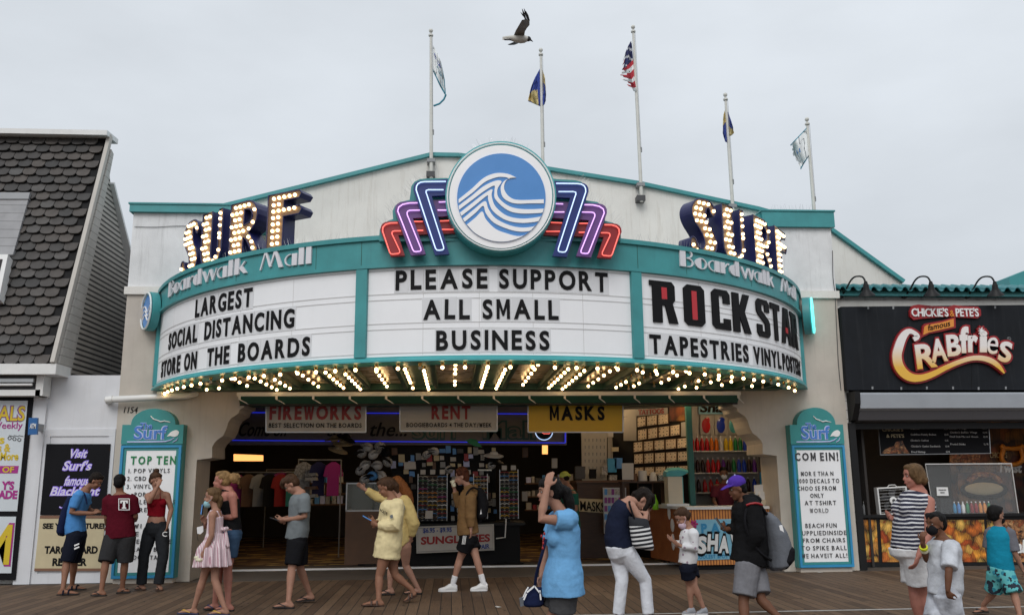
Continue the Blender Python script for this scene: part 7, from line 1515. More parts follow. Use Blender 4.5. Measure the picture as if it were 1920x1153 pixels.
# --- 2 man in maroon, back to us
p = Person('man in maroon tee with a boxed white T, back turned to us', [(172,1115), (243,1109)], 92, 1.0, hpitch=18, hyaw=12, skin='skin_tan')
p.torso((226,1004), (225,923), None, (1.08,1,1.05)); p.head((224,905))
a1 = p.arm((203,937,.0), (200,970,.02), (201,985,.20), (203,988,.32), .7, (.5,0,-.5)); a2 = p.arm((248,937,.0), (254,968,.02), (254,975,.2), (250,975,.3), .7, (-.5,0,-.5))
l1 = p.leg((212,1006,0), (198,1055,-.04), (190,1107), (172,1115)); l2 = p.leg((238,1006,0), (234,1055,-.04), (229,1103), (243,1109)); p.finish()
p.hair('hair_black', short_hair()+[('b',-.05,0,-.02,(.06,.078,.075))])
p.upper('tee', 'tee_maroon', (226,1008), (.215,.155), [([a1[0]+V((.05,0,.03)), a1[0], mixp(a1[0],a1[1],.85)], [.085,.088,.082]), ([a2[0]+V((-.05,0,.03)), a2[0], mixp(a2[0],a2[1],.85)], [.085,.088,.082])], loose=.03)
p.lower('shorts', 'shorts_charcoal', (226,1000), [(l1, .97, .115), (l2, .97, .115)], loose=.03)
yb_ = p.Y-.158
mb = MB(); 
for sq in ([(222,934),(243,934),(243,956),(222,956)],): mb.ppoly(sq, yb_, .006, holes=[[(223.3,935.3),(223.3,954.7),(241.7,954.7),(241.7,935.3)]])
mb.build('shirt_emblem', 'script_white', p.o)
MB().ppoly([(225.5,937.5),(239.5,937.5),(239.5,943),(237,943),(236.5,940.2),(234.6,940.2),(234.6,950.5),(236.5,951),(236.5,953),(228.5,953),(228.5,951),(230.4,950.5),(230.4,940.2),(228.5,940.2),(228,943),(225.5,943)], yb_, .006).build('shirt_emblem', 'script_white', p.o)
p.sandal(l1, 'sole_black', 'sole_black'); p.sandal(l2, 'sole_black', 'sole_black')
# --- 3 woman in red top
p = Person('woman in red crop top and charcoal sweatpants with a hand over her face', [(254,1104), (293,1105)], -62, .97, hpitch=15, hyaw=35, skin='skin_light')
p.torso((293,992), (294,917), None, (.92,.95,.86), .058); p.head((292,900))
a1 = p.arm((277,930,-.05), (280,940,-.20), (296,911,-.17), (301,897,-.13), .6, (0,.8,.2)); a2 = p.arm((313,928,.02), (321,955,.04), (315,980,-.04), (313,992,-.05), .3, (-1,0,0))
l1 = p.leg((282,995,0), (270,1040,-.03), (265,1096), (254,1104)); l2 = p.leg((303,995,0), (306,1040,-.03), (297,1096), (293,1105)); p.finish()
p.hair('hair_brown', short_hair()+[('b',-.04,0,.0,(.07,.08,.09)), ('b',-.035,0,.145,(.045,.045,.038))], 4)
p.upper('crop_top', 'top_red', (292,968), (.140,.108), neck=.80, loose=.010, folds=.003, extra=[lambda mb: [mb.tube([p.sp(.74)+V((x*.09,-.10,0)), p.sp(.95)+V((x*.075,-.07,.0)), p.sp(.93)+V((x*.07,.05,0))], .010, 6) for x in (-1, 1)]])
p.lower('sweatpants', 'pants_charcoal', (292,974), [(l1, 1.97, .078), (l2, 1.97, .078)], (.132,.105), .022, .010, 8)
mb = MB(); mb.tube([at(310+5*math.cos(R(a_)), 1001+4*math.sin(R(a_)), p.Y-.16) for a_ in range(50, 311, 26)], .007, 5); mb.build('pants_logo', 'script_white', p.o)
p.sandal(l1, 'sole_brown', 'sole_brown'); p.sandal(l2, 'sole_brown', 'sole_brown')
# --- 5 woman in black tank
p = Person('woman in black tank top and cut off denim shorts with messy blond ponytail', [(383,1141), (410,1143)], 180, 1.03, hpitch=-3, skin='skin_red')
p.torso((433,1003), (426,917), (432,960), (.92,.98,.9), .058); p.head((416,901))
a1 = p.arm((436,930,-.16), (440,969,-.17), (420,969,-.12), (406,965,-.08), .7, (0,.7,.5)); a2 = p.arm((430,928,.16), (428,966,.18), (410,968,.12), (398,963,.05), .7, (0,-.7,.5))
l1 = p.leg((434,1005,-.075), (427,1068,0), (428,1133), (404,1143)); l2 = p.leg((430,1005,.075), (410,1070,0), (403,1131), (383,1141)); p.finish()
p.hair('hair_blond', short_hair()+[('t', [(-.06,0,.03),(-.11,0,.05),(-.15,0,.06)], [.06,.045,.05]), ('b',-.16,.02,.03,(.06,.05,.06)), ('t', [(-.15,0,.04),(-.20,.01,.02),(-.22,.02,-.03)], [.04,.035,.015]), ('t', [(-.14,.02,.07),(-.20,.03,.08),(-.24,.03,.05)], [.03,.025,.01])], 7, .012)
p.upper('tank_top', 'top_black', (434,994), (.145,.128), neck=.86, loose=.010, folds=.003, extra=[lambda mb: [mb.tube([p.sp(.80)+V((-.10,y,.02)), p.sp(.97)+V((-.045,y,.012)), p.sp(.90)+V((.065,y,.02)), p.sp(.72)+V((.10,y,0))], .016, 6) for y in (-.085, .085)]])
p.lower('shorts', 'denim', (434,990), [(l1, .62, .098), (l2, .62, .098)], (.138,.112), .012, .004)
p.sandal(l1, 'sole_black', 'sole_blue'); p.sandal(l2, 'sole_black', 'sole_blue')
# --- 4 girl in pink dress
p = Person('girl in pink striped sundress holding up a phone, walking left', [(334,1149), (391,1151)], 182, .86, hpitch=0, skin='skin_light')
p.torso((403,1020), (404,953), None, (.80,.82,.85)); p.head((398,931))
a1 = p.arm((398,966,-.13), (397,1003,-.16), (383,1033,-.17), (377,1048,-.16), .5, (0,.8,0)); a2 = p.arm((396,964,.13), (385,990,.14), (384,980,.05), (378,968,.02), .9, (.3,-.6,0))
l1 = p.leg((398,1022,-.07), (381,1085,0), (363,1141), (334,1149)); l2 = p.leg((404,1022,.07), (403,1087,0), (421,1138), (391,1151)); p.finish(.0085)
p.hair('hair_light_brown', short_hair()+[('t', [(-.07,0,.0),(-.11,0,-.04),(-.10,0,-.10),(-.09,.01,-.18)], [.05,.045,.035,.02])], 9, .006)
def dress(mb):
    c = [p.sp(.30), p.sp(.12), at(400,1026,p.Y), at(398,1061,p.Y)]
    rg = []
    for i, (q_, r0) in enumerate(zip(c, (.115,.135,.185,.225))): rg.append([q_+V(((r0+(.012*i)*math.cos(a_*14))*.95*math.cos(a_), (r0+(.012*i)*math.cos(a_*14))*math.sin(a_), .004*math.sin(a_*3))) for a_ in [2*math.pi*j/84 for j in range(84)]])
    mb.rings(rg)
p.upper('dress', 'dress_pink', (402,1000), (.125,.115), neck=.80, loose=.012, folds=.002, vox=.009, extra=[dress, lambda mb: [mb.tube([p.sp(.72)+V((-.085,y,.0)), p.sp(.93)+V((-.04,y,.01)), p.sp(.90)+V((.045,y,.01)), p.sp(.62)+V((.085,y*.3,0))], .013, 6) for y in (-.075, .075)], lambda mb: (mb.ball(p.sp(.42)+V((.125,-.03,0)), (.035,.05,.03), 10, 6), mb.ball(p.sp(.42)+V((.125,.05,0)), (.035,.05,.03), 10, 6), limb(mb, [p.sp(.42)+V((.13,-.02,0)), p.sp(.15)+V((.15,-.03,0)), p.sp(-.05)+V((.17,-.03,0))], [.018,.026,.022]))])
p.mask('mask_blue', .035); p.sandal(l1, 'sole_blue', 'strap_gold'); p.sandal(l2, 'sole_blue', 'strap_gold')
gphone(p.j(379,955,.03), (.05,.1,1), (1,.1,0), 'light blue phone held up by the girl in the pink dress', 'logo_blue', (.038,.062,.006))
T = thing('crumpled_wrapper', 'crumpled cream paper wrapper in the hand of the girl in pink', 'wrapper', p.j(372,1050,-.16)); mb = MB(); c = p.j(372,1049,-.16)
for k in range(9): mb.ball(c+V((.035*math.cos(k*2.4), .02*math.sin(k*1.7), .03*math.sin(k*2.1))), (.026,.022,.022), 8, 6)
skinned(mb, 'paper', 'band_cream', T, .007, 0, .006, (40,40,40))
T = thing('white_mask', 'white face mask dangling by its loop in front of the girl in pink', 'face mask', p.j(375,990,.02)); MB().ppoly([(369,988),(381,985),(381,996),(376,1001),(370,1000)], p.Y+.02, .012).build('cloth', 'mask_white', T); mb = MB(); mb.tube([p.j(371,1000,.02), p.j(370,1008,.02), p.j(372,1014,.02)], .003, 4); mb.tube([p.j(381,986,.02), p.j(380,978,.03), p.j(379,972,.03)], .003, 4); mb.build('loop', 'black', T)
# --- 6 boy in grey tee
p = Person('boy in grey tee and black shorts looking down at his phone, alone in the entrance', [(513,1138), (556,1127)], 184, 1.02, hpitch=38, skin='skin_light')
p.torso((557,1013), (562,922), (561,965), (1,.98,1)); p.head((546,907))
a1 = p.arm((570,936,-.16), (571,968,-.18), (536,974,-.10), (522,978,-.05), .6, (0,.7,.5)); a2 = p.arm((560,934,.16), (556,968,.2), (532,972,.06), (520,974,.0), .7, (0,-.6,.4))
l1 = p.leg((556,1016,-.075), (547,1066,0), (541,1126), (513,1138)); l2 = p.leg((560,1016,.075), (563,1066,0), (580,1110), (556,1127), heel=1); p.finish()
p.hair('hair_brown', short_hair()+[('b',.045,0,.075,(.07,.07,.045)), ('t', [(.05,0,.085),(.10,.0,.06),(.115,0,.02)], [.05,.04,.02])], 11, .009)
p.upper('tee', 'tee_grey', (555,1011), (.170,.150), [([a1[0]+V((0,.05,.02)), a1[0], mixp(a1[0],a1[1],.80)], [.080,.084,.080]), ([a2[0]+V((0,-.05,.02)), a2[0], mixp(a2[0],a2[1],.7)], [.075,.078,.075])], loose=.026)
p.lower('shorts', 'shorts_black', (556,1004), [(l1, .86, .105), (l2, .84, .100)], loose=.022)
p.sandal(l1); p.sandal(l2); gphone(p.j(517,973,-.03), (-.9,.1,.3), (.3,0,.9), 'black phone in the hands of the boy in grey')
# --- 8 second yellow sweatshirt, behind
p = Person('long haired girl in deeper yellow sweatshirt reaching out her arm, half hidden', [(713,1113), (758,1112)], 182, .97, hpitch=5, skin='skin_fair')
p.torso((752,1022), (748,929), (754,975), (.95,.98,1)); p.head((739,910))
a1 = p.arm((760,940,-.15), (776,982,-.17), (771,1008,-.12), (766,1020,-.08), .6, (-.4,.5,0)); a2 = p.arm((738,936,.14), (706,930,.12), (684,917,.06), (672,907,.03), .25, (0,-.7,-.3))
l1 = p.leg((760,1024,-.08), (761,1060,0), (782,1099), (758,1112)); l2 = p.leg((748,1024,.08), (733,1070,0), (731,1100), (713,1113)); p.finish()
p.hair('hair_auburn', short_hair()+[('t', [(-.05,0,.06),(-.12,0,-.03),(-.19,0,-.15),(-.22,.0,-.28),(-.22,0,-.38)], [.085,.085,.075,.055,.02]), ('t', [(-.03,-.05,.03),(-.07,-.06,-.10),(-.12,-.05,-.25)], [.05,.055,.03])], 13, .010)
p.upper('sweatshirt', 'fleece_yellow_b', (757,1022), (.185,.175), [([a1[0]+V((-.02,.06,.02)), a1[0], mixp(a1[0],a1[1],.5), a1[1], mixp(a1[1],a1[2],.85)], [.085,.095,.095,.092,.05]), ([a2[0]+V((.03,-.05,.02)), a2[0], a2[1], mixp(a2[1],a2[2],.85)], [.085,.09,.078,.05])], loose=.045, folds=.014)
p.sandal(l1); p.sandal(l2)
mb = MB(); mb.ppoly([(752.5,948),(759,947),(759.5,955),(753,956)], p.Y-.29, .01); mb.build('sleeve_print', 'tee_grey', p.o)
# --- 7 front yellow sweatshirt
p = Person('woman in oversized pale yellow sweatshirt looking down at her phone', [(679,1134), (757,1127)], 184, 1.01, hpitch=28, skin='skin_tan')
p.torso((727,1028), (735,932), (733,978), (.95,1,1.05)); p.head((722,913))
a1 = p.arm((744,948,-.15), (741,986,-.20), (707,984,-.13), (692,978,-.07), .7, (0,.7,.3)); a2 = p.arm((730,946,.15), (718,980,.2), (704,978,.05), (690,974,.0), .7, (0,-.6,.3))
l1 = p.leg((724,1032,-.075), (711,1080,0), (710,1124), (679,1134)); l2 = p.leg((730,1032,.075), (741,1078,.02), (771,1103), (757,1127), heel=1); p.finish()
p.hair('hair_brown', short_hair()+[('b',-.05,0,.0,(.07,.085,.09)), ('t', [(-.04,0,.05),(-.10,0,.02),(-.13,0,-.06),(-.12,0,-.14)], [.08,.07,.055,.02])], 17, .008)
p.upper('sweatshirt', 'fleece_yellow', (724,1046), (.20,.185), [([a1[0]+V((0,.06,.03)), a1[0], mixp(a1[0],a1[1],.5), a1[1]+V((0,0,.01)), mixp(a1[1],a1[2],.5), mixp(a1[1],a1[2],.92)], [.09,.10,.10,.105,.085,.045]), ([a2[0]+V((0,-.05,.02)), a2[0], a2[1], mixp(a2[1],a2[2],.8)], [.085,.09,.09,.05])], loose=.052, folds=.016)
for k, (ch, x0_, y0_) in enumerate((('A',712.5,955.5),('C',715.5,957.5),('I',718.5,959.5),('T',720.5,961),('Y',723.5,962.5))):
    mb = MB(); ptext(mb, ch, x0_, x0_+(2.8 if ch != 'I' else 1), y0_+2.5, y0_-2.8, p.Y-.20, .03, depth=.02); mb.build('chest_letter', 'letter_black', p.o)
MB().ppoly([(731,966),(736,964),(737,970),(732,972)], p.Y-.315, .012).build('sleeve_print', 'tee_grey', p.o)
p.sandal(l1, 'sole_brown', 'sole_brown', True); p.sandal(l2, 'sole_brown', 'sole_brown', True)
gphone(p.j(689,972,-.04), (-.8,0,.45), (.4,.2,.9), 'phone in a pale blue case held by the woman in pale yellow', 'logo_blue')
# --- 9 boy in tan hoodie
p = Person('curly haired boy in tan hoodie and white sneakers drinking from a cup', [(821,1106), (880,1106)], 180, .99, hpitch=8, skin='skin_fair')
p.torso((878,1008), (880,914), (876,962), (.95,.95,1)); p.head((866,893))
a1 = p.arm((882,931,-.16), (882,970,-.18), (883,991,-.18), (884,1005,-.17), .35, (-.8,.3,0)); a2 = p.arm((874,928,.15), (858,944,.13), (852,916,.05), (848,905,.02), 1.0, (.6,-.5,0))
l1 = p.leg((876,1012,-.08), (862,1048,0), (849,1095), (823,1106)); l2 = p.leg((882,1012,.08), (893,1045,0), (906,1092), (883,1106)); p.finish()
p.hair('hair_red', short_hair()+[('b', .05*math.cos(k*1.9)-.01, .06*math.sin(k*2.7), .075+.035*math.sin(k*1.3), (.042,.042,.042)) for k in range(12)]+[('b',-.07,.02*k,-.0-.02*abs(k),(.035,.04,.05)) for k in (-2,0,2)], 19, .012)
p.upper('hoodie', 'hoodie_tan', (878,1001), (.175,.165), [([a1[0]+V((0,.05,.02)), a1[0], a1[1], mixp(a1[1],a1[2],.85)], [.080,.088,.078,.052]), ([a2[0]+V((0,-.05,.02)), a2[0], a2[1], mixp(a2[1],a2[2],.8)], [.08,.085,.075,.05])], loose=.032, folds=.012, extra=[lambda mb: mb.tube([p.sp(.97)+V((-.07,-.06,.0)), p.sp(.99)+V((.02,-.085,.02)), p.sp(.97)+V((.10,0,.03)), p.sp(.99)+V((.02,.085,.02)), p.sp(.97)+V((-.07,.06,.0))], .042, 10), lambda mb: mb.ball(p.sp(.93)+V((.10,0,-.02)), (.055,.095,.085), 12, 8)])
p.lower('shorts', 'shorts_black', (878,1002), [(l1, .56, .118), (l2, .56, .118)], loose=.024)
for k in range(3):
    mb = MB(); mb.tube([p.j(869+2.4*k,1004,-.19), p.j(866.5+2.4*k,1020,-.19)], .006, 4); mb.build('stripe', 'script_white', p.o)
p.shoe(l1, 'shoe_white', 'sock_white'); p.shoe(l2, 'shoe_white', 'sock_white')
T = thing('drink_cup', 'small pale cup at the lips of the boy in the tan hoodie', 'cup', p.j(849,909,.0)); MB().lathe([(.028,-.05),(.038,.05),(.034,.05)], p.j(850,906,.0), (-.35,0,1), 12).build('cup', 'band_cream', T, 50)
bagmesh('backpack', 'black backpack with a white label on the boy in the tan hoodie', 'backpack', 'bag_black', [(p.j(*c, .02), (.05,0,1), (0,1,0), a, b_) for c, a, b_ in (((901,974),.10,.05), ((903,968),.15,.085), ((905,945),.16,.095), ((902,925),.14,.08), ((898,914),.07,.04))], [([p.j(897,918,-.13), p.j(886,914,-.15), p.j(875,926,-.18), p.j(875,950,-.19), p.j(888,965,-.17)], .014)], extra=[lambda T: MB().ppoly([(902,953),(907,951),(905,962),(900,964)], p.Y-.13, .012).build('label_patch', 'script_white', T)])
# --- 12 bent woman in white jeans
p = Person('woman bent over her tote in navy sleeveless top and white jeans', [(1232,1166), (1176,1170)], -8, 1.0, hpitch=45, hyaw=0, skin='skin_fair')
p.torso((1163,1030), (1184,939), (1160,978), (1.02,1.02,1.05)); p.head((1206,935))
a1 = p.arm((1183,948,-.16), (1206,980,-.20), (1211,966,-.12), (1210,955,-.06), .7, (0,.7,0)); a2 = p.arm((1190,946,.15), (1212,976,.15), (1214,962,.05), (1212,952,.0), .7, (0,-.7,0))
l1 = p.leg((1174,1034,-.075), (1210,1088,.0), (1216,1156), (1236,1168)); l2 = p.leg((1160,1034,.075), (1166,1090,0), (1159,1156), (1178,1168)); p.finish()
p.hair('hair_dark', short_hair()+[('b',-.04,0,.02,(.085,.086,.095)), ('t', [(-.07,0,.0),(-.10,0,-.04),(-.10,0,-.09)], [.06,.05,.02]), ('t', [(.03,-.07,.07),(.075,-.082,.0),(.09,-.075,-.09),(.10,-.06,-.16)], [.035,.030,.024,.008]), ('t', [(.05,-.03,.10),(.11,-.03,.05),(.13,-.03,-.03)], [.03,.022,.008])], 23, .010)
p.upper('sleeveless_top', 'top_navy', (1164,1027), (.185,.165), neck=.93, loose=.020, folds=.008)
p.lower('jeans', 'pants_white', (1165,1022), [(l1, 1.93, .066), (l2, 1.93, .066)], (.165,.145), .012, .008, 5, (.188,.160))
p.shoe(l1, 'sole_brown', None, 'sole_brown'); p.shoe(l2, 'sole_brown', None, 'sole_brown')
bagmesh('tote_bag', 'black tote with white stripes hanging from the bent woman in white jeans', 'bag', 'stripe_tote', [(p.j(*c, -.20), (.15,0,1), (1,0,0), a, b_) for c, a, b_ in (((1208,1030),.10,.04), ((1206,1024),.125,.075), ((1202,1002),.125,.08), ((1198,980),.12,.07), ((1196,970),.11,.05))], [([p.j(1190,974,-.24), p.j(1182,950,-.26), p.j(1180,940,-.2), p.j(1190,950,-.12), p.j(1206,972,-.16)], .011)], 'bag_black', .004)
# --- 13 girl in white sweater
p = Person('girl in dotted white sweater and navy shorts looking at her hands', [(1280,1149), (1306,1149)], 186, .78, hpitch=30, skin='skin_light')
p.torso((1290,1062), (1292,988), None, (.88,.9,1)); p.head((1279,969))
a1 = p.arm((1300,1001,-.12), (1302,1028,-.14), (1276,1023,-.10), (1265,1017,-.07), .6, (0,.6,.4)); a2 = p.arm((1290,999,.12), (1284,1026,.14), (1262,1014,.04), (1247,1002,.0), .2, (-.2,-.6,.5))
l1 = p.leg((1288,1066,-.07), (1293,1098,0), (1296,1140), (1280,1149)); l2 = p.leg((1296,1066,.07), (1302,1098,0), (1319,1139), (1306,1149)); p.finish(.0085)
p.hair('hair_brown', short_hair()+[('b',-.05,0,.0,(.07,.08,.085)), ('b',-.10,0,-.01,(.035,.04,.05))], 29, .004)
p.upper('sweater', 'sweater_dots', (1288,1058), (.155,.145), [([a1[0]+V((0,.04,.02)), a1[0], a1[1], mixp(a1[1],a1[2],.9)], [.085,.088,.082,.052]), ([a2[0]+V((0,-.04,.02)), a2[0], a2[1], mixp(a2[1],a2[2],.75)], [.085,.085,.08,.05])], loose=.034, folds=.008)
p.lower('shorts', 'shorts_navy', (1289,1055), [(l1, .55, .115), (l2, .52, .115)], loose=.012)
p.mask('mask_pink', .03); p.shoe(l1, 'shoe_grey'); p.shoe(l2, 'shoe_grey')
# --- 14 man in purple cap
p = Person('man in purple cap and black jacket with a backpack, holding a phone', [(1378,1180), (1452,1166)], 183, 1.03, hpitch=12, skin='skin_brown', build=1.06)
p.torso((1404,1046), (1396,932), (1406,990), (1.05,1.05,1.1)); p.head((1382,915))
a1 = p.arm((1410,950,-.18), (1418,1002,-.22), (1404,1034,-.13), (1402,1044,-.10), .7, (0,.7,0)); a2 = p.arm((1392,946,.17), (1382,990,.2), (1362,992,.05), (1349,985,.0), .9, (0,-.7,.2))
l1 = p.leg((1402,1058,-.075), (1394,1128,0), (1398,1190), (1375,1200)); l2 = p.leg((1410,1058,.075), (1428,1125,.02), (1462,1158), (1448,1178), heel=1); p.finish()
p.hair('hair_black', [('b',-.03,0,.02,(.085,.082,.075)), ('b',-.06,0,-.03,(.045,.075,.05))], 31, .004)
mb = MB(); mb.ball(p.hp(-.012,0,.062), (.105*p.kh,.090*p.kh,.082*p.kh), 16, 10, 0, p.hrot); limb(mb, [p.hp(.06,0,.055), p.hp(.13,0,.040), p.hp(.175,0,.026)], [.02,.016,.010])
mb.rings([[p.hp(.06,-.07,.050), p.hp(.06,.07,.050), p.hp(.06,.07,.038), p.hp(.06,-.07,.038)], [p.hp(.135,-.065,.042), p.hp(.135,.065,.042), p.hp(.135,.065,.030), p.hp(.135,-.065,.030)], [p.hp(.185,-.035,.026), p.hp(.185,.035,.026), p.hp(.185,.035,.016), p.hp(.185,-.035,.016)]])
cp_ = skinned(mb, 'cap', 'cap_purple', p.o, .008, 1); mb = MB(); mb.ball(p.hp(-.012,0,.145), .010, 8, 6); mb.build('cap_button', 'script_lilac', cp_, 60); mb = MB(); mb.tube([p.hp(.07,-.035,.105), p.hp(.09,-.03,.08), p.hp(.08,-.05,.07)], .006, 5); mb.build('cap_mark', 'script_lilac', cp_)
p.upper('jacket', 'jacket_black', (1402,1056), (.205,.195), [([a1[0]+V((0,.06,.04)), a1[0], mixp(a1[0],a1[1],.5), a1[1], mixp(a1[1],a1[2],.9)], [.095,.10,.10,.095,.065]), ([a2[0]+V((0,-.05,.03)), a2[0], a2[1], mixp(a2[1],a2[2],.8)], [.09,.095,.085,.055])], loose=.040, folds=.014, extra=[lambda mb: mb.tube([p.sp(.97)+V((-.05,-.08,.0)), p.sp(.985)+V((.06,-.085,.01)), p.sp(.95)+V((.15,0,.0)), p.sp(.985)+V((.06,.085,.01)), p.sp(.97)+V((-.05,.08,.0))], .045, 10)])
mb = MB(); mb.tube([a1[0]+V((x, -.105+.03*abs(x)*10, .045-.5*x*x*6)) for x in (-.09,-.05,0,.05,.09)], .012, 6); mb.build('shoulder_piping', 'ink_red', p.o, 60)
p.lower('shorts', 'shorts_grey', (1404,1046), [(l1, .84, .125), (l2, .84, .120)], loose=.030, folds=.012)
p.shoe(l1, 'black'); p.shoe(l2, 'black')
MB().ppoly([(1404,1104.5),(1408,1106),(1414,1104.5),(1408,1108),(1405,1107.5)], p.Y-.235, .02).build('shorts_mark', 'black', p.o)
gphone(p.j(1349,981,-.02), (-.5,.1,.85), (.8,0,.5), 'black phone in the hand of the man in the purple cap')
bagmesh('backpack', 'grey and black backpack on the man in the purple cap', 'backpack', 'bag_grey', [(p.j(*c, .0), (-.12,0,1), (0,1,0), a, b_) for c, a, b_ in (((1457,1068),.11,.06), ((1460,1060),.17,.12), ((1462,1030),.18,.135), ((1455,1000),.17,.12), ((1444,972),.13,.08), ((1436,960),.06,.04))], [([p.j(1438,964,-.16), p.j(1420,944,-.21), p.j(1402,950,-.23), p.j(1398,985,-.24), p.j(1420,1030,-.22), p.j(1446,1050,-.16)], .017)], 'bag_black', extra=[lambda T: MB().ppoly([(1461,985),(1467,984),(1474,1016),(1468,1018)], p.Y-.155, .03).build('panel', 'script_white', T), lambda T: skinned(MB().rings([ell(p.j(1466,1066,-.02), V((-.1,0,1)), V((0,1,0)), .10, .05, 14), ell(p.j(1470,1050,-.02), V((-.1,0,1)), V((0,1,0)), .16, .11, 14), ell(p.j(1472,1030,-.02), V((-.1,0,1)), V((0,1,0)), .15, .10, 14), ell(p.j(1468,1016,-.02), V((-.1,0,1)), V((0,1,0)), .09, .04, 14)]), 'front_pocket', 'bag_black', T, .012)])
# --- 16 woman in stripes
p = Person('woman with short wavy hair in striped sleeveless top and white shorts', [(1716,1188), (1742,1192)], 178, 1.07, hpitch=0, skin='skin_red', build=1.12)
p.torso((1712,1032), (1724,920), (1714,972), (1.08,1.12,1.25), .072); p.head((1712,892))
a1 = p.arm((1742,940,-.18), (1742,1000,-.27), (1722,1042,-.31), (1715,1062,-.31), .5, (-.5,.5,0)); a2 = p.arm((1724,940,.17), (1700,985,.20), (1678,972,.12), (1662,968,.10), .8, (0,-.5,.5))
l1 = p.leg((1716,1042,-.075), (1730,1115,0), (1748,1176), (1724,1190)); l2 = p.leg((1712,1042,.075), (1716,1118,0), (1728,1178), (1706,1188)); p.finish()
p.hair('hair_light_brown', short_hair()+[('b',-.05,0,.0,(.08,.092,.095)), ('b',-.085,0,-.04,(.055,.085,.06)), ('b',.0,.05,.03,(.07,.05,.08)), ('b',.0,-.05,.03,(.07,.05,.08)), ('b',-.02,-.062,-.03,(.045,.035,.055)), ('b',-.02,.062,-.03,(.045,.035,.055))], 37, .010)
p.upper('striped_top', 'stripe_navy', (1710,1035), (.205,.205), neck=.95, loose=.020, folds=.008)
p.lower('shorts', 'shorts_white', (1711,1028), [(l1, .70, .130), (l2, .68, .125)], (.185,.185), .020, .008, 6, (.205,.20))
p.sandal(l1); p.sandal(l2)
mb = MB(); mb.tube([p.j(x, y, -.02) for x, y in ((1690,985),(1682,1000),(1684,1025),(1692,1040))], .010, 6); mb.build('lanyard', 'ink_orange', label='orange cord hanging at the waist of the woman in stripes', cat='lanyard')
# --- 17 boy with black mask
p = Person('dark haired boy in pale grey tee and black mask touching his face', [(1742,1222), (1790,1226)], 196, .82, hpitch=2, skin='skin_brown', build=1.05)
p.torso((1772,1105), (1766,1006), (1772,1055), (1.05,1.08,1.25)); p.head((1754,981))
a1 = p.arm((1782,1027,-.17), (1779,1071,-.27), (1777,1106,-.28), (1782,1122,-.27), .9, (.6,.4,0)); a2 = p.arm((1760,1024,.12), (1737,1049,.10), (1730,1017,-.02), (1729,1000,-.05), 1.1, (.6,.3,0))
l1 = p.leg((1776,1112,-.08), (1784,1165,0), (1788,1214), (1768,1226)); l2 = p.leg((1766,1112,.08), (1756,1165,0), (1758,1212), (1736,1222)); p.finish(.0085)
p.hair('hair_black', [('b',-.022,0,.040,(.098,.082,.080)), ('b',-.05,0,.0,(.068,.080,.085)), ('b',.020,0,.078,(.062,.062,.034)), ('t', [(.06,.03,.09),(.085,.03,.06)], [.022,.012]), ('t', [(.06,-.03,.09),(.085,-.02,.06)], [.022,.012])], 41, .007)
p.upper('tee', 'tee_pale', (1770,1118), (.165,.180), [([a1[0]+V((0,.04,.03)), a1[0], mixp(a1[0],a1[1],.86)], [.080,.088,.090]), ([a2[0]+V((0,-.04,.03)), a2[0], mixp(a2[0],a2[1],.75)], [.10,.105,.10])], loose=.030, folds=.008)
p.lower('shorts', 'shorts_pale', (1770,1108), [(l1, .95, .150), (l2, .95, .145)], (.17,.16), .035, .014, 4)
p.mask('bag_black'); p.sandal(l1); p.sandal(l2)
for nm, mt, q_ in (('wristband', 'band_yellow', .72), ('wristband', 'band_cream', .56)):
    c = mixp(a2[1], a2[2], q_); d_ = (a2[2]-a2[1]).normalized(); mb = MB(); mb.tube([c-d_*.011, c+d_*.011], .037, 14); mb.build(nm, mt, p.o, 50)
# --- 18 boy in teal rash guard
p = Person('boy in teal rash guard with grey sleeves and patterned swim shorts', [(1826,1148), (1916,1162)], 55, .78, hpitch=4, hyaw=-45, skin='skin_light')
p.torso((1876,1072), (1872,986), None, (1.02,1,1.1)); p.head((1868,965))
a1 = p.arm((1857,998,.06), (1852,1030,.10), (1858,1052,.16), (1862,1062,.2), .5, (.3,.5,0)); a2 = p.arm((1893,999,-.06), (1903,1037,-.10), (1916,1064,-.08), (1921,1076,-.06), .5, (-.5,.3,0))
l1 = p.leg((1867,1074,.04), (1863,1110,.0), (1843,1134), (1826,1148), heel=1); l2 = p.leg((1886,1074,-.04), (1902,1114,0), (1912,1153), (1922,1160)); p.finish(.0085)
p.hair('hair_black', short_hair()+[('b',-.04,0,.02,(.085,.086,.088)), ('b',-.06,0,-.03,(.05,.072,.05))], 43, .005)
p.upper('rash_guard', 'rash_teal', (1879,1070), (.175,.140), neck=1.0, loose=.016, folds=.004)
for a_ in (a1, a2):
    mb = MB(); mb.tube([a_[0]+(p.N-a_[0])*.35, a_[0], mixp(a_[0], a_[1], .55), mixp(a_[0], a_[1], .95)], [.080,.085,.085,.082]); 
    mb2 = MB(); mb2.tube([a_[0]+(p.N-a_[0])*.38+V((0,0,.0)), a_[0]+V((0,0,.004)), mixp(a_[0], a_[1], .55), mixp(a_[0], a_[1], .92)], [q_*p.k for q_ in (.075,.085,.084,.080)], 14); skinned(mb2, 'sleeve', 'rash_grey', p.o, .010, 2, .003)
p.lower('swim_shorts', 'swim_pattern', (1878,1064), [(l1, .93, .130), (l2, .93, .130)], loose=.022, folds=.008)
p.mask('bag_black'); p.sandal(l1); p.sandal(l2)
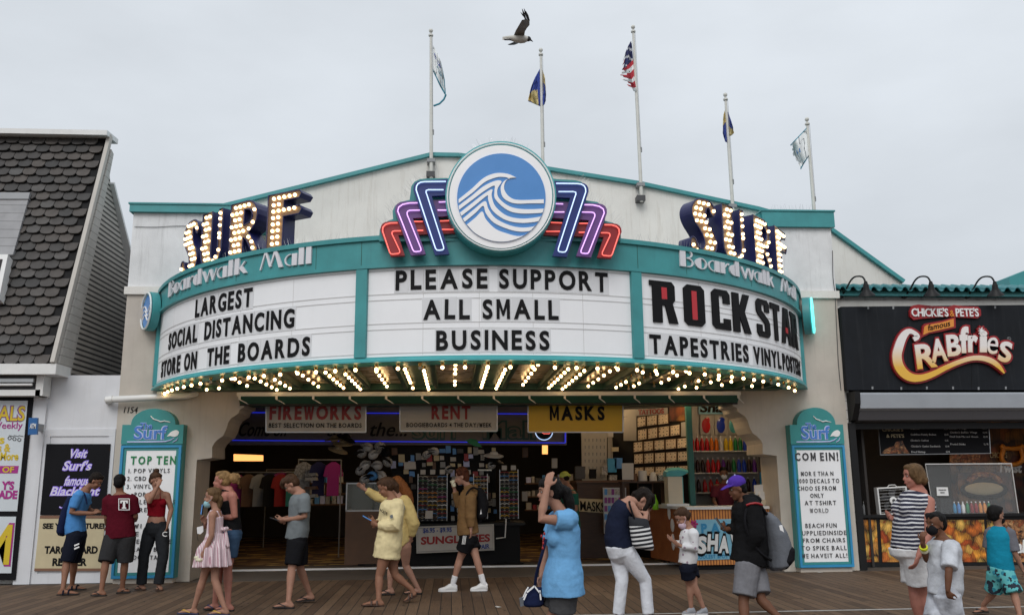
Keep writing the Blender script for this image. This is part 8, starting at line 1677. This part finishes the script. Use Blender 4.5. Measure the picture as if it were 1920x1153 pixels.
# --- 10 near woman in sky blue tee
p = Person('woman in sky blue tee with raised forearm and black ponytail, nearest the camera', None, 186, 1.0, Y=7.75, hpitch=2, skin='skin_light', build=1.05)
p.torso((1054,1098), (1052,960), (1058,1030), (1.0,1.0,.92), .066); p.head((1030,921))
a1 = p.arm((1062,976,-.16), (1014,972,-.20), (1026,914,-.14), (1032,884,-.10), .25, (.4,.7,.2), -1); a2 = p.arm((1044,976,.16), (1024,1030,.18), (1016,1078,.12), (1012,1102,.08), .6, (.4,-.4,0))
def lowleg(dy, kx):
    H_ = p.j(1054+kx*.3,1112,dy); K_ = V((H_.x-.03+kx*.002, p.Y+dy, .46)); A_ = V((K_.x+kx*.004, p.Y+dy, .085)); toe = proj(V((A_.x-.17, p.Y+dy, .02)))
    return p.leg((1054+kx*.3,1112,dy*.75), proj(K_), proj(A_), toe)
l1 = lowleg(-.09, 8); l2 = lowleg(.09, -14); p.finish(.008)
p.hair('hair_black', short_hair()+[('b',-.05,0,.01,(.082,.088,.095)), ('b',.02,0,.06,(.075,.078,.06)), ('t', [(-.10,0,.03),(-.15,0,.0),(-.175,.0,-.10),(-.18,0,-.22),(-.175,0,-.32)], [.035,.050,.050,.038,.012])], 47, .006, .008)
mb = MB(); mb.ball(p.hp(-.125,0,.02), (.018,.030,.034), 10, 8, 0, p.hrot); mb.build('hair_clip', 'mask_blue', p.o, 60)
p.upper('tee', 'tee_sky', (1056,1115), (.235,.188), [([a1[0]+V((.04,.06,.03)), a1[0], mixp(a1[0],a1[1],.42)], [.085,.092,.082]), ([a2[0]+V((0,-.05,.02)), a2[0], mixp(a2[0],a2[1],.45)], [.085,.09,.085])], loose=.020, folds=.010, vox=.009)
p.lower('shorts', 'shorts_woven', (1054,1096), [(l1, .80, .118), (l2, .80, .116)], (.155,.150), .020, .010, 6, (.172,.166))
p.sandal(l1); p.sandal(l2)
mb = MB(); rng = random.Random(2)
for k in range(7): mb.ball(p.j(1016+rng.uniform(-1,5), 1000+k*4.5, -.0-.20+rng.uniform(0,.02)+.04*(k%2)), (.010,.014,.014), 8, 6)
mb.build('chest_print', 'ink_red', p.o, 60)
Pu = bagmesh('purse', 'small navy purse with white trim hanging beside the woman in sky blue', 'bag', 'bag_navy', [(p.j(*c, .02), (0,0,1), (1,0,0), a, b_) for c, a, b_ in (((1000,1137),.07,.045), ((1000,1132),.095,.06), ((1001,1114),.09,.055), ((1003,1100),.07,.03))], [([p.j(1003,1100,.0), p.j(1006,1075,-.06), p.j(1016,1040,-.17), p.j(1024,1010,-.19)], .013)], 'bag_navy', .002, extra=[lambda T: [MB().bar(p.j(*a_, -.05), p.j(*b_, -.05), .012, .012).build('trim', 'script_white', T) for a_, b_ in (((988,1110),(1002,1098)), ((1002,1098),(1013,1112)), ((987,1112),(982,1124)), ((1012,1106),(1014,1124)))]])
T = thing('key_pouch', 'little grey pouch clipped to the navy purse', 'pouch', p.j(979,1132,.0)); MB().ppoly([(974,1122),(984,1118),(986,1134),(976,1137)], p.Y+.0, .05).build('pouch', 'bag_grey', T); mb = MB(); mb.tube([p.j(981,1120,.01), p.j(986,1108,.0), p.j(991,1100,.0)], .007, 5); mb.build('clip', 'script_white', T)
# --- 11 person in the lime cap, inside
p = Person('person in lime cap and dark green tee standing inside the shop', [(1058,1062), (1078,1062)], 150, .98, Y=17.2, hpitch=10, skin='skin_light')
p.torso((1074,985), (1068,914), None); p.head((1058,897))
a1 = p.arm((1076,925,-.15), (1080,955,-.16), (1066,968,-.1), (1058,968,-.06), .6); a2 = p.arm((1062,925,.15), (1056,952,.16), (1050,962,.1), (1044,962,.06), .6)
l1 = p.leg((1074,988,-.08), (1074,1024,0), (1076,1056), (1066,1061)); l2 = p.leg((1070,988,.08), (1066,1024,0), (1066,1056), (1056,1061)); p.finish(.012)
p.hair('hair_dark', [('b',-.03,0,.02,(.085,.08,.075))], 3, .003); mb = MB(); mb.ball(p.hp(-.012,0,.062), (.105,.088,.080), 14, 10, 0, p.hrot); limb(mb, [p.hp(-.07,0,.050), p.hp(-.14,0,.035)], [.05,.02]); skinned(mb, 'cap', 'cap_lime', p.o, .010, 1)
p.upper('tee', 'tee_green', (1074,988), (.175,.15), [([a1[0], mixp(a1[0],a1[1],.7)], [.085,.08]), ([a2[0], mixp(a2[0],a2[1],.7)], [.085,.08])], loose=.025)
p.lower('shorts', 'shorts_charcoal', (1073,980), [(l1, .95, .1), (l2, .95, .1)])
# --- 15 clerk behind the counter
p = Person('clerk in maroon tee and white mask behind the shaved ice counter', [(1352,1075), (1372,1075)], -80, 1.0, Y=16.95, hpitch=8, hyaw=-20, skin='skin_tan')
p.torso((1361,985), (1359,902), None); p.head((1357,887))
a1 = p.arm((1342,912,-.0), (1338,938,-.05), (1344,948,-.2), (1348,950,-.28), .5); a2 = p.arm((1378,912,0), (1384,938,-.05), (1376,947,-.2), (1370,950,-.28), .5)
l1 = p.leg((1352,988,0), (1352,1030,0), (1352,1068), (1350,1073)); l2 = p.leg((1370,988,0), (1370,1030,0), (1370,1068), (1372,1073)); p.finish(.012)
p.hair('hair_black', short_hair(), 5, .005); p.mask('mask_white')
p.upper('tee', 'clerk_maroon', (1361,975), (.18,.14), [([a1[0], mixp(a1[0],a1[1],.8)], [.085,.085]), ([a2[0], mixp(a2[0],a2[1],.8)], [.085,.085])], loose=.025)
p.lower('trousers', 'shorts_charcoal', (1361,975), [(l1, 1.9, .07), (l2, 1.9, .07)])
# ------------------------------------------------------------------ small things that a lived-in front has
def spikes(nm, lab, pts, nrm_, n, L=.13):
    mb = MB(); rng = random.Random(len(lab)); P = [V(p) for p in pts]; seg = [(P[i+1]-P[i]).length for i in range(len(P)-1)]; tot = sum(seg)
    for i in range(n):
        d = tot*i/(n-1); k = 0
        while k < len(seg)-1 and d > seg[k]: d -= seg[k]; k += 1
        q_ = P[k]+(P[k+1]-P[k])*(d/seg[k]); up = nrm_(q_); tip = q_+up*L*rng.uniform(.75, 1.05)+V((rng.uniform(-.05,.05), rng.uniform(-.05,.05), 0)); mb.tube([q_, tip], [.0018, .0010], 4)
    mb.build(nm, 'steel', label=lab, cat='bird spikes', group='bird spikes')
spikes('bird_spikes', 'row of thin bird spikes on the marquee top, left of the neon wings', [mq(tl-.42+.40*i/12, ZT+.015, -.05) for i in range(13)], lambda p: V((0,0,1)), 46)
spikes('bird_spikes', 'row of thin bird spikes on the marquee top, right of the neon wings', [mq(tr+.0+.22*i/12, ZT+.015, -.05) for i in range(13)], lambda p: V((0,0,1)), 34)
c_ = at(CXE, CYE, YE-.15)
spikes('bird_spikes', 'fan of thin bird spikes over the round wave emblem', [c_+V((.745*math.sin(a_), 0, .745*math.cos(a_))) for a_ in [-.55+1.1*i/16 for i in range(17)]], lambda p: (p-c_).normalized(), 26)
for lab, px in (('left', [(712,428),(728,412),(738,392),(752,378),(770,358),(780,340),(800,334)]), ('right', [(1078,336),(1094,346),(1101,372),(1122,380),(1136,396),(1150,416),(1162,432)])): spikes('bird_spikes', f'bird spikes along the stepped edge of the {lab} neon wing', [at(x, y, YE+.07) for x, y in px], lambda p: V((-.5 if lab == 'left' else .5, 0, .86)), 34)
spikes('bird_spikes', 'thin bird spikes along the top of the right tower cap', [(6.0+.1*i, FY-.02, 6.552) for i in range(9)], lambda p: V((0,0,1)), 22)
# scraps and stains on the boards
mk('scrap_white', (.5, .49, .46), .8); mk('gum', (.02, .018, .016), .8); mk('leaf_scrap', (.16, .09, .03), .8)
rng = random.Random(21); gm = MB()
for k in range(150):
    x, y = rng.uniform(-7, 9), rng.uniform(9.6, 15); r_ = rng.uniform(.010, .026); gm.add([(x+r_*math.cos(a_)*rng.uniform(.7,1.2), y+r_*math.sin(a_)*rng.uniform(.7,1.2), .0045) for a_ in [i*.785 for i in range(8)]], [tuple(range(8))])
gm.build('gum_spots', 'gum', origin=(0,12,0), label='dark flattened gum spots scattered over the boardwalk', cat='stains', kind='stuff')
for k, (x, y, lab) in enumerate(((-5.35,15.0,'at the foot of the left letter board'),(-3.9,15.05,'beside the left jamb of the entrance'),(6.3,15.0,'under the right letter board'),(7.0,15.1,'by the shop door post'),(.6,11.6,'on the boards near the middle'),(2.9,14.6,'in front of the ice counter'))):
    mb = MB(); n_ = 7; P = [(x+.045*math.cos(i*.9)*rng.uniform(.6,1.2), y+.03*math.sin(i*.9)*rng.uniform(.6,1.2), .006+.012*rng.random()) for i in range(n_)]; mb.add(P+[(a_, b_, c2+.004) for a_, b_, c2 in P], [tuple(range(n_)), tuple(range(2*n_-1, n_-1, -1))]+[(i, (i+1) % n_, (i+1) % n_+n_, i+n_) for i in range(n_)]); mb.build('paper_scrap', 'scrap_white' if k % 2 == 0 else 'leaf_scrap', label=('white' if k % 2 == 0 else 'brown')+' scrap of litter '+lab, cat='litter', group='litter scraps on the boards')
# cables on the walls
mb = MB(); mb.tube([V(p) for p in smooth([tuple(at(x, y, FY-.012)) for x, y in ((1561,470),(1562,520),(1566,552),(1568,600),(1572,680),(1577,732))], 3)], .007, 5); mb.build('wall_cable', 'grey_dark', label='thin dark cable running down the corner of the right tower', cat='cable')
mb = MB(); mb.tube([V(p) for p in smooth([tuple(at(x, y, FY-.015)) for x, y in ((252,425),(290,426),(330,424),(385,424))], 3)], .005, 5); mb.build('wall_cable', 'grey_dark', label='thin cable along the top of the left tower under its cap', cat='cable')
mb = MB(); mb.box(-4.75, -4.66, FY-.07, FY-.001, 6.02, 6.1); mb.build('junction_box', 'grey', label='small grey junction box on the left tower', cat='box')
bpy.data.objects.remove(_to); bpy.data.curves.remove(_tc)
bpy.data.objects.remove(_ro)
